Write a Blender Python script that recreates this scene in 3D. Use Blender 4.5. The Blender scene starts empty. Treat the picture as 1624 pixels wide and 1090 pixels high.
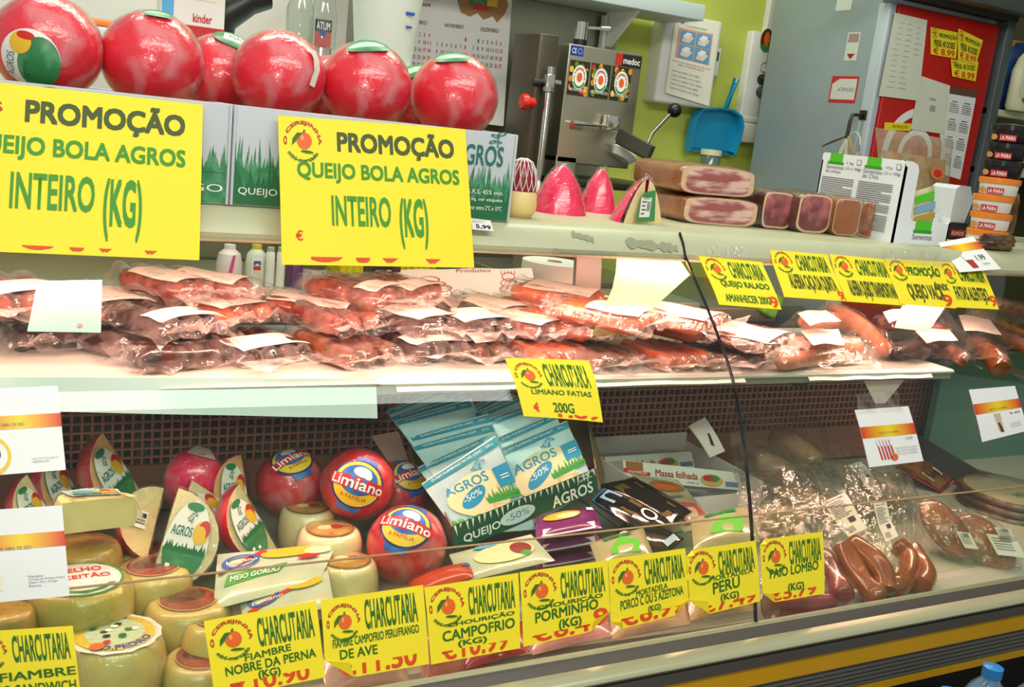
import bpy, bmesh, math, random
from math import sin, cos, pi, radians
from mathutils import Vector, Matrix, Euler, noise
from mathutils.geometry import tessellate_polygon

S = bpy.context.scene
COL = S.collection
RNG = random.Random(7)

# ---------------------------------------------------------------- camera
FOC = 1580.0
CAM = Vector((0.0, -1.41428, 1.44046))
YAW, PITCH, ROLL = 0.495755, 0.216145, 0.112262
FW = Vector((sin(YAW) * cos(PITCH), cos(YAW) * cos(PITCH), -sin(PITCH)))
_r = Vector((cos(YAW), -sin(YAW), 0))
_u = _r.cross(FW)
RT = _r * cos(ROLL) + _u * sin(ROLL)
UP = _u * cos(ROLL) - _r * sin(ROLL)
cd = bpy.data.cameras.new('camera')
cd.sensor_fit = 'HORIZONTAL'
cd.sensor_width = 36
cd.lens = 36 * FOC / 1624
cd.clip_start = 0.02
cam = bpy.data.objects.new('camera', cd)
COL.objects.link(cam)
cam.matrix_world = Matrix(((RT.x, UP.x, -FW.x, CAM.x), (RT.y, UP.y, -FW.y, CAM.y), (RT.z, UP.z, -FW.z, CAM.z), (0, 0, 0, 1)))
S.camera = cam

# ---------------------------------------------------------------- view, world, lights
S.view_settings.view_transform = 'Standard'
S.view_settings.look = 'None'
S.view_settings.gamma = 1.0
S.view_settings.exposure = 0.0
S.view_settings.use_curve_mapping = False
S.cycles.transparent_max_bounces = 40
S.cycles.max_bounces = 8
w = bpy.data.worlds.new('world')
S.world = w
w.use_nodes = True
w.node_tree.nodes['Background'].inputs[0].default_value = (0.86, 0.9, 0.86, 1)
w.node_tree.nodes['Background'].inputs[1].default_value = 0.46


def area(name, loc, target, sx, sy, power, col, spread=None):
    l = bpy.data.lights.new(name, 'AREA')
    l.shape = 'RECTANGLE'
    l.size, l.size_y = sx, sy
    l.energy = power
    l.color = col
    o = bpy.data.objects.new(name, l)
    COL.objects.link(o)
    o.location = loc
    o.rotation_euler = (Vector(target) - Vector(loc)).to_track_quat('-Z', 'Y').to_euler()
    return o


# shop ceiling fluorescents over the customer aisle and over the staff aisle, camera flash, pink display-case tube
area('ceiling_light_customer', (0.5, -1.6, 2.8), (0.6, 0.0, 1.0), 2.8, 0.4, 38, (1.0, 1.0, 0.9))
area('ceiling_light_staff', (0.9, 0.75, 2.8), (0.9, 0.85, 0), 2.2, 0.3, 30, (0.97, 1.0, 0.82))
fl = bpy.data.lights.new('camera_flash', 'SPOT')
fl.energy = 16
fl.spot_size = radians(75)
fl.spot_blend = 0.6
fl.shadow_soft_size = 0.03
fl.color = (1.0, 0.98, 0.92)
flo = bpy.data.objects.new('camera_flash', fl)
COL.objects.link(flo)
flo.location = CAM + UP * 0.1 - RT * 0.05
flo.rotation_euler = FW.to_track_quat('-Z', 'Y').to_euler()
area('case_tube_light', (0.75, 0.03, 1.238), (0.75, 0.10, 0.9), 2.7, 0.02, 20, (1.0, 0.52, 0.44))


# ---------------------------------------------------------------- helpers: pixels of the photograph to places
def at(px, py, y=None, z=None, x=None):
    d = FW * FOC + RT * (px - 812) - UP * (py - 545)
    if y is not None:
        t = (y - CAM.y) / d.y
    elif z is not None:
        t = (z - CAM.z) / d.z
    else:
        t = (x - CAM.x) / d.x
    return CAM + d * t


GP = [(0.03, 1.30), (0.0, 1.280), (-.018, 1.261), (-.037, 1.242), (-.086, 1.201), (-.148, 1.139), (-.204, 1.079), (-.247, .997), (-.283, .914), (-.322, .803), (-.351, .703), (-.38, .6)]


def gy(z):
    for (y0, z0), (y1, z1) in zip(GP, GP[1:]):
        if z >= z1:
            return y0 + (y1 - y0) * (z0 - z) / (z0 - z1)
    return GP[-1][0]


def gl(px, py):
    d = FW * FOC + RT * (px - 812) - UP * (py - 545)
    a, b = 0.3 / FOC, 5.0 / FOC
    for i in range(50):
        m = (a + b) / 2
        P = CAM + d * m
        if P.y > gy(P.z):
            b = m
        else:
            a = m
    return CAM + d * a


# ---------------------------------------------------------------- materials
def lin(h):
    h = h.lstrip('#')
    c = [int(h[i:i + 2], 16) / 255 for i in (0, 2, 4)]
    return tuple(x / 12.92 if x <= 0.04045 else ((x + 0.055) / 1.055) ** 2.4 for x in c) + (1,)


MATS = {}


def M(name, col='#808080', rough=0.5, metal=0.0, col2=None, scale=20, lo=0.4, hi=0.65, bump=0.0, bscale=60, coat=0.0, spec=0.5, emit=0, sss=0.0, detail=3, stretch=None):
    if name in MATS:
        return MATS[name]
    m = bpy.data.materials.new(name)
    MATS[name] = m
    m.use_nodes = True
    nt = m.node_tree
    b = nt.nodes['Principled BSDF']
    b.inputs['Base Color'].default_value = lin(col)
    b.inputs['Roughness'].default_value = rough
    b.inputs['Metallic'].default_value = metal
    b.inputs['Coat Weight'].default_value = coat
    b.inputs['Coat Roughness'].default_value = 0.08
    b.inputs['Specular IOR Level'].default_value = spec
    if sss:
        b.inputs['Subsurface Weight'].default_value = sss
        b.inputs['Subsurface Radius'].default_value = (0.02, 0.01, 0.005)
        b.inputs['Subsurface Scale'].default_value = 0.3
    if emit:
        b.inputs['Emission Color'].default_value = lin(col)
        b.inputs['Emission Strength'].default_value = emit
    tc = None
    if col2 or bump:
        tc = nt.nodes.new('ShaderNodeTexCoord')
        mp = nt.nodes.new('ShaderNodeMapping')
        if stretch:
            mp.inputs['Scale'].default_value = stretch
        nt.links.new(tc.outputs['Object'], mp.inputs['Vector'])
    if col2:
        n = nt.nodes.new('ShaderNodeTexNoise')
        n.inputs['Scale'].default_value = scale
        n.inputs['Detail'].default_value = detail
        r = nt.nodes.new('ShaderNodeValToRGB')
        r.color_ramp.elements[0].position = lo
        r.color_ramp.elements[1].position = hi
        r.color_ramp.elements[0].color = lin(col)
        r.color_ramp.elements[1].color = lin(col2)
        nt.links.new(mp.outputs[0], n.inputs['Vector'])
        nt.links.new(n.outputs['Fac'], r.inputs[0])
        nt.links.new(r.outputs[0], b.inputs['Base Color'])
        if emit:
            nt.links.new(r.outputs[0], b.inputs['Emission Color'])
    if bump:
        n = nt.nodes.new('ShaderNodeTexNoise')
        n.inputs['Scale'].default_value = bscale
        n.inputs['Detail'].default_value = 3
        bp = nt.nodes.new('ShaderNodeBump')
        bp.inputs['Strength'].default_value = bump
        bp.inputs['Distance'].default_value = 0.01
        nt.links.new(mp.outputs[0], n.inputs['Vector'])
        nt.links.new(n.outputs['Fac'], bp.inputs['Height'])
        nt.links.new(bp.outputs[0], b.inputs['Normal'])
    return m


def schlick(nt, nrm=None, f0=.03, f1=.8):
    lw = nt.nodes.new('ShaderNodeLayerWeight')
    lw.inputs['Blend'].default_value = 0.5
    if nrm:
        nt.links.new(nrm, lw.inputs['Normal'])
    pw = nt.nodes.new('ShaderNodeMath')
    pw.operation = 'POWER'
    pw.inputs[1].default_value = 4.0
    nt.links.new(lw.outputs['Facing'], pw.inputs[0])
    ma = nt.nodes.new('ShaderNodeMath')
    ma.operation = 'MULTIPLY_ADD'
    ma.inputs[1].default_value = f1
    ma.inputs[2].default_value = f0
    nt.links.new(pw.outputs[0], ma.inputs[0])
    return ma


def film(name, tint='#ffffff', haze0=0.02, haze1=0.25, gloss=0.06, rough=0.12, scale=14, bscale=30, bump=0.8, body='#f4eeee', lo=0.45, hi=0.7):
    """thin clear plastic: lets light through, shines, carries a milky haze in patches"""
    if name in MATS:
        return MATS[name]
    m = bpy.data.materials.new(name)
    MATS[name] = m
    m.use_nodes = True
    nt = m.node_tree
    nt.nodes.remove(nt.nodes['Principled BSDF'])
    N = nt.nodes.new
    L = nt.links.new
    tc = N('ShaderNodeTexCoord')
    n1 = N('ShaderNodeTexNoise')
    n1.inputs['Scale'].default_value = scale
    n1.inputs['Detail'].default_value = 5
    n1.inputs['Distortion'].default_value = 1.5
    L(tc.outputs['Object'], n1.inputs['Vector'])
    mr = N('ShaderNodeMapRange')
    mr.inputs[1].default_value, mr.inputs[2].default_value, mr.inputs[3].default_value, mr.inputs[4].default_value = lo, hi, haze0, haze1
    L(n1.outputs['Fac'], mr.inputs[0])
    n2 = N('ShaderNodeTexNoise')
    n2.inputs['Scale'].default_value = bscale
    n2.inputs['Detail'].default_value = 2
    L(tc.outputs['Object'], n2.inputs['Vector'])
    bp = N('ShaderNodeBump')
    bp.inputs['Strength'].default_value = bump
    bp.inputs['Distance'].default_value = 0.004
    L(n2.outputs['Fac'], bp.inputs['Height'])
    tr = N('ShaderNodeBsdfTransparent')
    tr.inputs[0].default_value = lin(tint)
    df = N('ShaderNodeBsdfDiffuse')
    df.inputs[0].default_value = lin(body)
    tl = N('ShaderNodeBsdfTranslucent')
    tl.inputs[0].default_value = lin(body)
    mxd = N('ShaderNodeMixShader')
    mxd.inputs[0].default_value = 0.35
    L(df.outputs[0], mxd.inputs[1])
    L(tl.outputs[0], mxd.inputs[2])
    mx = N('ShaderNodeMixShader')
    L(mr.outputs[0], mx.inputs[0])
    L(tr.outputs[0], mx.inputs[1])
    L(mxd.outputs[0], mx.inputs[2])
    gs = N('ShaderNodeBsdfGlossy')
    gs.inputs['Roughness'].default_value = rough
    L(bp.outputs[0], gs.inputs['Normal'])
    fr = schlick(nt, bp.outputs[0])
    ad = N('ShaderNodeMath')
    ad.operation = 'ADD'
    ad.use_clamp = True
    ad.inputs[1].default_value = gloss
    L(fr.outputs[0], ad.inputs[0])
    m2 = N('ShaderNodeMixShader')
    L(ad.outputs[0], m2.inputs[0])
    L(mx.outputs[0], m2.inputs[1])
    L(gs.outputs[0], m2.inputs[2])
    L(m2.outputs[0], nt.nodes['Material Output'].inputs['Surface'])
    return m


def glass(name, tint='#f4fbf6', gloss=0.0, rough=0.0):
    if name in MATS:
        return MATS[name]
    m = bpy.data.materials.new(name)
    MATS[name] = m
    m.use_nodes = True
    nt = m.node_tree
    nt.nodes.remove(nt.nodes['Principled BSDF'])
    tr = nt.nodes.new('ShaderNodeBsdfTransparent')
    tr.inputs[0].default_value = lin(tint)
    gs = nt.nodes.new('ShaderNodeBsdfGlossy')
    gs.inputs['Roughness'].default_value = rough
    fr = schlick(nt, None, .022, .55)
    mx = nt.nodes.new('ShaderNodeMixShader')
    nt.links.new(fr.outputs[0], mx.inputs[0])
    nt.links.new(tr.outputs[0], mx.inputs[1])
    nt.links.new(gs.outputs[0], mx.inputs[2])
    nt.links.new(mx.outputs[0], nt.nodes['Material Output'].inputs['Surface'])
    return m


def band_mat():
    """printed band running red - yellow - red along the card"""
    m = bpy.data.materials.new('printed_gradient_band')
    m.use_nodes = True
    nt = m.node_tree
    b = nt.nodes['Principled BSDF']
    a = nt.nodes.new('ShaderNodeAttribute')
    a.attribute_name = 'along'
    r = nt.nodes.new('ShaderNodeValToRGB')
    e = r.color_ramp.elements
    e[0].color = lin('#d8261a')
    e[1].color = lin('#d8261a')
    k = e.new(0.5)
    k.color = lin('#f4d21e')
    nt.links.new(a.outputs['Fac'], r.inputs[0])
    nt.links.new(r.outputs[0], b.inputs['Base Color'])
    b.inputs['Roughness'].default_value = 0.4
    return m


# ---------------------------------------------------------------- mesh builder
MW = {}


class Geo:
    def __init__(s):
        s.v, s.f, s.m, s.sm = [], [], [], []

    def add(s, vs, fs, mi=0, sm=True):
        k = len(s.v)
        s.v += [Vector(p) for p in vs]
        for f in fs:
            s.f.append([i + k for i in f])
            s.m.append(mi)
            s.sm.append(sm)
        return s

    def box(s, c, d, mi=0, R=None, r=0.0):
        c = Vector(c)
        R = R or Matrix.Identity(3)
        if r:
            bm = bmesh.new()
            bmesh.ops.create_cube(bm, size=1)
            for v in bm.verts:
                v.co = Vector((v.co.x * d[0], v.co.y * d[1], v.co.z * d[2]))
            bmesh.ops.bevel(bm, geom=bm.edges[:], offset=r, segments=3, affect='EDGES', profile=0.5)
            bm.verts.index_update()
            s.add([c + R @ v.co for v in bm.verts], [[v.index for v in f.verts] for f in bm.faces], mi)
            bm.free()
            return s
        P = [c + R @ Vector((x * d[0] / 2, y * d[1] / 2, z * d[2] / 2)) for z in (-1, 1) for y in (-1, 1) for x in (-1, 1)]
        return s.hexa(P, mi)

    def hexa(s, P, mi=0):
        return s.add(P, [(0, 2, 3, 1), (4, 5, 7, 6), (0, 1, 5, 4), (2, 6, 7, 3), (0, 4, 6, 2), (1, 3, 7, 5)], mi, False)

    def lathe(s, prof, seg=32, X=None, mi=0, a0=0.0, a1=2 * pi):
        X = X or Matrix.Identity(4)
        full = abs(a1 - a0 - 2 * pi) < 1e-6
        n = seg if full else seg + 1
        vs = [X @ Vector((r * cos(a0 + (a1 - a0) * i / seg), r * sin(a0 + (a1 - a0) * i / seg), z)) for (r, z) in prof for i in range(n)]
        fs = []
        for j in range(len(prof) - 1):
            for i in range(seg):
                i2 = (i + 1) % n
                a, b, c, d = j * n + i, j * n + i2, (j + 1) * n + i2, (j + 1) * n + i
                if prof[j][0] < 1e-7:
                    fs.append((a, c, d))
                elif prof[j + 1][0] < 1e-7:
                    fs.append((a, b, d))
                else:
                    fs.append((a, b, c, d))
        return s.add(vs, fs, mi)

    def tube(s, pts, rad, seg=12, mi=0, caps=True, flat=1.0):
        pts = [Vector(p) for p in pts]
        if not hasattr(rad, '__len__'):
            rad = [rad] * len(pts)
        vs, fs = [], []
        up = Vector((0, 0, 1))
        for i, p in enumerate(pts):
            t = (pts[min(i + 1, len(pts) - 1)] - pts[max(i - 1, 0)]).normalized()
            a = t.cross(up)
            if a.length < 1e-3:
                a = t.cross(Vector((1, 0, 0)))
            a.normalize()
            b = a.cross(t).normalized()
            vs += [p + (a * cos(2 * pi * k / seg) + b * sin(2 * pi * k / seg) * flat) * rad[i] for k in range(seg)]
        for i in range(len(pts) - 1):
            for k in range(seg):
                fs.append((i * seg + k, i * seg + (k + 1) % seg, (i + 1) * seg + (k + 1) % seg, (i + 1) * seg + k))
        if caps:
            fs.append(tuple(reversed(range(seg))))
            fs.append(tuple(range((len(pts) - 1) * seg, len(pts) * seg)))
        return s.add(vs, fs, mi)

    def grid(s, nx, ny, fn, mi=0, sm=True):
        vs = [fn(i / nx, j / ny) for j in range(ny + 1) for i in range(nx + 1)]
        fs = [(j * (nx + 1) + i, j * (nx + 1) + i + 1, (j + 1) * (nx + 1) + i + 1, (j + 1) * (nx + 1) + i) for j in range(ny) for i in range(nx)]
        return s.add(vs, fs, mi, sm)

    def extrude(s, prof, x0, x1, mi=0, closed=True, sm=True):
        """profile [(y,z)] swept along x"""
        n = len(prof)
        vs = [(x0, y, z) for y, z in prof] + [(x1, y, z) for y, z in prof]
        fs = [(i, (i + 1) % n, n + (i + 1) % n, n + i) for i in range(n if closed else n - 1)]
        s.add(vs, fs, mi, sm)
        if closed:
            tr = tessellate_polygon([[Vector((0, y, z)) for y, z in prof]])
            s.add(vs, [t for t in tr] + [[i + n for i in reversed(t)] for t in tr], mi, False)
        return s

    def prism(s, poly, fn, d, mi=0):
        """2-D outline, fn(a,b,t)->point, thickness d"""
        n = len(poly)
        vs = [fn(a, b, 0) for a, b in poly] + [fn(a, b, d) for a, b in poly]
        tr = tessellate_polygon([[Vector((a, b, 0)) for a, b in poly]])
        s.add(vs, [tuple(t) for t in tr] + [tuple(i + n for i in reversed(t)) for t in tr] + [(i, (i + 1) % n, n + (i + 1) % n, n + i) for i in range(n)], mi, False)
        return s

    def build(s, name, mats, parent=None, local=False, sharp=35):
        if not isinstance(mats, (list, tuple)):
            mats = [mats]
        vs = s.v
        me = bpy.data.meshes.new(name)
        o = bpy.data.objects.new(name, me)
        COL.objects.link(o)
        if parent is not None:
            X = MW.get(parent.name, Matrix.Identity(4))
            if not local:
                I = X.inverted()
                vs = [I @ p for p in vs]
            o.parent = parent
            MW[o.name] = X
        else:
            if vs and not local:
                c = Vector(((min(p.x for p in vs) + max(p.x for p in vs)) / 2, (min(p.y for p in vs) + max(p.y for p in vs)) / 2, min(p.z for p in vs)))
                vs = [p - c for p in vs]
                o.location = c
                MW[o.name] = Matrix.Translation(c)
        me.from_pydata([tuple(p) for p in vs], [], s.f)
        for m in mats:
            me.materials.append(m)
        me.polygons.foreach_set('material_index', s.m)
        me.polygons.foreach_set('use_smooth', s.sm)
        me.update()
        if sharp:
            me.set_sharp_from_angle(angle=radians(sharp))
        return o


def tag(o, label, cat, group=None, kind=None):
    o['label'] = label
    o['category'] = cat
    if group:
        o['group'] = group
    if kind:
        o['kind'] = kind
    return o


def thing(name, label, cat, loc=(0, 0, 0), rot=(0, 0, 0), group=None):
    o = bpy.data.objects.new(name, None)
    o.empty_display_size = 0.05
    COL.objects.link(o)
    o.location = loc
    o.rotation_euler = rot
    MW[o.name] = Matrix.Translation(Vector(loc)) @ Euler(rot).to_matrix().to_4x4()
    return tag(o, label, cat, group)


def struct(name, g, mats, sharp=35):
    o = g.build(name, mats, sharp=sharp)
    o['kind'] = 'structure'
    return o


# ---------------------------------------------------------------- flat graphics (lettering, printed art)
_tc = {}


def text2d(t, off=0.0):
    k = (t, off)
    if k not in _tc:
        c = bpy.data.curves.new('t', 'FONT')
        c.body = t
        c.fill_mode = 'FRONT'
        c.offset = off
        c.resolution_u = 3
        o = bpy.data.objects.new('t', c)
        COL.objects.link(o)
        dg = bpy.context.evaluated_depsgraph_get()
        me = bpy.data.meshes.new_from_object(o.evaluated_get(dg))
        vs = [(v.co.x, v.co.y) for v in me.vertices]
        fs = [tuple(p.vertices) for p in me.polygons]
        bpy.data.objects.remove(o)
        bpy.data.curves.remove(c)
        bpy.data.meshes.remove(me)
        x0, x1 = min(v[0] for v in vs), max(v[0] for v in vs)
        y0, y1 = min(v[1] for v in vs), max(v[1] for v in vs)
        _tc[k] = ([((x - x0) / max(x1 - x0, 1e-6), (y - y0) / max(y1 - y0, 1e-6)) for x, y in vs], fs, (x1 - x0) / max(y1 - y0, 1e-6))
    return _tc[k]


def embolden(vs, bx, by):
    return [[(x * (1 - 2 * bx) + bx + dx * bx, y * (1 - 2 * by) + by + dy * by) for x, y in vs] for dx, dy in ((-1, -1), (1, -1), (-1, 1), (1, 1))]


class G2:
    def __init__(s):
        s.items = []

    def raw(s, vs, fs, mat, lay=None):
        s.items.append((vs, fs, mat, lay))
        return s

    def text(s, t, u0, v0, u1, v1, mat, off=0.012, slope=0.0, clip=None, vert=False):
        vs, fs, a = text2d(t, 0.0)
        if off > .015:
            b = 0.022 * min(off / .024, 2.0)
            for w_ in embolden(vs, b / max(a, .3), b):
                s._text(w_, fs, u0, v0, u1, v1, mat, slope, clip, vert)
            return s
        return s._text(vs, fs, u0, v0, u1, v1, mat, slope, clip, vert)

    def _text(s, vs, fs, u0, v0, u1, v1, mat, slope, clip, vert):
        if vert:
            out = [(u1 - y * (u1 - u0), v0 + x * (v1 - v0)) for x, y in vs]
        else:
            out = [(u0 + x * (u1 - u0), v0 + y * (v1 - v0) + slope * x) for x, y in vs]
        if clip:
            bm = bmesh.new()
            bv = [bm.verts.new((x, y, 0)) for x, y in out]
            for f in fs:
                try:
                    bm.faces.new([bv[i] for i in f])
                except ValueError:
                    pass
            for co, no in clip:
                bmesh.ops.bisect_plane(bm, geom=bm.verts[:] + bm.edges[:] + bm.faces[:], plane_co=(co[0], co[1], 0), plane_no=(no[0], no[1], 0), clear_outer=True)
            bm.verts.index_update()
            out = [(v.co.x, v.co.y) for v in bm.verts]
            fs = [tuple(v.index for v in f.verts) for f in bm.faces]
            bm.free()
        return s.raw(out, fs, mat)

    def rect(s, u0, v0, u1, v1, mat, n=1, m=1):
        vs = [(u0 + (u1 - u0) * i / n, v0 + (v1 - v0) * j / m) for j in range(m + 1) for i in range(n + 1)]
        fs = [(j * (n + 1) + i, j * (n + 1) + i + 1, (j + 1) * (n + 1) + i + 1, (j + 1) * (n + 1) + i) for j in range(m) for i in range(n)]
        return s.raw(vs, fs, mat)

    def ell(s, cu, cv, ru, rv, mat, rot=0.0, seg=28, rings=3, inner=0.0, a0=0.0, a1=2 * pi):
        vs, fs = [], []
        n = seg + 1
        for k in range(rings + 1):
            q = inner + (1 - inner) * k / rings
            for i in range(n):
                a = a0 + (a1 - a0) * i / seg
                x, y = q * ru * cos(a), q * rv * sin(a)
                vs.append((cu + x * cos(rot) - y * sin(rot), cv + x * sin(rot) + y * cos(rot)))
        for k in range(rings):
            for i in range(seg):
                fs.append((k * n + i, k * n + i + 1, (k + 1) * n + i + 1, (k + 1) * n + i))
        return s.raw(vs, fs, mat)

    def poly(s, pts, mat):
        tr = tessellate_polygon([[Vector((a, b, 0)) for a, b in pts]])
        return s.raw(list(pts), [tuple(t) for t in tr], mat)

    def arc(s, t, cu, cv, ru, rv, a0, a1, h, mat, wch=0.8, flip=False, off=0.02):
        """the whole word bent round an arc"""
        vs0, fs, asp = text2d(t, 0.0)
        for vs in embolden(vs0, .006, .06):
            out = []
            for x, y in vs:
                aa = a0 + (a1 - a0) * x
                rr = 1 + (y - 0.5) * h * (-1 if flip else 1)
                out.append((cu + ru * rr * cos(aa), cv + rv * rr * sin(aa)))
            s.raw(out, fs, mat)
        return s

    def sub(s, g, u0, v0, u1, v1):
        for vs, fs, m, l in g.items:
            s.raw([(u0 + x * (u1 - u0), v0 + y * (v1 - v0)) for x, y in vs], fs, m)
        return s

    def blades(s, u0, u1, v0, vb, vt, n, mat, seed=1, lean=0.6):
        """a row of grass: solid strip v0..vb with blades up to about vt"""
        r = random.Random(seed)
        s.rect(u0, v0, u1, vb, mat, 4, 1)
        w = (u1 - u0) / n
        for i in range(n):
            a = u0 + w * i
            tip = a + w * 0.5 + r.uniform(-lean, lean) * w
            s.poly([(a - w * .3, vb), (a + w * 1.2, vb), (min(max(tip, u0), u1), vb + (vt - vb) * r.uniform(.35, 1))], mat)
        return s

    def put(s, name, parent, fn, base=0.0006, step=0.00025, local=False):
        g = Geo()
        mats = []
        lay = 0
        for i, (vs, fs, m, l) in enumerate(s.items):
            if m not in mats:
                mats.append(m)
            if i and m is not s.items[i - 1][2]:
                lay += 1
            o = base + min(step, .003 / max(1, len(s.items))) * lay + min(1.6e-5, .0012 / max(1, len(s.items))) * i
            g.add([fn(x, y, o) for x, y in vs], fs, mats.index(m), True)
        return g.build(name, mats, parent, local=local, sharp=0)


class Quad:
    """a bilinear patch through four corners (top-left, top-right, bottom-right, bottom-left)"""

    def __init__(s, tl, tr, br, bl, glassy=False, bend=0.0, off=0.004):
        s.c = [Vector(p) for p in (tl, tr, br, bl)]
        tl, tr, br, bl = s.c
        s.n = ((tr + br - tl - bl).cross(tl + tr - bl - br)).normalized()
        s.g, s.b, s.off = glassy, bend, off
        s.w = ((tr - tl).length + (br - bl).length) / 2
        s.h = ((tl - bl).length + (tr - br).length) / 2

    def __call__(s, u, v, o=0.0):
        tl, tr, br, bl = s.c
        p = (bl * (1 - u) + br * u) * (1 - v) + (tl * (1 - u) + tr * u) * v
        if s.g:
            p = Vector((p.x, gy(p.z) - s.off, p.z))
        if s.b:
            p = p + s.n * (s.b * (sin(pi * u) * .6 + sin(2.5 * v + 1) * .4))
        return p + s.n * o


def quad_px(px, ys, **k):
    """corners by pixel with a depth for each"""
    return Quad(*[at(p[0], p[1], y=y) for p, y in zip(px, ys)], **k)


def nz(p, f, s=0):
    return noise.noise(Vector(p) * f + Vector((s * 7.3, s * 3.1, s * 5.7)))

# ================================================================ materials in use
m_cream = M('cream_painted_metal', '#cfcfae', 0.42, col2='#c6c7a4', scale=6)
m_lip = M('cream_moulding', '#bdbe9c', 0.35, col2='#b0b28f', scale=9, lo=.5, hi=.8)
m_steel = M('brushed_stainless_steel', '#9a9a86', 0.3, 0.9, col2='#85866f', scale=5, lo=.35, hi=.65)
m_steel2 = M('polished_steel', '#d8d8d0', 0.15, 1.0)
m_dark = M('dark_grey_plastic', '#2b2a28', 0.5)
m_black = M('black_plastic', '#0d0d0d', 0.35)
m_rail = M('grey_metal_rail', '#55504a', 0.45, 0.2)
m_bump = M('pale_metal_bumper', '#b9b795', 0.3, 0.3)
m_yel = M('yellow_case_panel', '#cf9a10', 0.45, col2='#bf8c0c', scale=4)
m_grey = M('ridged_grey_metal', '#6d6a63', 0.45, 0.3)
m_glass = glass('clear_case_glass')
m_edge = M('glass_edge', '#0f1512', 0.15, spec=0.8)
m_white = M('white_paper', '#eeeeea', 0.7)
m_whitep = M('white_plastic', '#e6e6e0', 0.4)
m_cyanp = M('cool_white_paper', '#dcecee', 0.65)
m_green_wall = M('lime_green_paint', '#c0cb5c', 0.7, col2='#b8c452', scale=3)
m_paperY = M('yellow_paper', '#f6e024', 0.6)
m_tgreen = M('dark_green_ink', '#2f6a18', 0.6)
m_tgreen2 = M('bright_green_ink', '#3f8f1e', 0.6)
m_tolive = M('olive_ink', '#42501a', 0.6)
m_torange = M('orange_red_ink', '#dd4a17', 0.6)
m_tred = M('brown_red_ink', '#b4491d', 0.6)
m_tblack = M('black_ink', '#1b1b1b', 0.6)
m_tgrey = M('grey_ink', '#6b6b6b', 0.6)
m_cherry = M('orange_print', '#e5641c', 0.6)

# ================================================================ setting
g = Geo().grid(1, 1, lambda u, v: Vector((-2.5 + 7.5 * u, -3 + 5.2 * v, 0)))
struct('floor', g, M('floor_tiles', '#4a463e', 0.5, col2='#3c3830', scale=4))
g = Geo().box((2.6, 1.70, 1.4), (5.2, 0.1, 2.8))
struct('wall_back', g, m_green_wall)
g = Geo().box((0.35, 1.63, 1.5), (3.12, 0.03, 1.2))
w_steel = struct('trim_1', g, m_steel)       # stainless sheet lining the wall on the left
w_steel['label'] = 'stainless sheet lining the wall behind the bone saw'
g = Geo().box((4.1, 0.2, 1.4), (0.1, 3.1, 2.8))
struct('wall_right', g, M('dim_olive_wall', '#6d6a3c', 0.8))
g = Geo().box((-.35, 1.605, 1.75), (2.6, 0.012, 1.1))
struct('trim_3', g, M('white_wall_panel', '#d9d6cc', .35, col2='#cfccc0', scale=3))
# flat white electrical trunking up the green wall
a = at(1222, 0, y=1.63)
g = Geo().box((a.x + .02, 1.635, 2.2), (0.05, 0.03, 0.75), r=0.004)
struct('trim_2', g, m_whitep)

# ================================================================ refrigerated display case
case = thing('display_case', 'long refrigerated deli case with curved front glass, cream top lip and yellow front band', 'display case', (0.8, 0, 0))
X0, X1 = -0.75, 3.6
JX = 1.069
g = Geo().extrude([(0.42, 1.287), (0.012, 1.287), (-.004, 1.283), (-.014, 1.273), (-.022, 1.262), (-.027, 1.252), (-.024, 1.243), (-.016, 1.238), (-.009, 1.238), (-.006, 1.257), (0.42, 1.257)], X0, X1)
g.build('top_shelf', m_lip, case)
# worn patches where old stickers were torn off the lip
m_scuff = M('dirty_glue_marks', '#9a9a80', 0.6)
for k, (p0, p1, h) in enumerate([((912, 372), (944, 381), .006), ((995, 385), (1075, 394), .010), ((876, 397), (976, 403), .004)]):
    pts = []
    A, B = at(p0[0], p0[1], y=-.024), at(p1[0], p1[1], y=-.024)
    n = 14
    rr = random.Random(k)
    up_ = [(A.lerp(B, i / n), rr.uniform(.3, 1) * h) for i in range(n + 1)]

    def lipy(z):
        return (-.0285 if z < 1.255 else -.0285 + (z - 1.255) * .62)
    vs = [Vector((p.x, lipy(p.z + q), p.z + q)) for p, q in up_] + [Vector((p.x, lipy(p.z - q), p.z - q)) for p, q in up_]
    gg = Geo().add(vs, [(i, i + 1, n + 2 + i, n + 1 + i) for i in range(n)])
    gg.build('glue_mark', m_scuff, case)


def glass_panel(x0, x1):
    # smooth curve through the measured profile
    zs = [1.247 - (1.247 - .700) * i / 26 for i in range(27)]

    def sm(z):
        return sum(gy(z + d) for d in (-.03, -.015, 0, .015, .03)) / 5 if z < 1.21 else gy(z)
    prof = [(sm(z), z) for z in zs]
    g = Geo()
    n = len(prof)
    vs = []
    for x in (x0, x1):
        vs += [(x, y, z) for y, z in prof] + [(x, y + .005, z - .001) for y, z in prof]
    fs = []
    for i in range(n - 1):
        fs += [(i, i + 1, 2 * n + i + 1, 2 * n + i), (n + i, 3 * n + i, 3 * n + i + 1, n + i + 1)]
    g.add(vs, fs, 0)
    return g, prof


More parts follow.
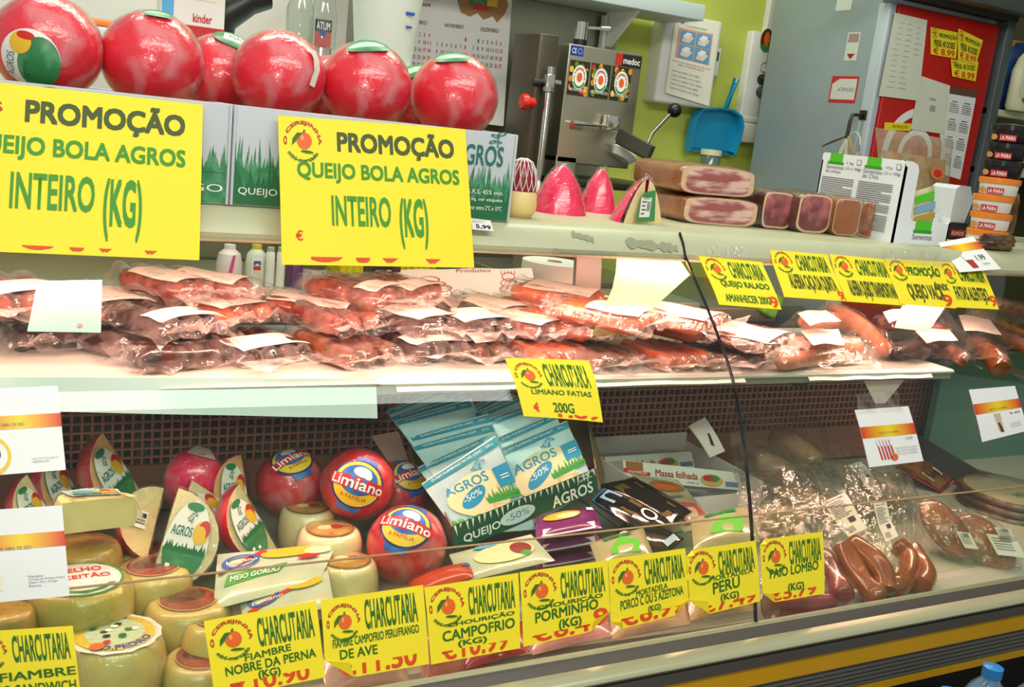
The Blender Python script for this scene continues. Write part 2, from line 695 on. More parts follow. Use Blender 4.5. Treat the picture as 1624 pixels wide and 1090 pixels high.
g, prof = glass_panel(X0, JX - .0015)
g.build('front_glass', m_glass, case, sharp=0)
g, prof = glass_panel(JX + .0015, X1)
g.build('front_glass', m_glass, case, sharp=0)
g = Geo()
vs = []
for y, z in prof:
    vs += [(JX - .0011, y - .0008, z), (JX + .0011, y - .0008, z), (JX + .0011, y + .006, z), (JX - .0011, y + .006, z)]
n = len(prof)
g.add(vs, [(4 * i + k, 4 * i + (k + 1) % 4, 4 * i + 4 + (k + 1) % 4, 4 * i + 4 + k) for i in range(n - 1) for k in range(4)], 0)
A = at(1066, 374, y=-.02)
g.tube([(JX, -.004, 1.287), (JX, -.018, 1.270), (JX, -.0295, 1.25), (JX, gy(1.23) - .001, 1.23)], .0022, 8, 0)
jo = g.build('glass_joint', m_edge, case)
# low inner pane and its edge
g = Geo().box((1.4, -.25, .775), (4.2, .005, .16))
g.build('inner_pane', glass('inner_pane_glass', '#f6faf4'), case)
g = Geo().box((1.4, -.25, .8565), (4.2, .005, .0009))
g.build('pane_edge', M('pane_edge_polish', '#8f7c5c', 0.3), case)
# front rail, bumper, yellow bands, kick
g = Geo().extrude([(-.342, .718), (-.352, .7185), (-.358, .716), (-.372, .70), (-.376, .697), (-.374, .66), (-.33, .66)], X0, X1)
g.build('glass_channel', m_rail, case)
g = Geo().extrude([(-.342, .7195), (-.350, .7200), (-.3535, .7185), (-.3535, .7165), (-.342, .7165)], X0, X1)
g.build('channel_lip', M('pale_channel_lip', '#a9a788', .35, .3), case)
g = Geo().extrude([(-.372 - .024 * sin(pi * i / 8), .7065 - .011 * (1 - cos(pi * i / 8)) + .004) for i in range(9)], X0, X1)
g.build('bumper', m_bump, case)
g = Geo().extrude([(-.378, .690), (-.392, .688), (-.392, .672), (-.378, .670)], X0, X1)
g.build('under_bumper_strip', m_rail, case)
g = Geo().extrude([(-.35, .675), (-.388, .675), (-.388, .638), (-.35, .638)], X0, X1)
g.build('yellow_band', m_yel, case)
pr = [(-.35, .638)]
for i in range(6):
    z = .638 - i * .008
    pr += [(-.386, z), (-.386, z - .004), (-.381, z - .005), (-.381, z - .0075)]
pr += [(-.35, .590)]
g = Geo().extrude(pr, X0, X1, sm=False)
g.build('ridged_band', m_grey, case)
g = Geo().extrude([(-.35, .592), (-.386, .592), (-.386, .578), (-.35, .578)], X0, X1)
g.build('thin_yellow_band', m_yel, case)
g = Geo().extrude([(.40, .65), (-.345, .66), (-.35, .578), (-.10, .54), (-.10, .12), (.40, .12)], X0, X1)
g.build('body', M('black_case_base', '#171614', .5), case)
g = Geo().extrude([(.45, .12), (-.04, .12), (-.04, 0), (.45, 0)], X0, X1)
g.build('plinth', m_black, case)
# deck
m_deck = M('white_deck_tray', '#bcbcac', .35)
g = Geo().extrude([(.40, .683), (-.33, .683), (-.335, .700), (-.340, .700), (-.340, .655), (.40, .655)], X0, X1)
g.build('deck', m_deck, case)
# rear air grille: a lattice, one mesh
g = Geo()
p = .0165
m_gr = M('brown_plastic_grille', '#bb7866', .5)
zz0, zz1 = .775, .985
for k in range(int((3.4 - X0) / p)):
    x = X0 + k * p
    g.box((x, .36, (zz0 + zz1) / 2), (.0042, .006, zz1 - zz0))
for k in range(int((zz1 - zz0) / p) + 1):
    g.box(((X0 + 3.4) / 2, .359, zz0 + k * p), (3.4 - X0, .006, .0042))
g.build('air_grille', m_gr, case, sharp=0)
g = Geo().box(((X0 + 3.4) / 2, .358, .735), (3.4 - X0, .012, .086))
g.build('grille_sill', M('brown_plastic_sill', '#a8705f', .5), case)
g = Geo().box(((X0 + 3.4) / 2, .40, .83), (3.4 - X0, .01, .32))
g.build('back_panel', M('dark_recess_metal', '#34342f', .6, col2='#6a675c', scale=40, lo=.45, hi=.6), case)
g = Geo().box(((X0 + 3.4) / 2, .385, .995), (3.4 - X0, .05, .03))
g.build('rear_rail', M('brown_grey_rail', '#5d4a42', .5), case)
# middle shelf
MZ = 1.02
xe = at(1512, 588, y=.02).x
g = Geo().extrude([(.42, MZ), (.022, MZ), (.017, MZ - .003), (.017, MZ - .007), (.42, MZ - .007)], X0, xe)
g.build('middle_shelf', M('white_shelf_board', '#c6c2ba', .4), case)
g = Geo().extrude([(.42, MZ), (.17, MZ), (.17, MZ - .007), (.42, MZ - .007)], xe, 3.0)
g.build('rear_ledge', M('dull_ledge_metal', '#6f6c60', .45, .3), case)
g = Geo().extrude([(.06, MZ - .0075), (.024, MZ - .0075), (.024, MZ - .022), (.06, MZ - .022)], X0, xe)
g.build('shelf_rail', M('shelf_rail_metal', '#a09a88', .4, .5), case)
for px in (880, 1270):
    q = at(px, 608, y=.024)
    g = Geo().box((q.x, .036, MZ - .025), (.06 if px < 1000 else .03, .03, .006))
    g.build('shelf_clip', m_black, case)
# slanted post holding the top shelf
A, B = at(968, 405, y=.30), at(905, 478, y=.42)
g = Geo()
for d in (0,):
    g.box(((A.x + B.x) / 2, .37, 1.13), (.065, .012, .24), R=Euler((radians(-8), radians(0), 0)).to_matrix(), r=.002)
g.build('shelf_post', M('pinkish_steel_post', '#8f837c', .4, .6), case)
g = Geo().tube([(X0 + .1, .03, 1.246), (xe, .03, 1.246)], .007, 12)
g.build('fluorescent_tube', M('pink_white_tube', '#ffc9be', .3, emit=2.2), case)
g = Geo().extrude([(.005, 1.257), (.005, 1.255), (.10, 1.255), (.10, 1.257)], X0, X1)
g.build('tube_reflector', M('dull_reflector', '#5c5a52', .6), case)
# divider panel and end area on the right
vs = [at(1290, 598, y=.33), at(1440, 690, y=.10), at(1624, 796, y=-.12), at(1700, 850, y=-.20)]
dx = 2.16
pts = [at(1262, 575, x=dx), at(1624, 790, x=dx)]
A, B = pts
g = Geo()
poly = [(A.y, A.z), (B.y, B.z), (-.30, B.z - .03), (-.30, .69), (A.y, .69)]
g.prism(poly, lambda a, b, t: Vector((dx + t, a, b)), .006)
g.build('divider', M('smoky_grey_divider', '#4d4d52', .3), case)
g = Geo().box((2.75, .30, .86), (1.1, .02, .36))
g.build('end_liner', M('pale_green_liner', '#5f8577', .4), case)

# work counter on the staff side
cnt = thing('back_counter', 'stainless work counter along the wall behind the deli case', 'counter', (.9, 1.3, 0))
g = Geo().box((0.9, 1.33, .93), (3.1, .52, .04), r=.004)
g.build('worktop', M('worktop_steel', '#8d8a6c', .35, .5), cnt)
g = Geo().box((0.9, 1.36, .455), (3.0, .44, .91))
g.build('cupboard_body', M('counter_front', '#75735f', .5), cnt)

# ================================================================ yellow shelf signs
def logo(ru=.5, rv=.5):
    g = G2()
    g.arc('O CEREJINHA', .5, .5, .43, .43, radians(192), radians(-8), .26, m_tred)
    g.arc('mini-mercado', .5, .5, .43, .43, radians(214), radians(326), .24, m_tgreen, flip=True)
    g.ell(.54, .52, .19, .19, m_cherry)
    g.poly([(.50, .70), (.36, .70), (.24, .56), (.22, .40), (.32, .50), (.40, .60)], m_tgreen)
    g.poly([(.50, .70), (.53, .78), (.57, .77), (.55, .69)], m_tgreen)
    g.ell(.48, .58, .04, .06, M('pale_orange_print', '#f0a050', .6))
    g.ell(.60, .27, .16, .03, m_tgreen, rot=-.1)
    return g



def sign(corners, label, head, lines, price=None, glassy=True, group=None, cuts=(), bend=0.0, headmat=None, linemat=None, surf=None, logobox=(.02, .44, .40, .97), hb=(.44, .55, .95, .92), off=.004, name='price_sign', cat='price sign'):
    Q = surf or Quad(*[gl(*p) for p in corners], glassy=glassy, off=off, bend=bend)
    hm = headmat or m_tgreen
    lm = linemat or m_tgreen
    g = Geo()
    # paper, corners may be cut where a corner is folded forward
    cutd = dict(cuts)

    def keep(u, v, o=0.0):
        return Q(u, v, o)
    nx, ny = 14, 12
    vs, fs = [], []

    def pull(u, v):
        # move the outline in along the folded corners
        for k, c in cutd.items():
            cu, cv = (u if 'l' in k else 1 - u), (v if 'b' in k else 1 - v)
            if cu + cv < c:
                s_ = (c - cu - cv) / 2
                cu, cv = cu + s_, cv + s_
                u = cu if 'l' in k else 1 - cu
                v = cv if 'b' in k else 1 - cv
        return u, v
    for k in (0, 1):
        g.grid(nx, ny, lambda u, v: Q(*pull(u, v), -.0004 * k), 0)
    for k, c in cutd.items():
        f = lambda u, v: (u if 'l' in k else 1 - u, v if 'b' in k else 1 - v)
        a, b, t = f(c, 0), f(0, c), f(c * .82, c * .78)
        g.add([Q(*a, .0006), Q(*b, .0006), Q(*t, .006)], [(0, 1, 2)], 0, False)
    o = g.build(name, m_paperY)
    tag(o, label, cat, group)
    L = G2()
    if head:
        L.text(head, *[hb[i] for i in (0, 1, 2, 3)], hm, off=.034)
    for ln in lines:
        t, u0, u1, v0, v1 = ln[:5]
        L.text(t, u0, v0, u1, v1, ln[6] if len(ln) > 6 else lm, off=.03, slope=ln[5] if len(ln) > 5 else 0)
    if L.items:
        L.put('lettering', o, Q)
    if price:
        for t, u0, u1, v0, v1, clip in price:
            Pg = G2()
            Pg.text(t, u0, max(v0, .02), u1, v1, m_torange, off=.03, clip=clip)
            Pg.put('price_figures', o, Q)
    lg = G2()
    lg.sub(logo(), *[logobox[i] for i in (0, 1, 2, 3)])
    lg.put('badge', o, Q)
    return o


def below(v):
    return [((0, v), (0, 1))]


GS = 'yellow price signs along the foot of the case glass'
sign([(-66, 1002), (115, 990), (128, 1103), (-52, 1118)], 'yellow price sign at the foot of the glass, cut off by the left picture edge', 'CHARCUTARIA',
     [('FIAMBRE', .30, .98, .30, .42, .03), ('PORCO SANDWICH', .05, .97, .10, .24, .02)], group=GS)
sign([(322, 983), (500, 951), (514, 1072), (340, 1107)], 'yellow price sign reading FIAMBRE NOBRE DA PERNA, by the red-labelled cheeses', 'CHARCUTARIA',
     [('FIAMBRE', .30, .72, .405, .495, .03), ('NOBRE DA PERNA', .12, .94, .26, .38, .03), ('(KG)', .40, .60, .13, .26)],
     [('€10.90', .14, .86, -.10, .24, below(.16))], group=GS)
sign([(507, 950), (669, 926), (679, 1051), (516, 1079)], 'yellow price sign with a folded lower left corner, reading PERU/FRANGO', 'CHARCUTARIA',
     [('FIAMBRE CAMPOFRIO PERU/FRANGO', .08, .92, .39, .50, .03), ('DE AVE', .14, .50, .24, .36)],
     [('€11.50', .12, .88, -.12, .30, below(.16))], group=GS, cuts=[('lb', .26)], logobox=(.03, .45, .36, .93), hb=(.40, .56, .92, .93))
sign([(671, 930), (820, 907), (823, 1026), (682, 1052)], 'yellow price sign reading CHOURIÇÃO, no corner folded, below the cheese pack with a tomato', 'CHARCUTARIA',
     [('CHOURIÇÃO', .20, .94, .43, .51, .02), ('CAMPOFRIO', .14, .94, .26, .40, .03), ('(KG)', .30, .62, .15, .25)],
     [('€10.99', .12, .86, -.14, .30, below(.14))], group=GS)
sign([(822, 906), (961, 887), (966, 993), (828, 1024)], 'yellow price sign reading CHOURIÇÃO, its lower right corner folded', 'CHARCUTARIA',
     [('CHOURIÇÃO', .16, .92, .44, .53, .02), ('PORMINHO', .14, .86, .28, .43, .04), ('(KG)', .40, .66, .10, .27)],
     [('€6.4', .10, .76, -.08, .26, below(.12)), ('9', .80, .97, .06, .32, None)], group=GS, cuts=[('rb', .24)])
sign([(962, 886), (1084, 868), (1093, 968), (967, 1000)], 'yellow price sign reading MORTADELA PORCO with AZEITONA, beside the black sliced packs', 'CHARCUTARIA',
     [('MORTADELA', .32, .72, .41, .50, .03), ('PORCO C OU S AZEITONA', .12, .92, .26, .40, .04), ('(KG)', .46, .62, .12, .24)],
     [('€6.99', .12, .92, -.06, .30, below(.14))], group=GS, cuts=[('rb', .2), ('lb', .14)])
sign([(1084, 872), (1196, 856), (1203, 952), (1090, 980)], 'yellow price sign just left of the dark glass joint, reading MORTADELA PERU', 'CHARCUTARIA',
     [('MORTADELA', .30, .92, .48, .56, .02), ('PERU', .34, .72, .28, .46, .03), ('(KG)', .44, .70, .12, .26)],
     [('€7.49', .16, .94, -.08, .24, below(.13))], group=GS, cuts=[('lb', .28), ('lt', .10)])
sign([(1202, 855), (1302, 842), (1305, 940), (1207, 957)], 'yellow price sign just right of the dark glass joint, reading PAIO LOMBO', 'CHARCUTARIA',
     [('PAIO LOMBO', .12, .90, .38, .53, .03), ('(KG)', .40, .66, .10, .26)],
     [('€5.79', .10, .86, -.06, .22, below(.14))], group=GS, cuts=[('lb', .18), ('lt', .08)])

GU = 'yellow price signs under the case lip'
ub = dict(logobox=(.03, .50, .34, .98), hb=(.40, .58, .93, .93), off=.006)
sign([(1105, 405), (1205, 415), (1236, 490), (1137, 482)], 'yellow price sign under the lip right of the glass joint, reading QUEIJO RALADO', 'CHARCUTARIA',
     [('QUEIJO RALADO', .16, .93, .36, .52), ('AMANHECER 200G', .14, .86, .08, .24)], [('9', .85, .98, .02, .26, None)], group=GU, **ub)
sign([(1217, 395), (1308, 403), (1340, 477), (1240, 470)], 'yellow price sign under the lip reading ALHEIRA CAÇA, second from the joint', 'CHARCUTARIA',
     [('ALHEIRA CAÇA DA QUINTA', .17, .92, .12, .50)], [('9', .88, .98, -.02, .2, None)], group=GU, linemat=m_tolive, **ub)
sign([(1312, 402), (1402, 411), (1432, 484), (1336, 477)], 'yellow price sign under the lip left of the PROMOÇÃO one, reading ALHEIRA QUEIJO', 'CHARCUTARIA',
     [('ALHEIRA QUEIJO TRANSMONTANA', .14, .94, .04, .46)], [('9', .90, 1.0, .02, .22, None)], group=GU, linemat=m_tolive, **ub)
sign([(1398, 409), (1487, 414), (1512, 488), (1422, 481)], 'yellow price sign under the lip headed PROMOÇÃO, amid the meat price signs', 'PROMOÇÃO',
     [('QUEIJO VACA', .22, .84, .06, .46), ('ÓNIX', .72, .97, .36, .54)], [('9', .78, .96, .02, .28, None)], group=GU, linemat=m_tolive,
     logobox=(.03, .50, .34, .98), hb=(.34, .60, .92, .88), off=.0075)
sign([(1482, 414), (1555, 420), (1580, 490), (1502, 486)], 'yellow price sign under the lip at the right end, partly under the white price card', 'CHARCUTARIA',
     [('FATIAS ALENTEJO', .18, .86, .08, .46)], [('9', .86, 1.0, .06, .30, None)], group=GU, linemat=m_tolive, **ub)
sign([(797, 566), (930, 570), (951, 668), (826, 658)], 'curling yellow price sign hanging before the blue pouches, reading FATIAS 200G', 'CHARCUTARIA',
     [('LIMIANO FATIAS', .16, .90, .40, .49), ('200G', .38, .64, .10, .27)], [('€', .14, .26, .08, .26, [((.20, 0), (1, 0))]), ('1.89', .42, .98, .015, .24, below(.08))],
     bend=.004, logobox=(.03, .49, .35, .94), hb=(.38, .55, .92, .92), off=.008)

# the two big promotion posters hang over the box fronts
GPO = 'large yellow promotion posters'
pl = dict(name='promotion_poster', cat='poster', logobox=(.02, .66, .21, .98))


def poster(Q, label, head, l2, l3, extra, price, lb):
    o = sign(None, label, 'PROMOÇÃO', [('QUEIJO BOLA AGROS',) + l2 + (0, m_tgreen2), ('INTEIRO',) + l3 + (0, m_tgreen2), ('(KG)',) + extra + (0, m_tgreen2)], price, surf=Q, group=GPO, headmat=m_tolive, hb=head, name='promotion_poster', cat='poster', logobox=lb)
    return o


Q2 = Quad(*[at(x, y, y=yy) for x, y, yy in ((441, 183, -.006), (738, 205, -.006), (752, 425, -.088), (447, 420, -.088))], bend=.001)
poster(Q2, 'large yellow promotion poster on the carton whose right end shows a green logo', (.29, .745, .925, .945), (.085, .945, .555, .695), (.25, .555, .265, .475), (.60, .755, .12, .475),
       [('€', .07, .105, .16, .23, None), ('3.99', .14, .90, .02, .36, below(.055))], (.02, .68, .215, .98))
c0 = at(322, 166, y=-.006)
c1 = at(316, 413, y=-.088)
Q1 = Quad((c0.x - .297, -.006, c0.z + .001), c0, c1, (c1.x - .297, -.088, c1.z + .002), bend=.001)
poster(Q1, 'large yellow promotion poster at the left edge, its left side outside the picture', (.285, .745, .925, .945), (.075, .93, .545, .69), (.245, .565, .255, .475), (.60, .755, .09, .475),
       [('€', .075, .21, .08, .30, None), ('3.99', .30, .90, .02, .36, below(.045))], (.01, .68, .205, .98))


# ---------------------------------------------------------------- white promotion cards
m_band = band_mat()


def card(corners, label, art, glassy=True, ys=None, off=.005, band=(.50, .66), text=True, group='white promotion cards with a red and yellow band'):
    Q = Quad(*[gl(*p) for p in corners], glassy=True, off=off) if glassy else quad_px(corners, ys)
    g = Geo()
    for k in (0, 1):
        g.grid(6, 6, lambda u, v: Q(u, v, -.0006 * k), 0)
    o = g.build('promotion_card', m_white)
    tag(o, label, 'price card', group)
    n = 12
    gb = Geo()
    gb.add([Q(i / n, v, .0006) for v in band for i in range(n + 1)], [(i, i + 1, n + 2 + i, n + 1 + i) for i in range(n)])
    b = gb.build('colour_band', m_band, o, sharp=0)
    at_ = b.data.attributes.new('along', 'FLOAT', 'POINT')
    at_.data.foreach_set('value', [i / n for k in (0, 1) for i in range(n + 1)])
    a = G2()
    art(a)
    if a.items:
        a.put('print', o, Q, base=.0009)
    return o


m_ptan = M('tan_print', '#c98a42', .6)
m_pred = M('red_print', '#c01f1f', .6)
m_pgreen = M('green_print', '#2f8a3c', .6)
m_pblue = M('blue_print', '#2a55a8', .6)
m_pyel = M('yellow_print', '#f0c23a', .6)


def art1(a):
    a.ell(.10, .22, .26, .24, m_pyel)
    a.ell(.10, .22, .22, .19, m_white)
    a.ell(.06, .24, .18, .15, m_tblack)
    a.ell(.08, .21, .14, .10, m_pgreen)
    a.text('DE 8 A 25 DE ABRIL DE 2021', .02, .555, .55, .59, m_tgrey)
    a.text('Queijo Terra Montalegrense', .60, .145, .92, .165, m_tgrey)
    a.text('a RECEBA-LHA!', .60, .11, .80, .13, m_tgrey)


def art2(a):
    a.rect(.05, .12, .26, .30, M('cream_print', '#efe9d0', .6))
    a.text('DE 8 A 25 DE ABRIL DE 2021', .02, .555, .60, .59, m_tgrey)
    for k, t in enumerate(('Fiambre', 'Coração da Alcobaça Nobre', 'Magro, Peru, Frango', 'Porco')):
        a.text(t, .55, .24 - k * .035, .62 + .03 * len(t) * .45, .265 - k * .035, m_tgrey)


def art3(a):
    for k in range(5):
        x = .22 + k * .055
        a.poly([(x, .46), (x + .022, .46), (x + .055, .10), (x + .03, .10)], m_pred)
        a.poly([(x, .46), (x + .022, .46), (x + .034, .34), (x + .012, .34)], m_white)
    a.ell(.48, .13, .055, .06, m_cherry)
    a.text('DE 8 A 25 ABRIL', .30, .56, .68, .59, m_tgrey)
    a.text('12.99', .76, .42, .88, .46, m_tblack)
    for k in range(3):
        a.text('Fuet Casa Tarradellas', .52, .27 - k * .05, .92, .295 - k * .05, m_tgrey)


def art4(a):
    a.poly([(.36, .48), (.50, .48), (.50, .16), (.40, .14)], M('ham_print', '#c9b79a', .6))
    a.poly([(.40, .30), (.44, .30), (.50, .10), (.43, .10)], M('dark_ham_print', '#5a3a1e', .6))
    a.text('DE 8 A 25 ABRIL', .30, .56, .68, .59, m_tgrey)
    a.text('9.49', .70, .42, .92, .46, m_tblack)
    for k in range(3):
        a.text('Presunto Reserva', .66, .23 - k * .04, .88, .25 - k * .04, m_tgrey)


def art5(a):
    a.poly([(.30, .50), (.50, .52), (.52, .10), (.38, .08)], M('salami_print', '#a83228', .6))
    a.poly([(.30, .50), (.50, .52), (.51, .34), (.33, .34)], m_white)
    a.text('1.99', .62, .30, .84, .46, m_tblack)
    a.text('Salame', .66, .16, .84, .22, m_tgrey)


card([(-42, 616), (91, 610), (104, 743), (-28, 753)], 'white promotion card at the left edge, the upper of two, showing a bowl', art1, band=(.52, .68))
card([(-40, 808), (98, 799), (110, 942), (-32, 955)], 'white promotion card at the left edge, the lower of two, in front of the cheeses', art2, band=(.56, .72))
card([(1352, 649), (1437, 643), (1461, 730), (1375, 740)], 'white promotion card with thin red sausages, hanging over the film-wrapped meats', art3, band=(.50, .70))
card([(1533, 617), (1606, 611), (1626, 682), (1554, 700)], 'white promotion card showing a ham, at the right end of the case', art4, band=(.52, .72))
card([(1487, 385), (1543, 375), (1588, 427), (1522, 432)], 'white price card lying over the case lip below the stacked tins', art5, glassy=False, ys=(.03, .02, -.05, -.05), band=(.62, .84))
# clear hanging straps of the cards
for px, nm in (((1362, 612, 1395, 648), 'clear plastic strap over the card with thin red sausages'),):
    Q = Quad(gl(1350, 622), gl(1420, 618), gl(1425, 650), gl(1353, 654), glassy=True, off=.009)
    o = Geo().grid(8, 4, lambda u, v: Q(u, v, .004 * sin(9 * u + 3 * v))).build('clear_strap', film('strap_film', gloss=.08, haze0=.02, haze1=.2))
    tag(o, nm, 'plastic strap')

# small shelf-edge tag 5,99 below the box
Q = quad_px([(747, 346), (778, 350), (783, 367), (749, 364)], [-.012, -.012, -.030, -.030])
o = Geo().grid(2, 2, lambda u, v: Q(u, v)).build('shelf_tag', m_white)
tag(o, 'small white price tag reading 5,99 under the box corner', 'price tag')
G2().text('5,99', .18, .08, .90, .48, m_tblack, off=.03).text('QUEIJO FLAMENGO BOLA', .05, .78, .75, .88, m_tgrey).text('AGROS KG', .05, .62, .55, .72, m_tgrey).put('lettering', o, Q)

# yellow sign's reflection in the glass, built as a pale yellow sheet
pts = [(982, 408), (1076, 412), (1092, 436), (1030, 486), (1000, 532), (938, 533), (968, 470), (980, 430)]
A = [at(x, y, y=.0 + .02 * (y - 408) / 125) for x, y in pts]
g = Geo()
bl = [at(982, 408, y=.0), at(1086, 412, y=.0)]


def strip(u, v):
    # v 0 top, 1 bottom: the sheet narrows and curls to the left
    l = [(979, 406), (977, 430), (972, 455), (958, 490), (937, 533)]
    r = [(1076, 410), (1094, 436), (1052, 474), (1022, 500), (1001, 532)]
    i = min(int(v * 4), 3)
    f = v * 4 - i
    a = (l[i][0] + (l[i + 1][0] - l[i][0]) * f, l[i][1] + (l[i + 1][1] - l[i][1]) * f)
    b = (r[i][0] + (r[i + 1][0] - r[i][0]) * f, r[i][1] + (r[i + 1][1] - r[i][1]) * f)
    return at(a[0] + (b[0] - a[0]) * u, a[1] + (b[1] - a[1]) * u, y=.052 + .02 * u * (1 - u) + .035 * v * v)


g.grid(8, 16, strip)
o = g.build('sign_reflection', M('pale_yellow_reflection', '#f2e08c', .6))
tag(o, 'blank pale yellow paper curling down inside the glass beside the joint', 'paper')

for pxs, nm in (([(1128, 388), (1180, 391), (1190, 410), (1120, 408)], 'strip of clear tape on the lip above the QUEIJO RALADO sign'),
                ([(1395, 392), (1492, 400), (1500, 424), (1402, 416)], 'glinting clear tape over the top of the PROMOÇÃO sign on the lip')):
    Q = quad_px(pxs, [-.034, -.034, -.046, -.046])
    o = Geo().grid(14, 5, lambda u, v: Q(u, v, .0016 * nz((u * 6, v * 3, 2), 1.5)), sm=False).build('clear_tape', film('tape_film', gloss=.10, haze0=.02, haze1=.22, rough=.1, scale=40, bscale=160, bump=.8), sharp=0)
    tag(o, nm, 'tape', 'clear tapes on the case lip')

# ================================================================ things on top of the case
TZ = 1.287
m_box = M('grey_white_card', '#c2c7cb', .6)
m_boxin = M('kraft_card', '#a8875c', .8)
m_grassp = M('printed_grass_green', '#2f7d4f', .55, col2='#5fa177', scale=60, lo=.45, hi=.75)
m_grassp2 = M('printed_grass_dark', '#1f6b3c', .55)
m_teal = M('teal_ink', '#1c6e63', .55)
m_ink_w = M('white_ink', '#f4f4f0', .6)


def sprout(g, u, v, su, sv, mat):
    for (a, b, r, rot) in ((-.25, .55, .26, .6), (.25, .75, .30, -.5), (.0, .15, .22, .9), (-.42, .1, .24, -.4)):
        g.ell(u + a * su, v + b * sv, r * su, r * .62 * sv, mat, rot=rot, inner=.55, rings=1)
    g.poly([(u - .04 * su, v - .3 * sv), (u + .06 * su, v - .3 * sv), (u + .06 * su, v + .5 * sv), (u, v + .5 * sv)], mat)
    return g


def agros(g, u0, v0, u1, v1, mat, off=.02):
    g.text('AGROS', u0, v0, u1, v0 + (v1 - v0) * .62, mat, off=off)
    sprout(g, u0 + (u1 - u0) * .86, v0 + (v1 - v0) * .70, (u1 - u0) * .26, (v1 - v0) * .40, mat)


def cheese_box(x0, x1, label, art, depth=.27, h=.137):
    t = thing('cardboard_box', label, 'cardboard box', ((x0 + x1) / 2, depth / 2, TZ), group='printed cheese cartons on the case top')
    y0 = .004
    g = Geo().box(((x0 + x1) / 2, y0 + .002, TZ + h / 2), (x1 - x0, .004, h), r=.0015)
    g.box(((x0 + x1) / 2, depth, TZ + h / 2), (x1 - x0, .004, h), r=.0015)
    for x in (x0, x1):
        g.box((x, depth / 2, TZ + h / 2), (.004, depth, h), r=.0015)
    b = g.build('walls', m_box, t)
    g = Geo().box(((x0 + x1) / 2, depth / 2, TZ + .116), (x1 - x0 - .01, depth - .01, .004))
    g.build('inner_tray', m_boxin, t)
    a = G2()
    art(a)
    a.put('printed_front', b, lambda u, v, o: Vector((x0 + (x1 - x0) * u, y0 - o, TZ + h * v)))
    return t


bx1 = at(366, 250, y=.004).x
bx2 = at(812, 280, y=.004).x


def artA(a):
    a.blades(0, 1, .01, .32, .62, 110, m_grassp, 3, 1.2)
    a.text('QUEIJO FLAMENGO', .35, .10, .985, .20, m_ink_w)
    agros(a, .05, .55, .5, .95, m_teal)


def artB(a):
    a.blades(0, 1, .01, .34, .72, 110, m_grassp, 5, 1.2)
    a.blades(0, 1, .01, .16, .50, 80, m_grassp2, 9, 1.2)
    a.text('QUEIJO FLAMENGO', .02, .10, .36, .19, m_ink_w)
    agros(a, .76, .62, .955, .99, m_teal)
    a.ell(.175, .60, .032, .085, M('dark_hand_hole', '#5d3c24', .8))
    for k, t in enumerate(('M.G.R.S. 45% min.', 'Peso liq. ver etiqueta', 'Conservar entre 2ºC e 10ºC')):
        a.text(t, .80, .30 - .09 * k, .97, .35 - .09 * k, m_ink_w, off=0)


cheese_box(bx1 - .42, bx1 - .003, 'grey white carton with printed grass holding red ball cheeses, behind the leftmost poster', artA)
cheese_box(bx1 + .003, bx2, 'grey white carton with printed grass and a green logo at its right end', artB)

# ---- red waxed ball cheeses in cling film
m_wax = M('red_wax', '#ee1430', .28, col2='#d20e28', scale=9, coat=.3, sss=0.0)
m_waxp = M('pink_red_wax', '#e2204a', .22, col2='#d4163c', scale=8, coat=.4)
m_cling = film('cling_film', haze0=.03, haze1=.5, gloss=.015, rough=.16, scale=13, bscale=120, bump=.5, body='#f6dadd', lo=.46, hi=.70)
m_cling_c = film('clear_cling_film', haze0=.0, haze1=.12, gloss=.02, rough=.08, scale=30, bscale=130, bump=.6, body='#f5eeee')
m_leaf = M('green_label', '#2f7a45', .35, col2='#6fae80', scale=30, lo=.5, hi=.8)
m_label_w = M('glossy_white_label', '#ece8e2', .3)
m_label_y = M('yellow_label_print', '#e6b52e', .35)
m_label_r = M('red_label_print', '#c9281c', .35)


def ball_prof(R, sq=.96, n=20, flat=.0):
    return [(R * cos(-pi / 2 + pi * i / n), R * sq * sin(-pi / 2 + pi * i / n)) for i in range(n + 1)]


def ball(c, R, label, seed, lab=None, name='ball_cheese', group='whole red ball cheeses in plastic wrap', wrapmat=None, sq=.97, cat='cheese', mat=None):
    c = Vector(c)
    t = thing(name, label, cat, (c.x, c.y, c.z - R * sq), group=group)
    T = Matrix.Translation(c)
    Rm = Euler((RNG.uniform(-.15, .15), RNG.uniform(-.15, .15), RNG.uniform(0, 6))).to_matrix().to_4x4()
    g = Geo().lathe(ball_prof(R, sq), 40, T)
    b = g.build('wax_ball', mat or m_wax, t, sharp=0)
    # cling film, pulled in folds
    pr = ball_prof(R * 1.012, sq, 30)
    g = Geo().lathe(pr, 48, Matrix.Identity(4))
    for i, v in enumerate(g.v):
        d = v.normalized()
        k = .012 * nz(d, 5, seed) + .010 * abs(nz(Rm.to_3x3() @ Vector((d.x * 9, d.y * 9, d.z * 2)), 1.4, seed + 3))
        g.v[i] = c + v + d * R * (k + .004)
    g.build('plastic_wrap', wrapmat or m_cling, t, sharp=0)
    if lab:
        lab(t, b, c, R, sq)
    return t


def on_ball(c, R, sq, dirv, upv, s, lift=.004):
    """map (u,v) in -1..1 to the ball surface around direction dirv"""
    d = Vector(dirv).normalized()
    upv = Vector(upv)
    r = upv.cross(d).normalized()
    u_ = d.cross(r).normalized()

    def fn(u, v, o=0.0):
        p = (d + r * ((u - .5) * 2 * s) + u_ * ((v - .5) * 2 * s)).normalized()
        q = 1 / math.sqrt(p.x * p.x + p.y * p.y + p.z * p.z / (sq * sq))
        return Vector(c) + p * (q * R * 1.0 + R * .022 + lift * .1 + o)
    return fn


def cam_dir(c):
    return (CAM - Vector(c)).normalized()


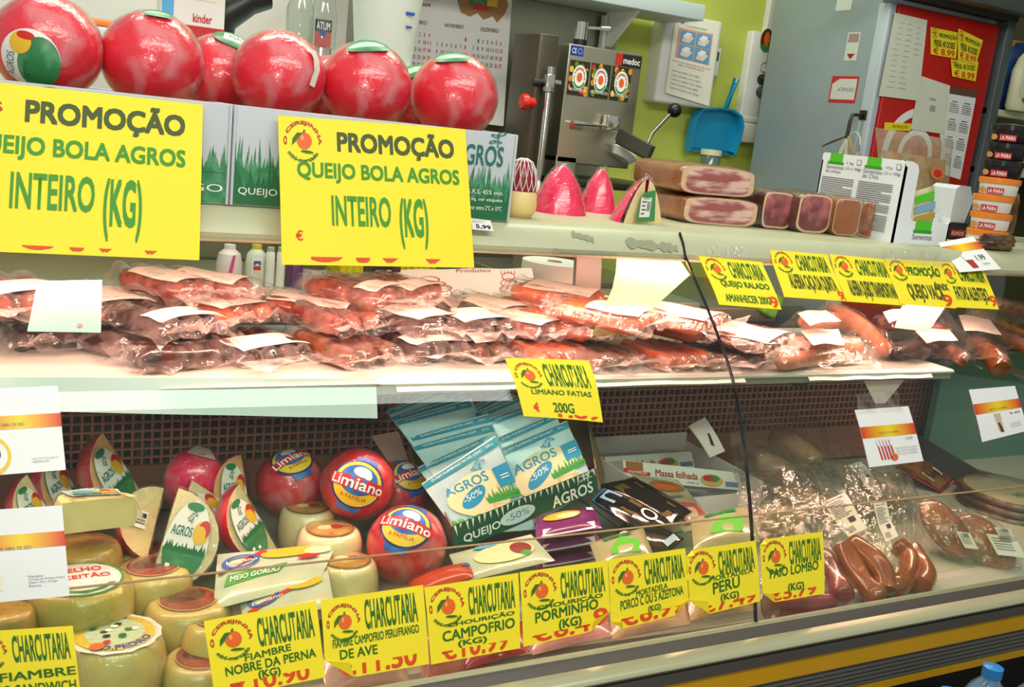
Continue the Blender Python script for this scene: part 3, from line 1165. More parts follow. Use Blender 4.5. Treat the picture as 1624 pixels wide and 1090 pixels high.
def lab_agros(t, b, c, R, sq):
    d = cam_dir(c) + Vector((-.35, 0, -.30))
    fn = on_ball(c, R, sq, d, (.18, 0, 1), .62)
    a = G2()
    a.ell(.5, .5, .48, .50, m_label_w, rings=6)
    a.ell(.66, .46, .32, .44, m_leaf, rings=6)
    a.ell(.34, .74, .17, .18, m_label_y, rings=4)
    a.ell(.40, .86, .14, .07, m_label_r, rings=3)
    a.blades(.44, .52, .2, .3, .8, 4, m_grassp2, 4)
    a.text('AGROS', .17, .16, .30, .56, m_teal, vert=True)
    a.put('label', t, fn)


def leaf_top(dx, dz, rot, w=.5):
    def f(t, b, c, R, sq):
        d = cam_dir(c) * .55 + Vector((dx, -.1, 1.0 + dz))
        fn = on_ball(c, R, sq, d, Vector((rot, 1, 0)), w, lift=.02)
        a = G2()
        a.ell(.5, .5, .5, .24, m_leaf, rings=5)
        a.ell(.46, .5, .40, .10, M('pale_leaf_print', '#8fc79a', .35), rings=4)
        a.put('label', t, fn)
    return f


def leaf_text(t, b, c, R, sq):
    d = cam_dir(c) * .5 + Vector((.35, -.1, 1.0))
    fn = on_ball(c, R, sq, d, Vector((.1, 1, 0)), .6, lift=.02)
    a = G2()
    a.ell(.5, .5, .5, .32, m_leaf, rings=5)
    a.rect(.25, .36, .78, .64, m_label_w, 5, 3)
    a.text('AGROS', .34, .42, .70, .58, m_teal)
    a.put('label', t, fn)


def lab_paper(t, b, c, R, sq):
    fn = on_ball(c, R, sq, cam_dir(c) + Vector((.95, -.1, .35)), (.35, 0, 1), .42, lift=.02)
    a = G2()
    a.poly([(.42, .0), (.62, .0), (.66, .5), (.62, .75), (.56, 1.0), (.28, .98), (.42, .7), (.46, .4)], M('tan_white_label', '#d9cfbf', .5))
    a.put('label', t, fn)


def bp(px, py, y):
    return at(px, py, y=y)


def dia(px_d, P):
    return px_d * ((P - CAM).dot(FW)) / FOC


for px, py, dpx, y, lab, fn, sd in (
        (76, 64, 165, .075, 'leftmost red ball cheese, with a white and green label', lab_agros, 1),
        (242, 78, 156, .085, 'second red ball cheese from the left, plain frosted wrap with no label in front', leaf_top(.1, .2, .0, .3), 2),
        (352, 98, 128, .19, 'red ball cheese half hidden behind the tall one, green and white label on top', leaf_text, 3),
        (443, 103, 146, .085, 'tallest standing red ball cheese, with a tan paper label down its right side', lab_paper, 4),
        (528, 108, 112, .20, 'red ball cheese at the back, only its pale frosted top showing between two others', None, 5),
        (581, 130, 142, .085, 'red ball cheese above the middle poster with one green leaf label on top', leaf_top(-.05, .05, .1, .52), 6),
        (668, 122, 110, .20, 'red ball cheese at the back with a green label, between the two rightmost front ones', leaf_top(-.35, .0, .2, .6), 7),
        (722, 138, 138, .085, 'rightmost red ball cheese on the carton, with a pale green label and loose wrap', leaf_top(-.25, .1, .5, .42), 8)):
    P = bp(px, py, y)
    R_ = dia(dpx, P) / 2
    P.z = TZ + .118 + R_ * .97
    ball(P, R_, lab, sd, fn)
    if sd == 8:
        pass

# ---- pink cheese wedges, shared builder


def wedge_geo(R, ang, n=14, m=10, sq=.95):
    """orange-segment wedge of a ball: axis along Z, one flat face in the XZ plane facing -Y"""
    rind, cut = Geo(), Geo()
    rind.grid(m, n, lambda u, v: Vector((R * cos(ang * u) * cos(pi * (v - .5)), R * sin(ang * u) * cos(pi * (v - .5)), R * sq * sin(pi * (v - .5)))))
    for a, fl in ((0, 1), (ang, 0)):
        vs = [Vector((R * q * cos(a) * cos(pi * (i / n - .5)), R * q * sin(a) * cos(pi * (i / n - .5)), R * sq * q * sin(pi * (i / n - .5)))) for q in (.0, .5, 1) for i in range(n + 1)]
        fs = [(k * (n + 1) + i, k * (n + 1) + i + 1, (k + 1) * (n + 1) + i + 1, (k + 1) * (n + 1) + i) for k in range(2) for i in range(n)]
        cut.add(vs, fs if fl == 0 else [tuple(reversed(f)) for f in fs], 0, False)
    return rind, cut


m_paste = M('pale_cheese_paste', '#efd7a0', .45, col2='#e8cf98', scale=20)
m_paste_o = M('orange_cheese_paste', '#efb070', .4, col2='#f0bd86', scale=12)


def wedge(c, R, rot, label, ang=radians(95), lab=None, wm=None, rind=None, paste=None, seed=1, group='red cheese wedges in clear film', name='cheese_wedge'):
    t = thing(name, label, 'cheese', c, rot, group)
    rg, cg = wedge_geo(R, ang)
    b = rg.build('red_rind', rind or m_waxp, t, local=True, sharp=0)
    cg.build('cut_face', paste or m_paste, t, local=True)
    # film: hull a little larger, creased at the point
    r2, c2 = wedge_geo(R * 1.05, ang, 18, 14)
    fg = Geo()
    off = Vector((-R * .03 * cos(ang / 2), -R * .05, 0))
    for src in (r2, c2):
        fg.add([p + off + Vector((nz(p, 55, seed), nz(p, 55, seed + 1), nz(p, 55, seed + 2))) * R * .05 for p in src.v], src.f, 0, False)
    fg.build('film', wm or m_cling_c, t, local=True, sharp=0)
    if lab:
        a = G2()
        lab(a)
        a.put('label', t, lambda u, v, o: Vector((R * u, -R * .062 - o, R * .95 * (v * 2 - 1))), local=True)
    return t


def wl_agros(a):
    a.ell(.42, .5, .40, .41, m_leaf, rings=3)
    a.ell(.42, .46, .402, .452, m_label_w, rings=3, a0=radians(-4), a1=radians(184))
    a.blades(.06, .80, .40, .43, .52, 18, m_grassp2, 5, 1)
    a.ell(.42, .86, .16, .045, m_leaf, rings=2)
    a.ell(.64, .62, .15, .12, m_label_y, rings=3)
    a.ell(.68, .66, .11, .09, m_label_r, rings=2)
    a.ell(.62, .60, .11, .09, m_label_y, rings=2)
    a.text('AGROS', .10, .56, .48, .66, m_teal, off=.02)
    sprout(a, .42, .72, .14, .10, m_teal)
    a.rect(.16, .24, .24, .28, m_ink_w)
    a.rect(.34, .20, .42, .24, m_ink_w)


def wl_price(a):
    a.rect(.25, .35, .75, .72, m_ink_w)
    a.rect(.3, .60, .7, .64, m_tgrey)
    a.rect(.3, .54, .62, .57, m_tgrey)
    a.rect(.3, .40, .46, .50, m_tblack)


def pz(px, py, z):
    return at(px, py, z=z)


# three pink wedges beside the box (rounded pieces)
def pink_piece(px0, px1, pyb, pyt, yaw, label, lab=False, seed=1):
    b = at((px0 + px1) / 2, pyb, z=TZ)
    k = ((b - CAM).dot(FW)) / FOC
    wd, hh = (px1 - px0) * k, (pyb - pyt) * k * 1.02
    t = thing('cheese_wedge', label, 'cheese', (b.x, b.y + wd * .35, TZ), (0, 0, yaw), 'bright pink waxed cheese pieces in film')
    # quarter of a ball standing on its cut face: rounded outside, two cut faces
    R = wd * .62

    def pt(a, e, q=1.0):
        f = max(0.0, 1 - e / (pi / 2)) ** .56
        return Vector((R * q * cos(a) * f - R * .3, R * q * sin(a) * f - R * .3, hh * q * (e / (pi / 2)) ** .92))
    rg = Geo().grid(14, 10, lambda u, v: pt(-pi / 2 - .15 + u * (pi * .98), (pi / 2) * v * .985))
    rg.build('pink_rind', M('bright_pink_wax', '#f2205c', .25, col2='#e2184e', scale=8, coat=.4), t, local=True, sharp=0)
    cg = Geo()
    for a in (-pi / 2 - .15, pi * .48 + .0):
        vs = [pt(a, (pi / 2) * j / 10 * .985) for j in range(11)] + [Vector((-R * .3, -R * .3, 0))]
        cg.add(vs, [(i, i + 1, 11) for i in range(10)], 0, False)
    cg.add([pt(-pi / 2 - .15 + i / 14 * pi * .98, 0) for i in range(15)] + [Vector((-R * .3, -R * .3, 0))], [(i, i + 1, 15) for i in range(14)], 0, False)
    cg.build('cut_face', m_paste, t, local=True)
    fg = Geo().grid(20, 14, lambda u, v: pt(-pi / 2 - .3 + u * pi * 1.08, (pi / 2) * v * .99, 1.04) + Vector((0, 0, .001)) + Vector((nz((u * 4, v * 4, seed), 2.2), nz((u * 4, v * 4, seed + 5), 2.2), nz((u * 4, v * 4, seed + 9), 2.2) * .6)) * .003)
    # twisted tail of film at the top
    fg.add([pt(0.2, 1.45, 1.03), pt(1.2, 1.42, 1.03), pt(.7, 1.5, 1.03) + Vector((-.006, .0, .012)), pt(2.2, 1.4, 1.0) + Vector((-.012, 0, .008))], [(0, 1, 2), (1, 3, 2)], 0, False)
    fg.build('film', m_cling_c, t, local=True, sharp=0)
    if lab:
        a = G2()
        a.poly([(.05, 0), (.95, 0), (.8, .95), (.25, .85)], M('green_white_label', '#3d8e52', .4))
        a.rect(.18, .12, .66, .72, m_ink_w)
        for k in range(4):
            a.rect(.24, .2 + k * .12, .40 + .05 * (k % 2), .25 + k * .12, m_tgrey)
        for k in range(6):
            a.rect(.48 + k * .025, .3, .49 + k * .025, .6, m_tblack)
        a.text('AGROS', .26, .66, .60, .74, m_tblack)
        a.put('label', t, lambda u, v, o: Vector((-R * .3 - .006 - o, -R * .3 + R * .66 * (1 - 2 * u), .005 + hh * .74 * v)), local=True)
    return t


pink_piece(874, 948, 343, 268, -2.1, 'bright pink waxed cheese piece nearest the carton, in clear film', False, 1)
pink_piece(938, 990, 340, 272, -2.3, 'bright pink waxed cheese piece standing between and behind the other two', False, 2)
pink_piece(972, 1054, 356, 286, 2.0, 'bright pink waxed cheese piece with a white barcode label, beside the bacon', True, 3)

# small netted cheese at the box end
P = at(826, 300, y=.09)
t = thing('small_cheese', 'small pale cheese with a dark red top under netting, at the end of the carton', 'cheese', (P.x, P.y, TZ))
R_ = dia(56, P) / 2
g = Geo().lathe([(0, 0), (R_ * .7, .0), (R_ * .98, .012), (R_, .025), (R_ * .95, .04), (R_ * .8, .048), (0, .05)], 32, Matrix.Translation((P.x, P.y, TZ)))
g.build('pale_rind', M('pale_yellow_rind', '#e9cf8c', .4, col2='#e4c47c', scale=20), t, sharp=0)
g = Geo().lathe([(R_ * .86, .044), (R_ * .9, .055), (R_ * .72, .078), (R_ * .4, .092), (0, .096)], 32, Matrix.Translation((P.x, P.y, TZ)))
g.build('red_top', M('dark_red_seal', '#8c1420', .3, col2='#a82030', scale=20), t, sharp=0)
g = Geo()
for k in range(16):
    for s in (1, -1):
        pts = [(P.x + R_ * .93 * cos(k * pi / 8 + s * j * .14) * q, P.y + R_ * .93 * sin(k * pi / 8 + s * j * .14) * q, TZ + z) for j, (q, z) in enumerate(((.99, .046), (.99, .058), (.84, .079), (.55, .094), (.2, .099)))]
        g.tube(pts, .0007, 5)
g.build('netting', M('white_netting', '#e8dcd8', .5), t)

# ---- smoked bacon slabs
m_smoke = M('smoked_rind', '#8f4a1c', .35, col2='#a8622a', scale=10, coat=.3)


def meat_mat(name, c1, c2, c3, sc=6, st=(1, 1, 4)):
    m = M(name, c1, .3, col2=c2, scale=sc, lo=.46, hi=.56, coat=.4, detail=4, stretch=st)
    return m


m_bacon = meat_mat('streaky_bacon_meat', '#a04a4a', '#e6bcae', '', 26, (.35, .35, 1.6))
m_ham = meat_mat('cured_ham_meat', '#6e1c20', '#b8605c', '', 14, (1, 1, 1))
m_fat = M('cream_fat', '#dcb48c', .35, coat=.3)
m_pack = film('vacuum_film', haze0=.0, haze1=.06, gloss=.03, rough=.1, scale=30, bscale=140, bump=.7)


def slab(name, p0, p1, h, depth, label, group, meat, rind, seed, yaw=0.0, base=TZ, cat='meat', fatw=.12, tilt=0, filmm=None):
    """loaf of meat: cut face between p0 and p1 (world, front bottom edge), running back by depth"""
    p0, p1 = Vector(p0), Vector(p1)
    ax = (p1 - p0)
    w_ = ax.length
    ax.normalize()
    bk = Vector((-ax.y, ax.x, 0))
    t = thing(name, label, cat, (p0 + p1) / 2, (0, 0, 0), group)
    rr = random.Random(seed)
    n = 40

    def outline(k, q, dd):
        a = 2 * pi * k / n
        ca, sa = cos(a), sin(a)
        e = .45
        x = math.copysign(abs(ca) ** e, ca) * .5 * w_ * q
        z = math.copysign(abs(sa) ** e, sa) * .5 * h * q
        wob = 1 + .06 * nz((cos(a) * 1.5, sin(a) * 1.5, seed + dd * 3), 1.0)
        return p0 + ax * (w_ / 2 + x * wob) + Vector((0, 0, h / 2 + z * wob)) + bk * dd
    st = [0, .006, .02, .3 * depth, .6 * depth, .92 * depth, depth]
    sc = [.93, .98, 1.0, 1.02, 1.0, .95, .82]
    g = Geo()
    vs = [outline(k, s_, d) for d, s_ in zip(st, sc) for k in range(n)]
    fs = [(j * n + k, j * n + (k + 1) % n, (j + 1) * n + (k + 1) % n, (j + 1) * n + k) for j in range(len(st) - 1) for k in range(n)]
    fs.append(tuple((len(st) - 1) * n + k for k in range(n)))
    fs.append(tuple(reversed(range(n))))
    g.add(vs, fs, 0)
    b = g.build('smoked_outside', rind, t)
    # cut face: fat rim and lean
    g = Geo()
    cen = p0 + ax * w_ / 2 + Vector((0, 0, h / 2)) - bk * .0012
    for q0, q1, mi in ((.95, .95 - fatw, 1), (.95 - fatw, .5, 0), (.5, .001, 0)):
        vs = [outline(k, q, -.0008 - .004 * (1 - q)) for q in (q0, q1) for k in range(n)]
        g.add(vs, [(k, n + k, n + (k + 1) % n, (k + 1) % n) for k in range(n)], mi)
    g.build('cut_meat', [meat, m_fat], t, sharp=0)
    g = Geo()
    st2 = [-.006, -.003, .03, .5 * depth, depth * 1.03]
    sc2 = [.9, 1.02, 1.06, 1.05, .9]
    vs = [outline(k, s_, d) + Vector((rr.uniform(-1, 1), rr.uniform(-1, 1), rr.uniform(-1, 1))) * .0016 for d, s_ in zip(st2, sc2) for k in range(n)]
    fs = [(j * n + k, j * n + (k + 1) % n, (j + 1) * n + (k + 1) % n, (j + 1) * n + k) for j in range(len(st2) - 1) for k in range(n)]
    fs.append(tuple(reversed(range(n))))
    # seam flange sticking out at the right end
    g.add([v if v.z > base else Vector((v.x, v.y, base + .0005)) for v in vs], fs, 0, False)
    g.add([p0 + ax * w_ * 1.0 + Vector((0, 0, h * .15)), p0 + ax * (w_ + .022) + Vector((0, 0, h * .2)), p0 + ax * (w_ + .018) + Vector((0, 0, h * .8)), p0 + ax * w_ + Vector((0, 0, h * .85))], [(0, 1, 2, 3)], 0, False)
    g.build('vacuum_film', filmm or m_pack, t, sharp=0)
    return t


GB = 'smoked meats on the case top'
a0, a1 = at(1078, 353, z=TZ), at(1200, 362, z=TZ)
H1 = 44 * ((a0 - CAM).dot(FW)) / FOC
slab('bacon_slab', a0, a1, H1, .16, 'smoked bacon slab at the bottom of the stack of two', GB, m_bacon, m_smoke, 3)
b0 = a0 + Vector((-.008, .015, H1 + .002))
b1 = a1 + Vector((-.006, .015, H1 + .002))
slab('bacon_slab', b0, b1, H1 * 1.05, .20, 'thick smoked bacon slab lying on top of the other one', GB, m_bacon, m_smoke, 8, base=TZ + H1)
for k, (x0, x1, yb, yt, lab, ml, rd, sd) in enumerate((
        (1203, 1256, 366, 300, 'vacuum packed cured ham piece next to the bacon stack, showing a marbled cut', m_ham, M('dark_ham_crust', '#5a2a1c', .35, coat=.3), 11),
        (1258, 1316, 372, 304, 'vacuum packed dark cured ham piece, second from the bacon stack', m_ham, M('dark_ham_crust', '#5a2a1c', .35, coat=.3), 12),
        (1316, 1362, 377, 312, 'vacuum packed meat with an orange brown skin facing the aisle', m_smoke, m_smoke, 13),
        (1358, 1388, 379, 318, 'vacuum packed orange brown meat touching the white carton', m_smoke, m_smoke, 14))):
    p0, p1 = at(x0, yb - 4, z=TZ), at(x1 - 3, yb, z=TZ)
    hh = (yb - yt) * ((p0 - CAM).dot(FW)) / FOC * .93
    slab('ham_piece', p0, p1, hh, .12, lab, 'vacuum packed cured ham pieces', ml, rd, sd, fatw=.10 if k < 2 else .04)

# ---- white carton with cut-out front, standing at the end
m_carton = M('white_carton', '#e9ecee', .55)
C0, C1, C2 = at(1290, 360, z=TZ), at(1428, 386, z=TZ), at(1500, 388, z=TZ)
cx, cyf, cyb = 1.652, C1.y, C0.y
hC = at(1437, 255, x=cx).z - TZ
xr = at(1500, 388, y=cyf).x
t = thing('display_carton', 'tall white shelf carton with a cut out front, small print and green bands', 'carton', (cx + .06, (cyf + cyb) / 2, TZ))
g = Geo()


def side(u, v, o=0.0):
    return Vector((cx - o, cyb + (cyf - cyb) * u, TZ + hC * v))


def rpoly(pts, r=.05):
    return pts


pl_ = [(0, 0), (1, 0), (1, .93), (.985, .97), (.94, 1.0), (.02, 1.0), (0, .98)]
g.prism(pl_, lambda a, b, d: side(a, b, -d), .004)
wF = xr - cx
fr = [(0, 0), (1, 0), (1, .42), (.86, .36), (.62, .30), (.42, .32), (.40, .40), (.38, .80), (.16, .97), (0, 1.0)]
fr = [(0, 0), (1, 0), (1, .30), (.95, .28), (.30, .28), (.24, .33), (.24, .90), (.20, .97), (.10, 1.0), (0, 1.0)]
g.prism(fr, lambda a, b, d: Vector((cx + wF * a, cyf + d, TZ + hC * b)), .004)
g.prism([(0, 0), (1, 0), (1, .85), (.8, .45), (0, .35)][::-1], lambda a, b, d: Vector((xr - d, cyb + (cyf - cyb) * (1 - a), TZ + hC * b)), .004)
g.box((cx + wF / 2, (cyf + cyb) / 2, TZ + .003), (wF - .01, cyb - cyf - .01, .004))
g.box((cx + wF / 2, cyb - .002, TZ + hC * .45), (wF, .004, hC * .9))
cb = g.build('carton_walls', m_carton, t)
a = G2()
m_lime = M('lime_green_ink', '#4fc01a', .5)
for u0, kg in ((.16, '1 kg'), (.62, '1,8 kg')):
    a.rect(u0 - .06, .88, u0 + .10, 1.0, m_lime)
    a.rect(u0 - .08, .86, u0 + .12, .895, M('dark_lime_ink', '#2f9a1c', .5))
    a.text('Sementes', u0 - .09, .80, u0 + .13, .85, m_tgrey)
    a.text('de Linhaça' if u0 < .3 else 'de Chia', u0 - .09, .74, u0 + .10, .79, m_tgrey)
    a.text(kg, u0 + .16, .87, u0 + .24, .91, m_tblack)
    a.text('(12 x 150g)', u0 + .15, .80, u0 + .34, .845, m_tblack)
    a.rect(u0 + .28, .88, u0 + .33, .95, m_tgrey)
    a.rect(u0 + .287, .888, u0 + .323, .942, m_carton)
    rr = random.Random(4)
    for k in range(23):
        v = .68 - k * .026
        a.rect(u0 - .12, v, u0 + .28 - rr.choice((0, 0, .02, .12, .2)) * (k % 5 == 4), v + .011, m_tgrey)
a.put('side_print', cb, side)
a = G2()
a.rect(.36, .16, .66, .30, m_lime)
a.rect(.34, .14, .68, .18, M('dark_lime_ink', '#2f9a1c', .5))
a.text('Sementes', .34, .06, .70, .13, m_tgrey)
a.put('front_print', cb, lambda u, v, o: Vector((cx + wF * u, cyf - o, TZ + hC * v)))
# seed sachet inside the carton
Q = Quad(at(1446, 305, y=cyf + .05), at(1482, 294, y=cyf + .05), at(1480, 352, y=cyf + .03), at(1442, 360, y=cyf + .03))
o = Geo()
for k in (1, -1):
    o.grid(8, 8, lambda u, v: Q(u, v, k * .006 * (max(0, 16 * u * (1 - u) * v * (1 - v))) ** .5))
o = o.build('seed_sachet', M('pale_sachet_film', '#cfc9a0', .3, col2='#b0a878', scale=15))
tag(o, 'small seed sachet with green and blue print standing inside the white carton', 'sachet')
G2().rect(.1, .62, .9, .85, m_lime).rect(.08, .34, .95, .56, M('sachet_blue', '#7fa3b8', .4)).rect(.1, .1, .95, .26, M('sachet_gold', '#b08c30', .4)).put('print', o, lambda u, v, o: Q(u, v, .0066 + o))
# film-wrapped bread tray behind the carton
Q = Quad(at(1388, 202, y=.34), at(1512, 222, y=.34), at(1500, 345, y=.31), at(1400, 330, y=.31))
g = Geo()
for k in (1, -1):
    g.grid(14, 12, lambda u, v: Q(u, v, k * .022 * (max(0, 16 * u * (1 - u) * v * (1 - v))) ** .4 + .002 * nz((u * 6, v * 6, k), 1)))
t = thing('bread_pack', 'large clear bag of flat brown bread leaning behind the white carton', 'bread', Q(.5, 0))
g.build('film_bag', film('bread_bag_film', haze0=.22, haze1=.5, body='#c9c3a2', gloss=.05), t, sharp=0)
g = Geo()
for k in range(6):
    c = Q(.18 + k * .13, .42)
    g.lathe([(0, -.03), (.03, -.026), (.045, 0), (.04, .02), (.02, .032), (0, .034)], 16, Matrix.Translation(c + Vector((0, .0, 0))))
o2 = Geo().grid(10, 8, lambda u, v: Q(.06 + .88 * u, .05 + .68 * v, .012 * (max(0, 16 * u * (1 - u) * v * (1 - v))) ** .5 + .003 * sin(30 * u)))
o2.build('bread', M('brown_bread_crust', '#a67a48', .6, col2='#c29a64', scale=30), t)
a = G2()
a.ell(.70, .52, .10, .08, M('bread_tag_orange', '#cf7a3a', .5)).ell(.70, .52, .06, .05, m_label_r)
a.put('label', t, lambda u, v, o: Q(u, v, .024 + o))

# ---- stack of seven small tins
GT = 'stack of small pate tins'
tops = []
Pb = at(1562, 386, y=.10)
kk = ((Pb - CAM).dot(FW)) / FOC
hT = 27.5 * kk * .985
Rt = 30 * kk
zz = TZ
names = ['lowest tin of the stack, with an orange lid', 'second tin from the bottom of the stack, with an orange lid', 'middle orange lidded tin, third from the bottom of the stack', 'fourth tin up, the highest one with an orange lid', 'lowest of the three black lidded tins in the stack', 'black lidded tin second from the top of the stack', 'black lidded tin at the very top of the stack']
Pt = at(1588, 266, y=.10)
for k in range(7):
    blk = k >= 4
    x = Pb.x + (k * .0012) + (.004 if blk else 0) + (.003 if k % 2 else 0)
    T = Matrix.Translation((x, .10 + .002 * (k % 3), zz))
    t = thing('pate_tin', names[k], 'tin', (x, .10, zz), group=GT)
    hb = hT * .97
    g = Geo().lathe([(0, 0), (Rt * .86, 0), (Rt * .9, .002), (Rt * .96, hb * .7)], 36, T)
    b = g.build('tub', M('black_tin_side', '#1b1515', .3) if blk else M('white_tin_side', '#e8e2d8', .35), t)
    g = Geo().lathe([(Rt * .96, hb * .66), (Rt * 1.02, hb * .68), (Rt * 1.03, hb * .96), (Rt * .98, hb), (0, hb)], 36, T)
    g.build('lid', M('black_tin_lid', '#141414', .25) if blk else M('orange_tin_lid', '#e8801e', .3), t)
    a = G2()
    a.rect(.30, .08, .70, .60, m_pred, 8, 1) if True else None
    a.text('LA PIARA', .34, .18, .68, .50, m_ink_w, off=.02)
    a.ell(.14, .36, .12, .24, M('bread_print', '#c98d52', .5))
    th0 = math.atan2(CAM.y - .1, CAM.x - x) + .75
    a.put('label', b, lambda u, v, o: Vector((x + (Rt * (.9 + .06 * v) + .0008 + o) * cos(th0 - 2.0 + 2.2 * u), .10 + .002 * (k % 3) + (Rt * (.9 + .06 * v) + .0008 + o) * sin(th0 - 2.0 + 2.2 * u), zz + hb * .7 * v)))
    zz += hT
# small white, black and red carton between carton and tins
p0 = at(1506, 380, z=TZ)
t = thing('small_box', 'small white box with a black and red foot, between the carton and the tins', 'box', (p0.x + .03, p0.y + .05, TZ))
kk = ((p0 - CAM).dot(FW)) / FOC
g = Geo().box((p0.x + .03, p0.y + .05, TZ + 28 * kk / 2 + .0), (.06, .09, 26 * kk), r=.002)
b = g.build('lower_box', M('black_box_card', '#1a1414', .4), t)
G2().rect(.08, .2, .9, .62, m_pred).text('PLUMROSE', .14, .28, .84, .5, m_ink_w).put('print', b, lambda u, v, o: Vector((p0.x + .06 * u, p0.y + .005 - o, TZ + 26 * kk * v)))
pol = [(0, 0), (.85, 0), (1.1, .62), (.8, 1.0), (.2, 1.0), (0, .9)]
Geo().prism(pol, lambda a, b_, d: Vector((p0.x + .06 * a, p0.y + .01 + d, TZ + 27 * kk + 58 * kk * b_)), .07).build('upper_box', M('white_box_card', '#d6dbe2', .5), t)
# brown wrapped packs at the right edge
for k, (px, py, w_, h_, lab) in enumerate(((1600, 345, 44, 74, 'brown wrapped pack standing right of the tins'), (1598, 388, 60, 26, 'flat brown wrapped pack lying at the right end of the case top'), (1608, 288, 34, 56, 'crinkled olive brown bag behind the tins at the right edge'))):
    P = at(px, py + h_ / 2, z=TZ) if k < 2 else at(px, py, y=.35)
    kk = ((P - CAM).dot(FW)) / FOC
    if k == 2:
        P.z = TZ
        h_ = 100
    g = Geo()
    for s_ in (1, -1):
        g.grid(12, 12, lambda u, v: Vector((P.x + (u - .5) * w_ * kk * 1.3, P.y + .03 + s_ * .02 * (max(0, 16 * u * (1 - u) * v * (1 - v))) ** .5 + .006 * nz((u * 5, v * 5, k * 3.3), 1.3), TZ + h_ * kk * v)), sm=False)
    o = g.build('wrapped_pack', M('brown_wrapper', '#4a3020', .25, col2='#7a5a34', scale=20), sharp=0)
    tag(o, lab, 'food pack', 'brown wrapped packs by the tins')

# ================================================================ behind the case: machine, wall things, fridge, shelves
# ---- stainless bone saw
YM = 1.15
mL, mR = at(894, 150, y=YM).x, at(1012, 150, y=YM).x
zt, zb = at(894, 67, y=YM).z, at(862, 300, y=YM).z
t = thing('bone_saw', 'stainless butcher band saw with fruit stickers on its front and a red stop button', 'band saw', ((mL + mR) / 2, 1.3, .95))
m_saw = M('saw_steel', '#b4b09c', .28, .85, col2='#a09c86', scale=3)
g = Geo().box(((mL + mR) / 2, YM + .11, (zt + zb) / 2 + .04), (mR - mL, .22, zt - zb - .08), r=.004)
hs = g.build('housing', m_saw, t)
zc = at(1000, 205, y=YM).z
g = Geo().box((mL + .035, YM + .10, (zb + .95) / 2 + .05), (.07, .2, zb - .95 + .1), r=.003)
g.build('column', m_saw, t)
g = Geo().box(((mL + mR) / 2 - .02, YM + .12, .98), (mR - mL + .2, .4, .06), r=.004)
g.build('base', m_saw, t)
g = Geo().box(((mL + mR) / 2 + .02, YM + .02, at(950, 290, y=YM).z), (mR - mL + .12, .3, .02), r=.003)
g.build('saw_table', M('dark_saw_table', '#3c3a33', .35, .7), t)
# polished post on the left with red stop button
A, B = at(874, 112, y=YM - .05), at(846, 290, y=YM - .05)
Geo().tube([(A.x, YM - .05, B.z - .15), (A.x, YM - .05, A.z + .01)], .0105, 16).build('polished_post', m_steel2, t)
Geo().box((A.x + .012, YM - .03, A.z - .03), (.05, .05, .014), r=.003).box((A.x - .002, YM - .05, A.z - .035), (.026, .026, .05), r=.004).build('post_clamp', m_steel2, t)
P = at(838, 162, y=YM - .02)
Geo().box((P.x + .045, YM + .06, P.z - .02), (.06, .16, .42), r=.004).build('switch_plate', M('brown_grey_steel', '#5b5347', .35, .6), t)
X = Matrix.Translation((P.x + .008, YM - .02, P.z)) @ Euler((0, -pi / 2, 0)).to_matrix().to_4x4()
Geo().lathe([(0, .03), (.018, .03), (.022, .024), (.022, .014), (.014, .01), (.014, -.01)], 24, X).build('stop_button', M('red_button', '#d8281a', .3), t)
P2 = at(850, 130, y=YM - .02)
X = Matrix.Translation((P2.x + .004, YM - .02, P2.z)) @ Euler((0, -pi / 2, 0)).to_matrix().to_4x4()
Geo().lathe([(0, .016), (.011, .014), (.012, 0), (.009, -.02)], 20, X).build('switch_knob', m_dark, t)
# blade tensioner on top
P = at(920, 66, y=YM + .08)
Geo().tube([(P.x, YM + .08, zt), (P.x, YM + .08, zt + .022)], .021, 20).build('collar', m_black, t)
Geo().tube([(P.x, YM + .08, zt + .02), (P.x, YM + .08, zt + .072)], .018, 20).build('tension_post', m_steel2, t)
Geo().tube([(P.x + .016, YM + .08, zt + .058), (P.x + .065, YM + .07, zt + .062)], .0045, 10).tube([(P.x + .06, YM + .071, zt + .0615), (P.x + .088, YM + .066, zt + .064)], .008, 12).build('tension_lever', m_steel2, t)
# stickers
kz = 1 / ((at(950, 150, y=YM) - CAM).dot(FW) / FOC)


def msurf(u, v, o=0):
    return Vector((mL + (mR - mL) * u, YM - o, zb + (zt - zb) * v))


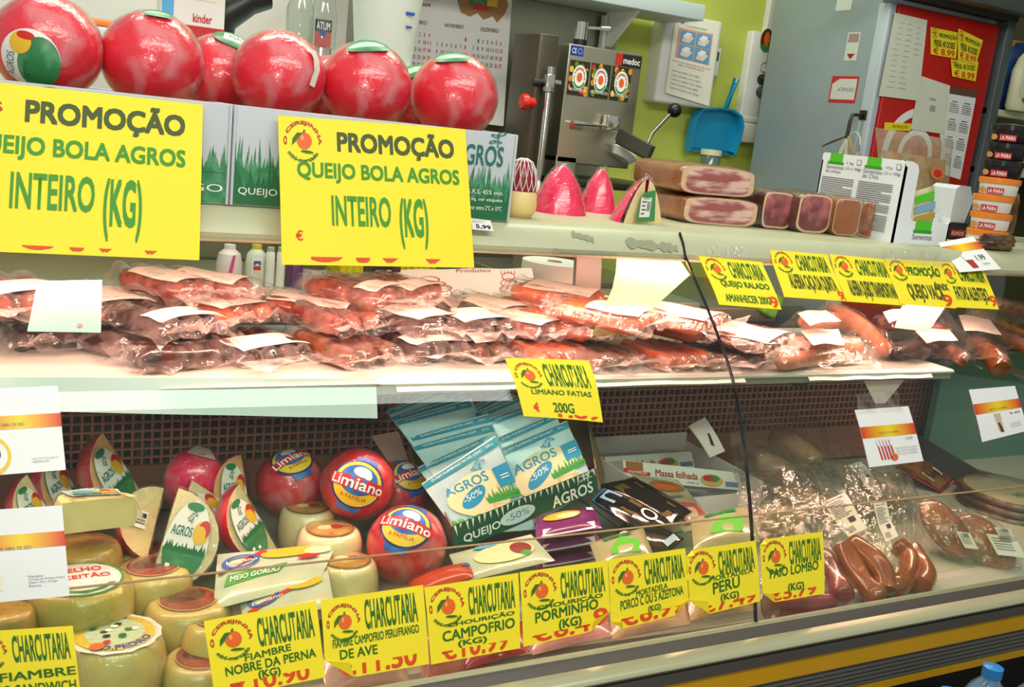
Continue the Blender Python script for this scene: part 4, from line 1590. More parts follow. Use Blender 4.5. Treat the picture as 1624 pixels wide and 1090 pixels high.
a = G2()
a.rect(.02, .925, .19, .99, M('blue_sticker', '#1a3a9a', .4))
a.text('CE', .04, .94, .10, .975, m_ink_w)
a.ell(.145, .957, .03, .02, M('sticker_star_yellow', '#8fa0d0', .4), inner=.7, rings=1)
a.put('safety_sticker', hs, msurf)
a = G2()
a.rect(.68, .90, .985, .985, m_tblack)
a.rect(.63, .905, .72, .985, m_label_r)
a.text('medoc', .735, .92, .965, .965, m_ink_w, off=.02)
a.put('maker_plate', hs, msurf)
rr = random.Random(5)
fruit = [M('fruit_red', '#c8281c', .5), M('fruit_orange', '#f08c1c', .5), M('fruit_yellow', '#f2c22c', .5), M('fruit_dark', '#2a2a12', .5), M('fruit_green', '#5c8a2a', .5)]
for k in range(3):
    a = G2()
    u0, v0 = .035 + k * .285, .66
    a.rect(u0, v0, u0 + .265, v0 + .235, fruit[3])
    for q in range(26):
        cu, cv = u0 + rr.uniform(.02, .245), v0 + rr.uniform(.02, .215)
        a.ell(cu, cv, .026, .022, rr.choice(fruit), seg=14, rings=1)
    a.ell(u0 + .135, v0 + .125, .10, .088, m_pgreen, rings=1)
    a.ell(u0 + .135, v0 + .125, .092, .081, m_ink_w, rings=1)
    a.ell(u0 + .137, v0 + .125, .036, .032, m_cherry, rings=1)
    a.arc('O CEREJINHA', u0 + .135, v0 + .125, .066, .058, radians(200), radians(-20), .34, m_pred)
    a.ell(u0 + .135, v0 + .125, .085, .075, m_pgreen, inner=.8, rings=1, a0=radians(205), a1=radians(335))
    a.text('FRUTAS FRESCAS', u0 + .02, v0 + .03, u0 + .25, v0 + .05, m_ink_w)
    a.put('fruit_sticker', hs, msurf)
a = G2()
a.rect(.13, .43, .30, .475, M('grey_plate', '#7a7a74', .35, .5)).rect(.13, .435, .18, .485, m_label_r)
a.put('small_plate', hs, msurf)
# pusher with serrated bar and lever with black ball
P = at(972, 196, y=YM - .03)
Geo().box((P.x, YM - .02, P.z), (.045, .03, .045), r=.003).tube([at(908, 196, y=YM - .03), at(962, 200, y=YM - .03)], .004, 10).build('guide_bracket', m_steel2, t)
A, B = at(984, 214, y=YM - .05), at(1036, 242, y=YM - .16)
g = Geo()
dv = (B - A)
L_ = dv.length
dv.normalize()
dn = Vector((0, 0, 1)) - dv * dv.z
dn.normalize()
dp = dv.cross(dn)
N_ = 22
poly = [(0, .018), (1, .018), (1, -.016)]
for i in range(N_):
    poly += [(1 - (i + .5) / N_ * .96, -.026), (1 - (i + 1) / N_ * .96, -.016)]
poly += [(0, -.016)]
g.prism(poly, lambda a_, b_, d: A + dv * (L_ * a_) + dn * b_ + dp * d, .02)
g.build('serrated_pusher', M('dark_steel', '#6b675c', .3, .8), t)
C_ = at(1070, 175, y=YM - .10)
Geo().tube([at(1026, 230, y=YM - .12), at(1034, 212, y=YM - .12), at(1058, 186, y=YM - .10), C_], .0055, 12).build('pusher_lever', M('grey_steel_lever', '#8a867c', .3, .9), t)
R_ = 11.5 * ((C_ - CAM).dot(FW)) / FOC
Geo().lathe(ball_prof(R_, 1), 24, Matrix.Translation(C_)).build('ball_knob', m_black, t)
# white funnel/cup and red wedge on the saw table
P = at(984, 252, y=YM - .02)
Geo().lathe([(.0, 0), (.03, .0), (.045, .02), (.02, .05), (.018, .07)], 20, Matrix.Translation(P) @ Euler((0, .5, 0)).to_matrix().to_4x4()).build('white_guard', m_whitep, t)
A = at(985, 228, y=YM + .02)
Geo().prism([(0, 0), (.05, .0), (.035, .11), (.012, .11)], lambda a_, b_, d: Vector((A.x + a_ - .02, A.y + d, A.z - .07 + b_)), .02).build('red_guard', M('dark_red_guard', '#8c2416', .4), t)

# ---- soap/towel dispenser with poster
YD = 1.60
dl, dr = at(1043, 100, y=YD).x, at(1134, 100, y=YD).x
dzt, dzb = at(1080, 24, y=YD).z, at(1060, 165, y=YD).z
t = thing('towel_dispenser', 'white wall dispenser covered by a hand washing notice, on the lime green wall', 'dispenser', ((dl + dr) / 2, YD, dzb))
g = Geo().box(((dl + dr) / 2 - .012, YD + .02, (dzt + dzb) / 2), (dr - dl, .10, dzt - dzb), r=.012)
g.build('dispenser_body', m_whitep, t)
nl, nr = at(1061, 100, y=YD - .032).x, at(1132, 100, y=YD - .032).x
Qn = Quad((nl, YD - .033, dzt - .01), (nr, YD - .033, dzt - .008), (nr, YD - .040, dzb + .01), (nl - .004, YD - .040, dzb + .035))
n_ = Geo().grid(4, 6, lambda u, v: Qn(u, v)).build('notice', M('cream_paper', '#efeedb', .6), t)
a = G2()
m_sky = M('poster_blue', '#5aa6d6', .6)
m_skin = M('poster_skin', '#f2d9c4', .6)
a.rect(.10, .48, .88, .86, M('poster_pink', '#e8a090', .6))
for u0, v0 in ((.16, .67), (.52, .67), (.16, .49), (.52, .49)):
    a.rect(u0, v0, u0 + .33, v0 + .165, m_sky)
    a.poly([(u0 + .03, v0 + .03), (u0 + .20, v0 + .02), (u0 + .30, v0 + .09), (u0 + .24, v0 + .12), (u0 + .08, v0 + .10)], m_skin)
    a.poly([(u0 + .05, v0 + .10), (u0 + .16, v0 + .07), (u0 + .26, v0 + .14), (u0 + .14, v0 + .15)], m_ink_w)
a.text('LAVAGEM DAS MÃOS', .28, .885, .72, .91, m_tgrey)
a.ell(.16, .95, .05, .03, m_teal, inner=.5, rings=1)
a.text('Para uma boa higienização das mãos deve', .06, .42, .92, .445, m_pred)
a.text('seguir os seguintes passos', .18, .385, .78, .41, m_pred)
for k in range(5):
    a.text('Lavar as mãos com sabão', .08, .30 - k * .055, .70 + .04 * (k % 3), .322 - k * .055, m_tgrey)
a.put('notice_print', n_, Qn)
P = at(1100, 12, y=YD - .04)
Geo().tube([P, at(1092, 30, y=YD - .045), at(1088, 36, y=YD - .045)], .002, 6).tube([at(1108, 14, y=YD - .04), at(1101, 34, y=YD - .045)], .002, 6).build('hanging_clip', film('clip_film', haze0=.4, haze1=.6), t)

# thermostat
P = at(1134, 98, y=1.62)
t = thing('thermostat', 'small white thermometer box on the green wall right of the dispenser', 'thermometer', (P.x, 1.62, P.z - .05))
Geo().box((P.x, 1.635, P.z), (.045, .03, .10), r=.004).build('case', m_whitep, t)
Geo().box((P.x, 1.618, P.z + .02), (.02, .006, .03)).build('display', m_dark, t)

# ---- blue dustpan hanging
YP = 1.58
t = thing('dustpan', 'bright blue dustpan hanging by its handle on the green wall', 'dustpan', at(1130, 240, y=YP))
m_dp = M('blue_plastic', '#1089b8', .4, coat=.1)
out = [(1094, 240), (1098, 212), (1104, 186), (1116, 172), (1146, 171), (1165, 174), (1178, 184), (1181, 200), (1175, 225), (1166, 247)]
pts = [at(x, y, y=YP) for x, y in out]
g = Geo()
n = len(pts)
ce = sum(pts, Vector()) / n
bk = [p + Vector((0, .035, 0)) for p in pts]
inn = [p.lerp(ce, .10) + Vector((0, .002, 0)) for p in pts]
inb = [p.lerp(ce, .14) + Vector((0, .030, 0)) for p in pts]
vs = pts + bk + inn + inb + [ce + Vector((0, .030, 0)), ce + Vector((0, .035, 0))]
fs = []
for i in range(n - 1):
    fs += [(i, i + 1, n + i + 1, n + i), (i, 2 * n + i, 2 * n + i + 1, i + 1), (2 * n + i, 3 * n + i, 3 * n + i + 1, 2 * n + i + 1), (3 * n + i, 4 * n, 3 * n + i + 1), (n + i, n + i + 1, 4 * n + 1)]
fs += [(3 * n + n - 1, 4 * n, 3 * n), (n + n - 1, n, 4 * n + 1)]
g.add(vs, fs, 0)
g.build('pan', m_dp, t)
g = Geo().tube([at(1151, 172, y=YP + .01), at(1159, 150, y=YP), at(1168, 125, y=YP)], [.015, .014, .016], 14, flat=.6)
g.build('handle', m_dp, t)
P = at(1170, 124, y=YP - .012)
Geo().tube([P, at(1167, 132, y=YP - .013)], .004, 8).build('hang_hole', M('pale_hole', '#9fc6cf', .5), t)

# jar on a small sill under the dustpan
P = at(1125, 262, y=1.5)
t = thing('glass_jar', 'small glass jar with a cream lid below the blue dustpan', 'jar', P - Vector((0, 0, .06)))
Geo().lathe([(0, -.06), (.035, -.06), (.036, .03), (.03, .04)], 24, Matrix.Translation(P)).build('jar_body', M('green_grey_glass', '#5e7263', .1, coat=.5), t)
Geo().lathe([(.038, .035), (.038, .055), (0, .056)], 24, Matrix.Translation(P)).build('jar_lid', M('cream_lid', '#dcd8b4', .4), t)
o = Geo().box((P.x + .02, 1.555, P.z - .071), (.20, .19, .02)).build('wall_ledge', m_cream)
tag(o, 'small cream ledge on the green wall under the jar', 'ledge')

# ---- power strip with plugs and cables
YW = 1.61
xl, xr2 = at(1186, 110, y=YW).x, at(1215, 110, y=YW).x
zt2, zb2 = at(1205, 50, y=YW).z, at(1180, 228, y=YW).z
t = thing('power_strip', 'vertical white socket strip with a red and green sticker and two plugged cables', 'power strip', ((xl + xr2) / 2, YW, zb2))
Geo().box(((xl + xr2) / 2, YW + .02, (zt2 + zb2) / 2 + .03), (xr2 - xl, .04, zt2 - zb2 - .06), r=.005).build('strip_body', m_whitep, t)
Geo().box(((xl + xr2) / 2 + .002, YW + .02, zb2 + .04), (xr2 - xl - .004, .044, .07), r=.004).box(((xl + xr2) / 2, YW + .02, zb2 + .09), (xr2 - xl + .006, .046, .02), r=.003).build('lower_socket', M('aged_white_plastic', '#dcdccb', .45), t)
a = G2()
P = at(1216, 64, y=YW - .003)
a.ell(.5, .5, .45, .5, m_pgreen, rings=1).ell(.5, .56, .42, .42, M('sticker_maroon', '#6c2418', .5), rings=1).ell(.5, .55, .2, .3, m_cherry, rings=1).rect(.1, .16, .9, .28, m_pgreen)
a.put('round_sticker', t, lambda u, v, o: Vector((P.x + (u - .5) * .065, YW - .002 - o, P.z + (v - .5) * .085)))
P = at(1211, 106, y=YW)
X = Matrix.Translation((P.x, YW, P.z)) @ Euler((pi / 2, 0, 0)).to_matrix().to_4x4()
Geo().lathe([(.018, 0), (.020, .003), (.016, .004), (.015, -.002), (0, -.002)], 20, X).build('socket', M('socket_grey', '#b8b8ac', .4), t)
Y2 = YW - .03
for (a_, pts, m_, nm) in (((1207, 126), [(1222, 128), (1231, 140), (1230, 175), (1222, 215), (1216, 250), (1212, 290)], m_black, 'black'), ((1205, 146), [(1219, 150), (1226, 170), (1221, 215), (1211, 255), (1209, 295)], M('dark_grey_cable', '#3a403c', .4), 'grey')):
    P = at(*a_, y=YW)
    X = Matrix.Translation((P.x, YW, P.z)) @ Euler((pi / 2, 0, 0)).to_matrix().to_4x4()
    Geo().lathe([(.019, 0), (.019, .02), (.015, .03), (.010, .036), (0, .036)], 20, X).build('plug', m_, t)
    path = [Vector((P.x, YW - .03, P.z))] + [at(x, y, y=Y2) for x, y in pts]
    # smooth
    for _ in range(2):
        q = [path[0]]
        for p0, p1 in zip(path, path[1:]):
            q += [p0.lerp(p1, .25), p0.lerp(p1, .75)]
        path = q + [path[-1]]
    Geo().tube(path, .0042, 8).build('cable', m_, t)

# ---- tall fridge: grey side, red front
FX, FY = 2.5, 1.0
fxr = at(1560, 120, y=FY).x
fzt = at(1407, 4, y=FY).z
t = thing('drinks_fridge', 'tall grey sided fridge with a red front covered in papers', 'fridge', ((FX + fxr) / 2, 1.3, 0))
m_fgrey = M('blue_grey_metal', '#93a0a6', .45, .1, col2='#89969b', scale=3)
Geo().box(((FX + fxr) / 2, FY + .27, fzt / 2 + .1), (fxr - FX, .50, fzt + .2), r=.004).build('cabinet', m_fgrey, t)
Geo().box((FX + .012, FY + .005, fzt / 2), (.03, .05, fzt), r=.006).build('door_edge', M('pale_blue_grey_trim', '#b4bfc8', .4), t)
rd = Geo().box(((FX + fxr) / 2 + .013, FY - .012, fzt / 2), (fxr - FX - .03, .03, fzt), r=.003).build('red_door', M('red_door_print', '#c01a14', .35, col2='#b01410', scale=3), t)
yf = FY - .0275


def fsurf(u, v, o=0):
    return Vector((FX + (fxr - FX) * u, yf - o, fzt - .9 + .9 * v))


a = G2()
cu, cv = .33, .50
a.ell(cu + .10, cv, .30, .165, m_ink_w, inner=.82, rings=1, seg=40)
a.ell(cu + .10, cv, .16, .09, m_ink_w, inner=.75, rings=1, seg=40)
a.put('white_ring_print', rd, fsurf)
Geo().box(((FX + fxr) / 2, FY - .03, fzt + .05), (fxr - FX + .1, .05, .07), r=.004).build('top_grille', m_dark, t)
# lever handle on the grey door edge
P = at(1368, 182, y=FY)
A, B = Vector((FX - .004, FY + .01, P.z)), Vector((FX - .06, FY + .0, P.z - .005))
Geo().tube([A, B, B + Vector((-.006, 0, -.02)), B + Vector((-.008, 0, -.075))], .006, 10).box(A + Vector((.002, 0, 0)), (.012, .03, .03), r=.002).build('door_hook', M('dark_steel_hook', '#4a453c', .35, .8), t)
# little labels on the grey side
for (p, w_, h_, nm, dr) in (((1352, 74), .07, .09, 'small white sticker', 1), ((1338, 142), .12, .085, 'red edged sticker', 2), ((1339, 7), .07, .04, 'pale sticker', 3)):
    P = at(*p, x=FX)
    a = G2()
    if dr == 2:
        a.rect(0, 0, 1, 1, m_pred).rect(.05, .12, .95, .90, M('grey_white_print', '#c8ccc4', .5)).poly([(.05, .9), (.05, .7), (.3, .9)], m_pred).text('ATENÇÃO', .3, .4, .9, .6, m_tgrey)
    elif dr == 1:
        a.rect(.1, 0, .9, 1, M('grey_white_print', '#c8ccc4', .5)).rect(.18, .65, .82, .95, M('mauve_print', '#a08080', .5)).poly([(.25, .25), (.75, .25), (.5, .05)], M('dark_red_print', '#8c2020', .5))
    else:
        a.rect(0, 0, 1, 1, M('grey_white_print', '#c8ccc4', .5))
    a.put('sticker', t, lambda u, v, o: Vector((FX - o - .0006, P.y - (u - .5) * w_, P.z + (v - .5) * h_)))

# bag clips hanging on the hook
P = at(1338, 205, x=FX - .065)
rr = random.Random(3)
for k in range(6):
    nm = ('olive brown', 'white', 'cream', 'pale green', 'tan', 'white')[k]
    lab = ['olive brown bag clip sticking out left on the fridge hook', 'white bag clip hanging lowest on the fridge hook', 'cream bag clip hanging second from the right on the hook', 'pale green bag clip at the right of the hook bunch', 'tan bag clip in the middle of the hook bunch', 'white wire loop over the bunch of bag clips on the hook'][k]
    an = -.9 + k * .32
    if k < 5:
        p0 = Vector((FX - .068, FY - .002 * k, P.z - .02))
        p1 = p0 + Vector((-.02 * cos(k), -.10 * sin(an) * -1 if False else .03 * (k - 2) * -.6, -.07 - .014 * (k % 3)))
        if k == 0:
            p1 = p0 + Vector((-.01, .09, -.04))
        o = Geo().tube([p0, p0.lerp(p1, .5) + Vector((-.004, 0, 0)), p1], [.004, .006, .004], 8, flat=.5).tube([p0, p1 + Vector((0, -.008, .004))], .003, 6).build('bag_clip', M('clip_' + nm.replace(' ', '_'), {'olive brown': '#6e6038', 'white': '#d8d8cc', 'cream': '#cfc8a8', 'pale green': '#a8b89a', 'tan': '#b09468'}[nm], .4))
    else:
        p0 = Vector((FX - .066, FY - .03, P.z - .05))
        o = Geo().tube([p0 + Vector((0, .03 * cos(q), .045 * sin(q))) for q in [i * .5 for i in range(13)]], .0022, 6).build('wire_loop', M('clip_white', '#d8d8cc', .4))
    tag(o, lab, 'bag clip' if k < 5 else 'wire loop', 'clips hanging on the fridge hook' if k < 5 else None)

# papers on the red door
m_hand = M('pencil_writing', '#a8aca0', .6)


def door_paper(px, label, name, cat, art=None, col=m_white, lift=.002, bend=0.0):
    Q = Quad(*[at(x, y, y=yf - lift) for x, y in px], bend=bend)
    o = Geo().grid(6, 6, lambda u, v: Q(u, v)).build(name, col)
    tag(o, label, cat)
    if art:
        a = G2()
        art(a)
        a.put('lettering', o, Q)
    return o


m_cream_p = M('cream_note_paper', '#dfe3cf', .65)


def handlist(a):
    rr = random.Random(2)
    for k in range(13):
        v = .90 - k * .065
        a.rect(.12 + rr.uniform(0, .05), v, .12 + rr.uniform(.15, .22), v + .006, m_hand)
        a.rect(.42, v, .42 + rr.uniform(.1, .2), v + .008, m_hand)
        if k < 6:
            a.rect(.70, v - .02, .70 + rr.uniform(.12, .22), v - .012, m_hand)


door_paper([(1419, 20), (1471, 32), (1456, 160), (1393, 152)], 'long cream sheet with a handwritten list on the red fridge door', 'note_paper', 'paper', handlist, m_cream_p, .004, .003)
door_paper([(1460, 120), (1507, 136), (1498, 213), (1444, 205)], 'plain cream paper on the red door below the handwritten list', 'note_paper', 'paper', lambda a: (a.rect(.4, .62, .6, .66, m_hand), a.rect(.45, .40, .62, .52, m_hand)), m_cream_p, .003)


def cal(a):
    a.rect(0, .92, 1, 1.0, M('brown_calendar_head', '#5e4632', .6))
    rr = random.Random(8)
    for c in range(2):
        for r in range(4):
            u, v = .08 + c * .46, .70 - r * .20
            a.rect(u + .06, v + .135, u + .28, v + .145, m_pblue)
            for q in range(5):
                a.rect(u, v + .02 + q * .022, u + .36 - .05 * (q == 4), v + .027 + q * .022, m_tgrey)
            a.ell(u + rr.uniform(.1, .3), v + rr.uniform(.03, .1), .018, .008, m_pred, rings=1, seg=10)


door_paper([(1506, 137), (1550, 144), (1523, 285), (1490, 275)], 'year planner sheet with small blue month headings on the red door', 'wall_calendar', 'calendar', cal, m_white, .002)
GD = 'yellow notes reading 8.99 on the red door'


def note(px, label, lift, short=False):
    Q = Quad(*[at(x, y, y=yf - lift) for x, y in px])
    sign(None, label, 'PROMOÇÃO' if not short else None, [('PERSIL 40 DOSES', .12, .90, .34 if not short else .52, .58 if not short else .78)], [('€ 8.99', .10, .92, .04, .30 if not short else .42, None)], surf=Q, group=GD, hb=(.30, .66, .95, .88), logobox=(.02, .62, .26, .98), name='price_note', cat='price note', linemat=m_tolive)


note([(1476, 43), (1521, 52), (1516, 93), (1476, 86)], 'upper left of the three yellow 8.99 notes on the red door', .002)
note([(1520, 45), (1559, 64), (1548, 102), (1519, 94)], 'tilted upper right of the three yellow 8.99 notes', .008)
note([(1508, 94), (1552, 98), (1547, 129), (1510, 121)], 'lowest of the three yellow 8.99 notes, half under the others', .005, True)
o = door_paper([(1403, 194), (1445, 196), (1444, 208), (1402, 206)], 'strip of a yellow note showing above the bread bag', 'price_note', 'price note', lambda a: a.text('PROMOÇÃO', .3, .2, .9, .8, m_tolive), m_paperY, .003)

# ---- shelf rack with household products on the right
RY = .98
rx = max(at(1556, 200, y=RY).x, fxr + .012)
t = thing('shelf_rack', 'grey metal shelf rack right of the red fridge', 'shelf rack', (rx + .4, RY + .15, 0))
Geo().box((rx + .02, RY, 1.1), (.04, .05, 2.2), r=.002).build('upright', M('blue_grey_upright', '#5b676b', .4, .3), t)
Geo().box((rx + .5, RY + .32, 1.2), (1.0, .01, 2.0)).build('back_sheet', M('dim_olive_sheet', '#4f4d2c', .7), t)
shz = [at(1590, 174, y=RY).z, at(1590, 268, y=RY).z]
for z in shz:
    Geo().box((rx + .5, RY + .15, z - .012), (1.0, .32, .022), r=.002).build('shelf_board', M('pale_shelf_board', '#c9cbb0', .4), t)
o = Geo().box((rx - .25, RY - .10, at(1500, 22, y=RY).z + .05), (1.3, .06, .05), r=.003).build('curtain_rail', M('dark_green_grey_rail', '#55605a', .4, .3))
tag(o, 'dark grey rail running above the red fridge front', 'rail')
z0 = shz[0]


def rpk(px, label, name, cat, mats, art=None, depth=.08, y=RY + .02, bulge=.02, z=None):
    """standing pouch/pack given left, right, bottom, top pixels"""
    l, r_, b_, t_ = px
    P = at((l + r_) / 2, b_, y=y)
    kk = ((P - CAM).dot(FW)) / FOC
    w_, h_ = (r_ - l) * kk * 1.12, (b_ - t_) * kk
    zb_ = z if z is not None else P.z
    o = thing(name, label, cat, (P.x, y, zb_))
    f = lambda u, v, o_=0.0: Vector((P.x + (u - .5) * w_, y - bulge * (max(0, 16 * u * (1 - u) * v * (1 - v))) ** .5 - o_, zb_ + h_ * v))
    g = Geo().grid(8, 8, f).grid(8, 8, lambda u, v: f(1 - u, v) + Vector((0, depth + 2 * bulge * (max(0, 16 * u * (1 - u) * v * (1 - v))) ** .5, 0)))
    for (ua, va, ub, vb) in ((0, 0, 1, 0), (1, 0, 1, 1), (1, 1, 0, 1), (0, 1, 0, 0)):
        A, B = f(ua, va), f(ub, vb)
        g.add([A, A + Vector((0, depth, 0)), B + Vector((0, depth, 0)), B], [(0, 1, 2, 3)], 0, False)
    b = g.build('pack_body', mats, o)
    if art:
        a = G2()
        art(a)
        a.put('print', o, f)
    return o


m_navy = M('navy_bag', '#1e3a6e', .3, col2='#2a5a94', scale=12)
rpk((1576, 1628, 150, 42), 'dark blue laundry bag with red lettering on the right rack', 'laundry_bag', 'bag', m_navy,
    lambda a: (a.rect(.1, .88, 1, .99, M('gold_strip', '#c98a1c', .4)), a.text('XAU', .25, .52, .95, .78, m_label_r, off=.03), a.ell(.6, .3, .3, .2, M('pale_blue_print', '#8fb8d8', .4))), z=shz[0])
P = at(1615, 172, y=RY - .03)
t2 = thing('detergent_bottle', 'cream detergent bottle with a green label on the right rack', 'bottle', (P.x, RY - .03, z0))
kk = ((P - CAM).dot(FW)) / FOC
sq = Matrix.Translation((P.x, RY - .03, z0)) @ Matrix.Diagonal((1, .55, 1, 1))
Geo().lathe([(0, 0), (24 * kk, 0), (28 * kk, 6 * kk), (28 * kk, 60 * kk), (20 * kk, 80 * kk), (9 * kk, 92 * kk), (9 * kk, 100 * kk), (0, 100 * kk)], 28, sq).build('bottle_body', M('cream_bottle', '#dcd9b6', .35), t2)
a = G2()
a.ell(.5, .5, .48, .46, M('pale_green_label', '#c6d6a4', .4), rings=2).text('SUN', .2, .40, .8, .60, m_pblue, off=.03).ell(.5, .18, .34, .13, m_pgreen, rings=2)
a.put('label', t2, lambda u, v, o: Vector((P.x + (u - .5) * 44 * kk, RY - .03 - .55 * math.sqrt(max(0, (28 * kk) ** 2 - ((u - .5) * 44 * kk) ** 2)) - .002 - o, z0 + (8 + 52 * v) * kk)))
z1 = shz[1]
rpk((1553, 1574, 240, 182), 'brown and white pack with a barcode beside the rack upright', 'biscuit_pack', 'pack', M('brown_white_pack', '#8a5232', .4, col2='#d2c6ac', scale=14),
    lambda a: (a.text('ES', .2, .45, .8, .62, m_tblack, off=.03), a.rect(.55, .08, .9, .25, m_ink_w)), z=z1, bulge=.008)
rpk((1590, 1630, 242, 196), 'pale green box with small fruit drawings, upper one on the rack shelf', 'tea_box', 'box', M('pale_green_box', '#cfd8a0', .45),
    lambda a: [a.ell(.15 + .17 * k, .16, .05, .05, m_pred if k % 2 else m_pgreen, seg=10, rings=1) for k in range(5)], bulge=0.0, z=z1 + .055)
rpk((1582, 1630, 268, 243), 'pale green box lying under the fruit drawing box', 'tea_box', 'box', M('pale_green_box', '#cfd8a0', .45), lambda a: a.rect(.1, .6, .6, .8, m_grassp2), bulge=0.0, z=z1)
rpk((1556, 1576, 166, 120), 'dark small bottle shaped pack behind the rack upright', 'dark_pack', 'pack', M('dark_grey_pack', '#3c3a34', .4, col2='#8a8676', scale=20), bulge=.01, z=shz[0], y=RY + .06)

# ---- wall shelf above dispenser with bracket
A, B = at(916, 2, y=1.38), at(1118, 22, y=1.38)
t = thing('wall_shelf', 'pale grey wall shelf edge with a bracket above the bone saw', 'shelf', (1.5, 1.5, A.z))
Geo().box(((A.x + B.x) / 2 - .4, 1.49, A.z + .035), (B.x - A.x + .8, .22, .05), r=.003).build('board', M('blue_white_board', '#c4d2d0', .4), t)
P = at(1013, 30, y=1.4)
Geo().prism([(0, .02), (.20, .02), (.20, -.10), (.16, -.10)], lambda a_, b_, d: Vector((P.x + d, 1.40 + a_, A.z + b_)), .012).build('bracket', m_whitep, t)
Geo().box((P.x - .01, 1.59, A.z - .22), (.014, .02, .44)).build('bracket_rail', M('pale_rail', '#c8ccc4', .4), t)

# ---- things on the staff shelf behind the ball cheeses
t = thing('staff_shelf', 'white raised shelf behind the ball cheeses, carrying jars and boxes', 'shelf', (.45, .62, TZ))
zS = at(330, 66, y=.50).z
m_wshelf = M('cool_white_board', '#d4ece6', .4)
Geo().box((.30, .60, zS - .012), (1.0, .22, .024), r=.003).build('board', m_wshelf, t)
for x in (-.15, .75):
    Geo().box((x, .60, (zS - .024 + .97) / 2 - .0), (.02, .18, zS - .024 - .97), r=.002).build('leg', m_dark, t)


def base_on(px, py, y=.55):
    P = at(px, py, y=y)
    return Vector((P.x, y, zS))


P = base_on(305, 30)
kk = ((P - CAM).dot(FW)) / FOC
t = thing('chocolate_box', 'white carton with a red foot and small red lettering on the staff shelf', 'box', P)
b = Geo().box((P.x, .57, zS + .06), (98 * kk, .05, .12), r=.002).build('box_body', M('white_sweet_box', '#e6dfd6', .45), t)
G2().rect(0, 0, 1, .22, m_pred).text('kinder', .50, .27, .80, .40, m_pred, off=.03).rect(.02, .3, .2, .9, m_sky).rect(.45, .6, .85, 1, m_skin).put('print', b, lambda u, v, o: Vector((P.x + (u - .5) * 98 * kk, .545 - o, zS + .12 * v)))
P = base_on(170, 5)
Pa, Pb_ = at(120, 8, y=.56), at(218, 2, y=.56)
o = Geo().tube([(Pa.x, .56, zS + .010), (Pb_.x, .57, zS + .010)], [.009, .011], 12, flat=.7).build('orange_handle', M('orange_plastic', '#f0742a', .4))
tag(o, 'long orange plastic tool lying on the staff shelf behind the ball cheeses', 'tool')
P = base_on(385, 18)
o = Geo().tube([(P.x - .035, .6, zS + .0), (P.x - .03, .6, zS + .05), (P.x + .02, .6, zS + .09), (P.x + .06, .6, zS + .10)], [.028, .032, .028, .02], 14).build('scale_head', m_black)
tag(o, 'black rounded device standing on the staff shelf', 'device')
for k, (px, lab) in enumerate(((475, 'clear glass jar with a steel rim, behind the tallest ball cheese'), (512, 'clear glass jar with a red and black label, beside the white tub'))):
    P = base_on(px, 40)
    t = thing('glass_jar', lab, 'jar', P, group='glass jars on the staff shelf')
    r_ = .026
    Geo().lathe([(0, .002), (r_ * .9, .002), (r_, .01), (r_, .085), (r_ * .8, .10), (r_ * .8, .12)], 24, Matrix.Translation(P)).build('jar_body', film('jar_glass', tint='#e6efe6', haze0=.12, haze1=.2, gloss=.06, rough=.03, bump=.02), t)
    Geo().lathe([(r_ * 1.02, .0), (r_ * 1.03, .018), (r_ * .9, .02)], 24, Matrix.Translation(P)).build('steel_rim', m_steel2, t)
    if k == 1:
        G2().rect(0, 0, 1, .55, m_label_r).rect(0, .55, 1, 1, m_tblack).text('ATUM', .1, .62, .9, .9, m_ink_w).ell(.5, .5, .14, .12, m_pblue, rings=1).put('label', t, lambda u, v, o: Vector((P.x + (r_ * 1.02 + o) * cos(-2.4 + 1.2 * u), P.y + (r_ * 1.02 + o) * sin(-2.4 + 1.2 * u), zS + .02 + .05 * v)))
P = base_on(610, 60)
kk = ((P - CAM).dot(FW)) / FOC
t = thing('plastic_tub', 'large tapered white plastic tub behind the ball cheeses', 'tub', P)
Geo().lathe([(0, 0), (42 * kk, 0), (44 * kk, .004), (58 * kk, .17), (60 * kk, .172), (56 * kk, .17), (42 * kk, .01), (0, .008)], 36, Matrix.Translation(P)).build('tub_body', M('milky_white_plastic', '#dfe8dc', .4, sss=0), t)
G2().rect(.2, .6, .8, .68, m_pblue).rect(.3, .3, .7, .36, m_pblue).put('faint_print', t, lambda u, v, o: Vector((P.x + .01 + u * .03, P.y - (46 + 10 * (.3 + .5 * v)) * kk * .99 - o, zS + .05 + .08 * v)))

# ---- wall calendar
YC = 1.60
Qc = Quad(at(628, -60, y=YC), at(814, -40, y=YC), at(797, 200, y=YC), at(612, 178, y=YC))
o = Geo().grid(10, 12, lambda u, v: Qc(u, v, .004 + .03 * max(0, u - .75) * max(0, .35 - v))).build('wall_calendar', M('white_calendar_paper', '#e6e4e2', .5))
tag(o, 'white wall calendar showing three months and an egg box picture', 'calendar')


def cs(u, v, o_=0.0):
    return Qc(u, v, .0046 + .03 * max(0, u - .75) * max(0, .35 - v) + o_)


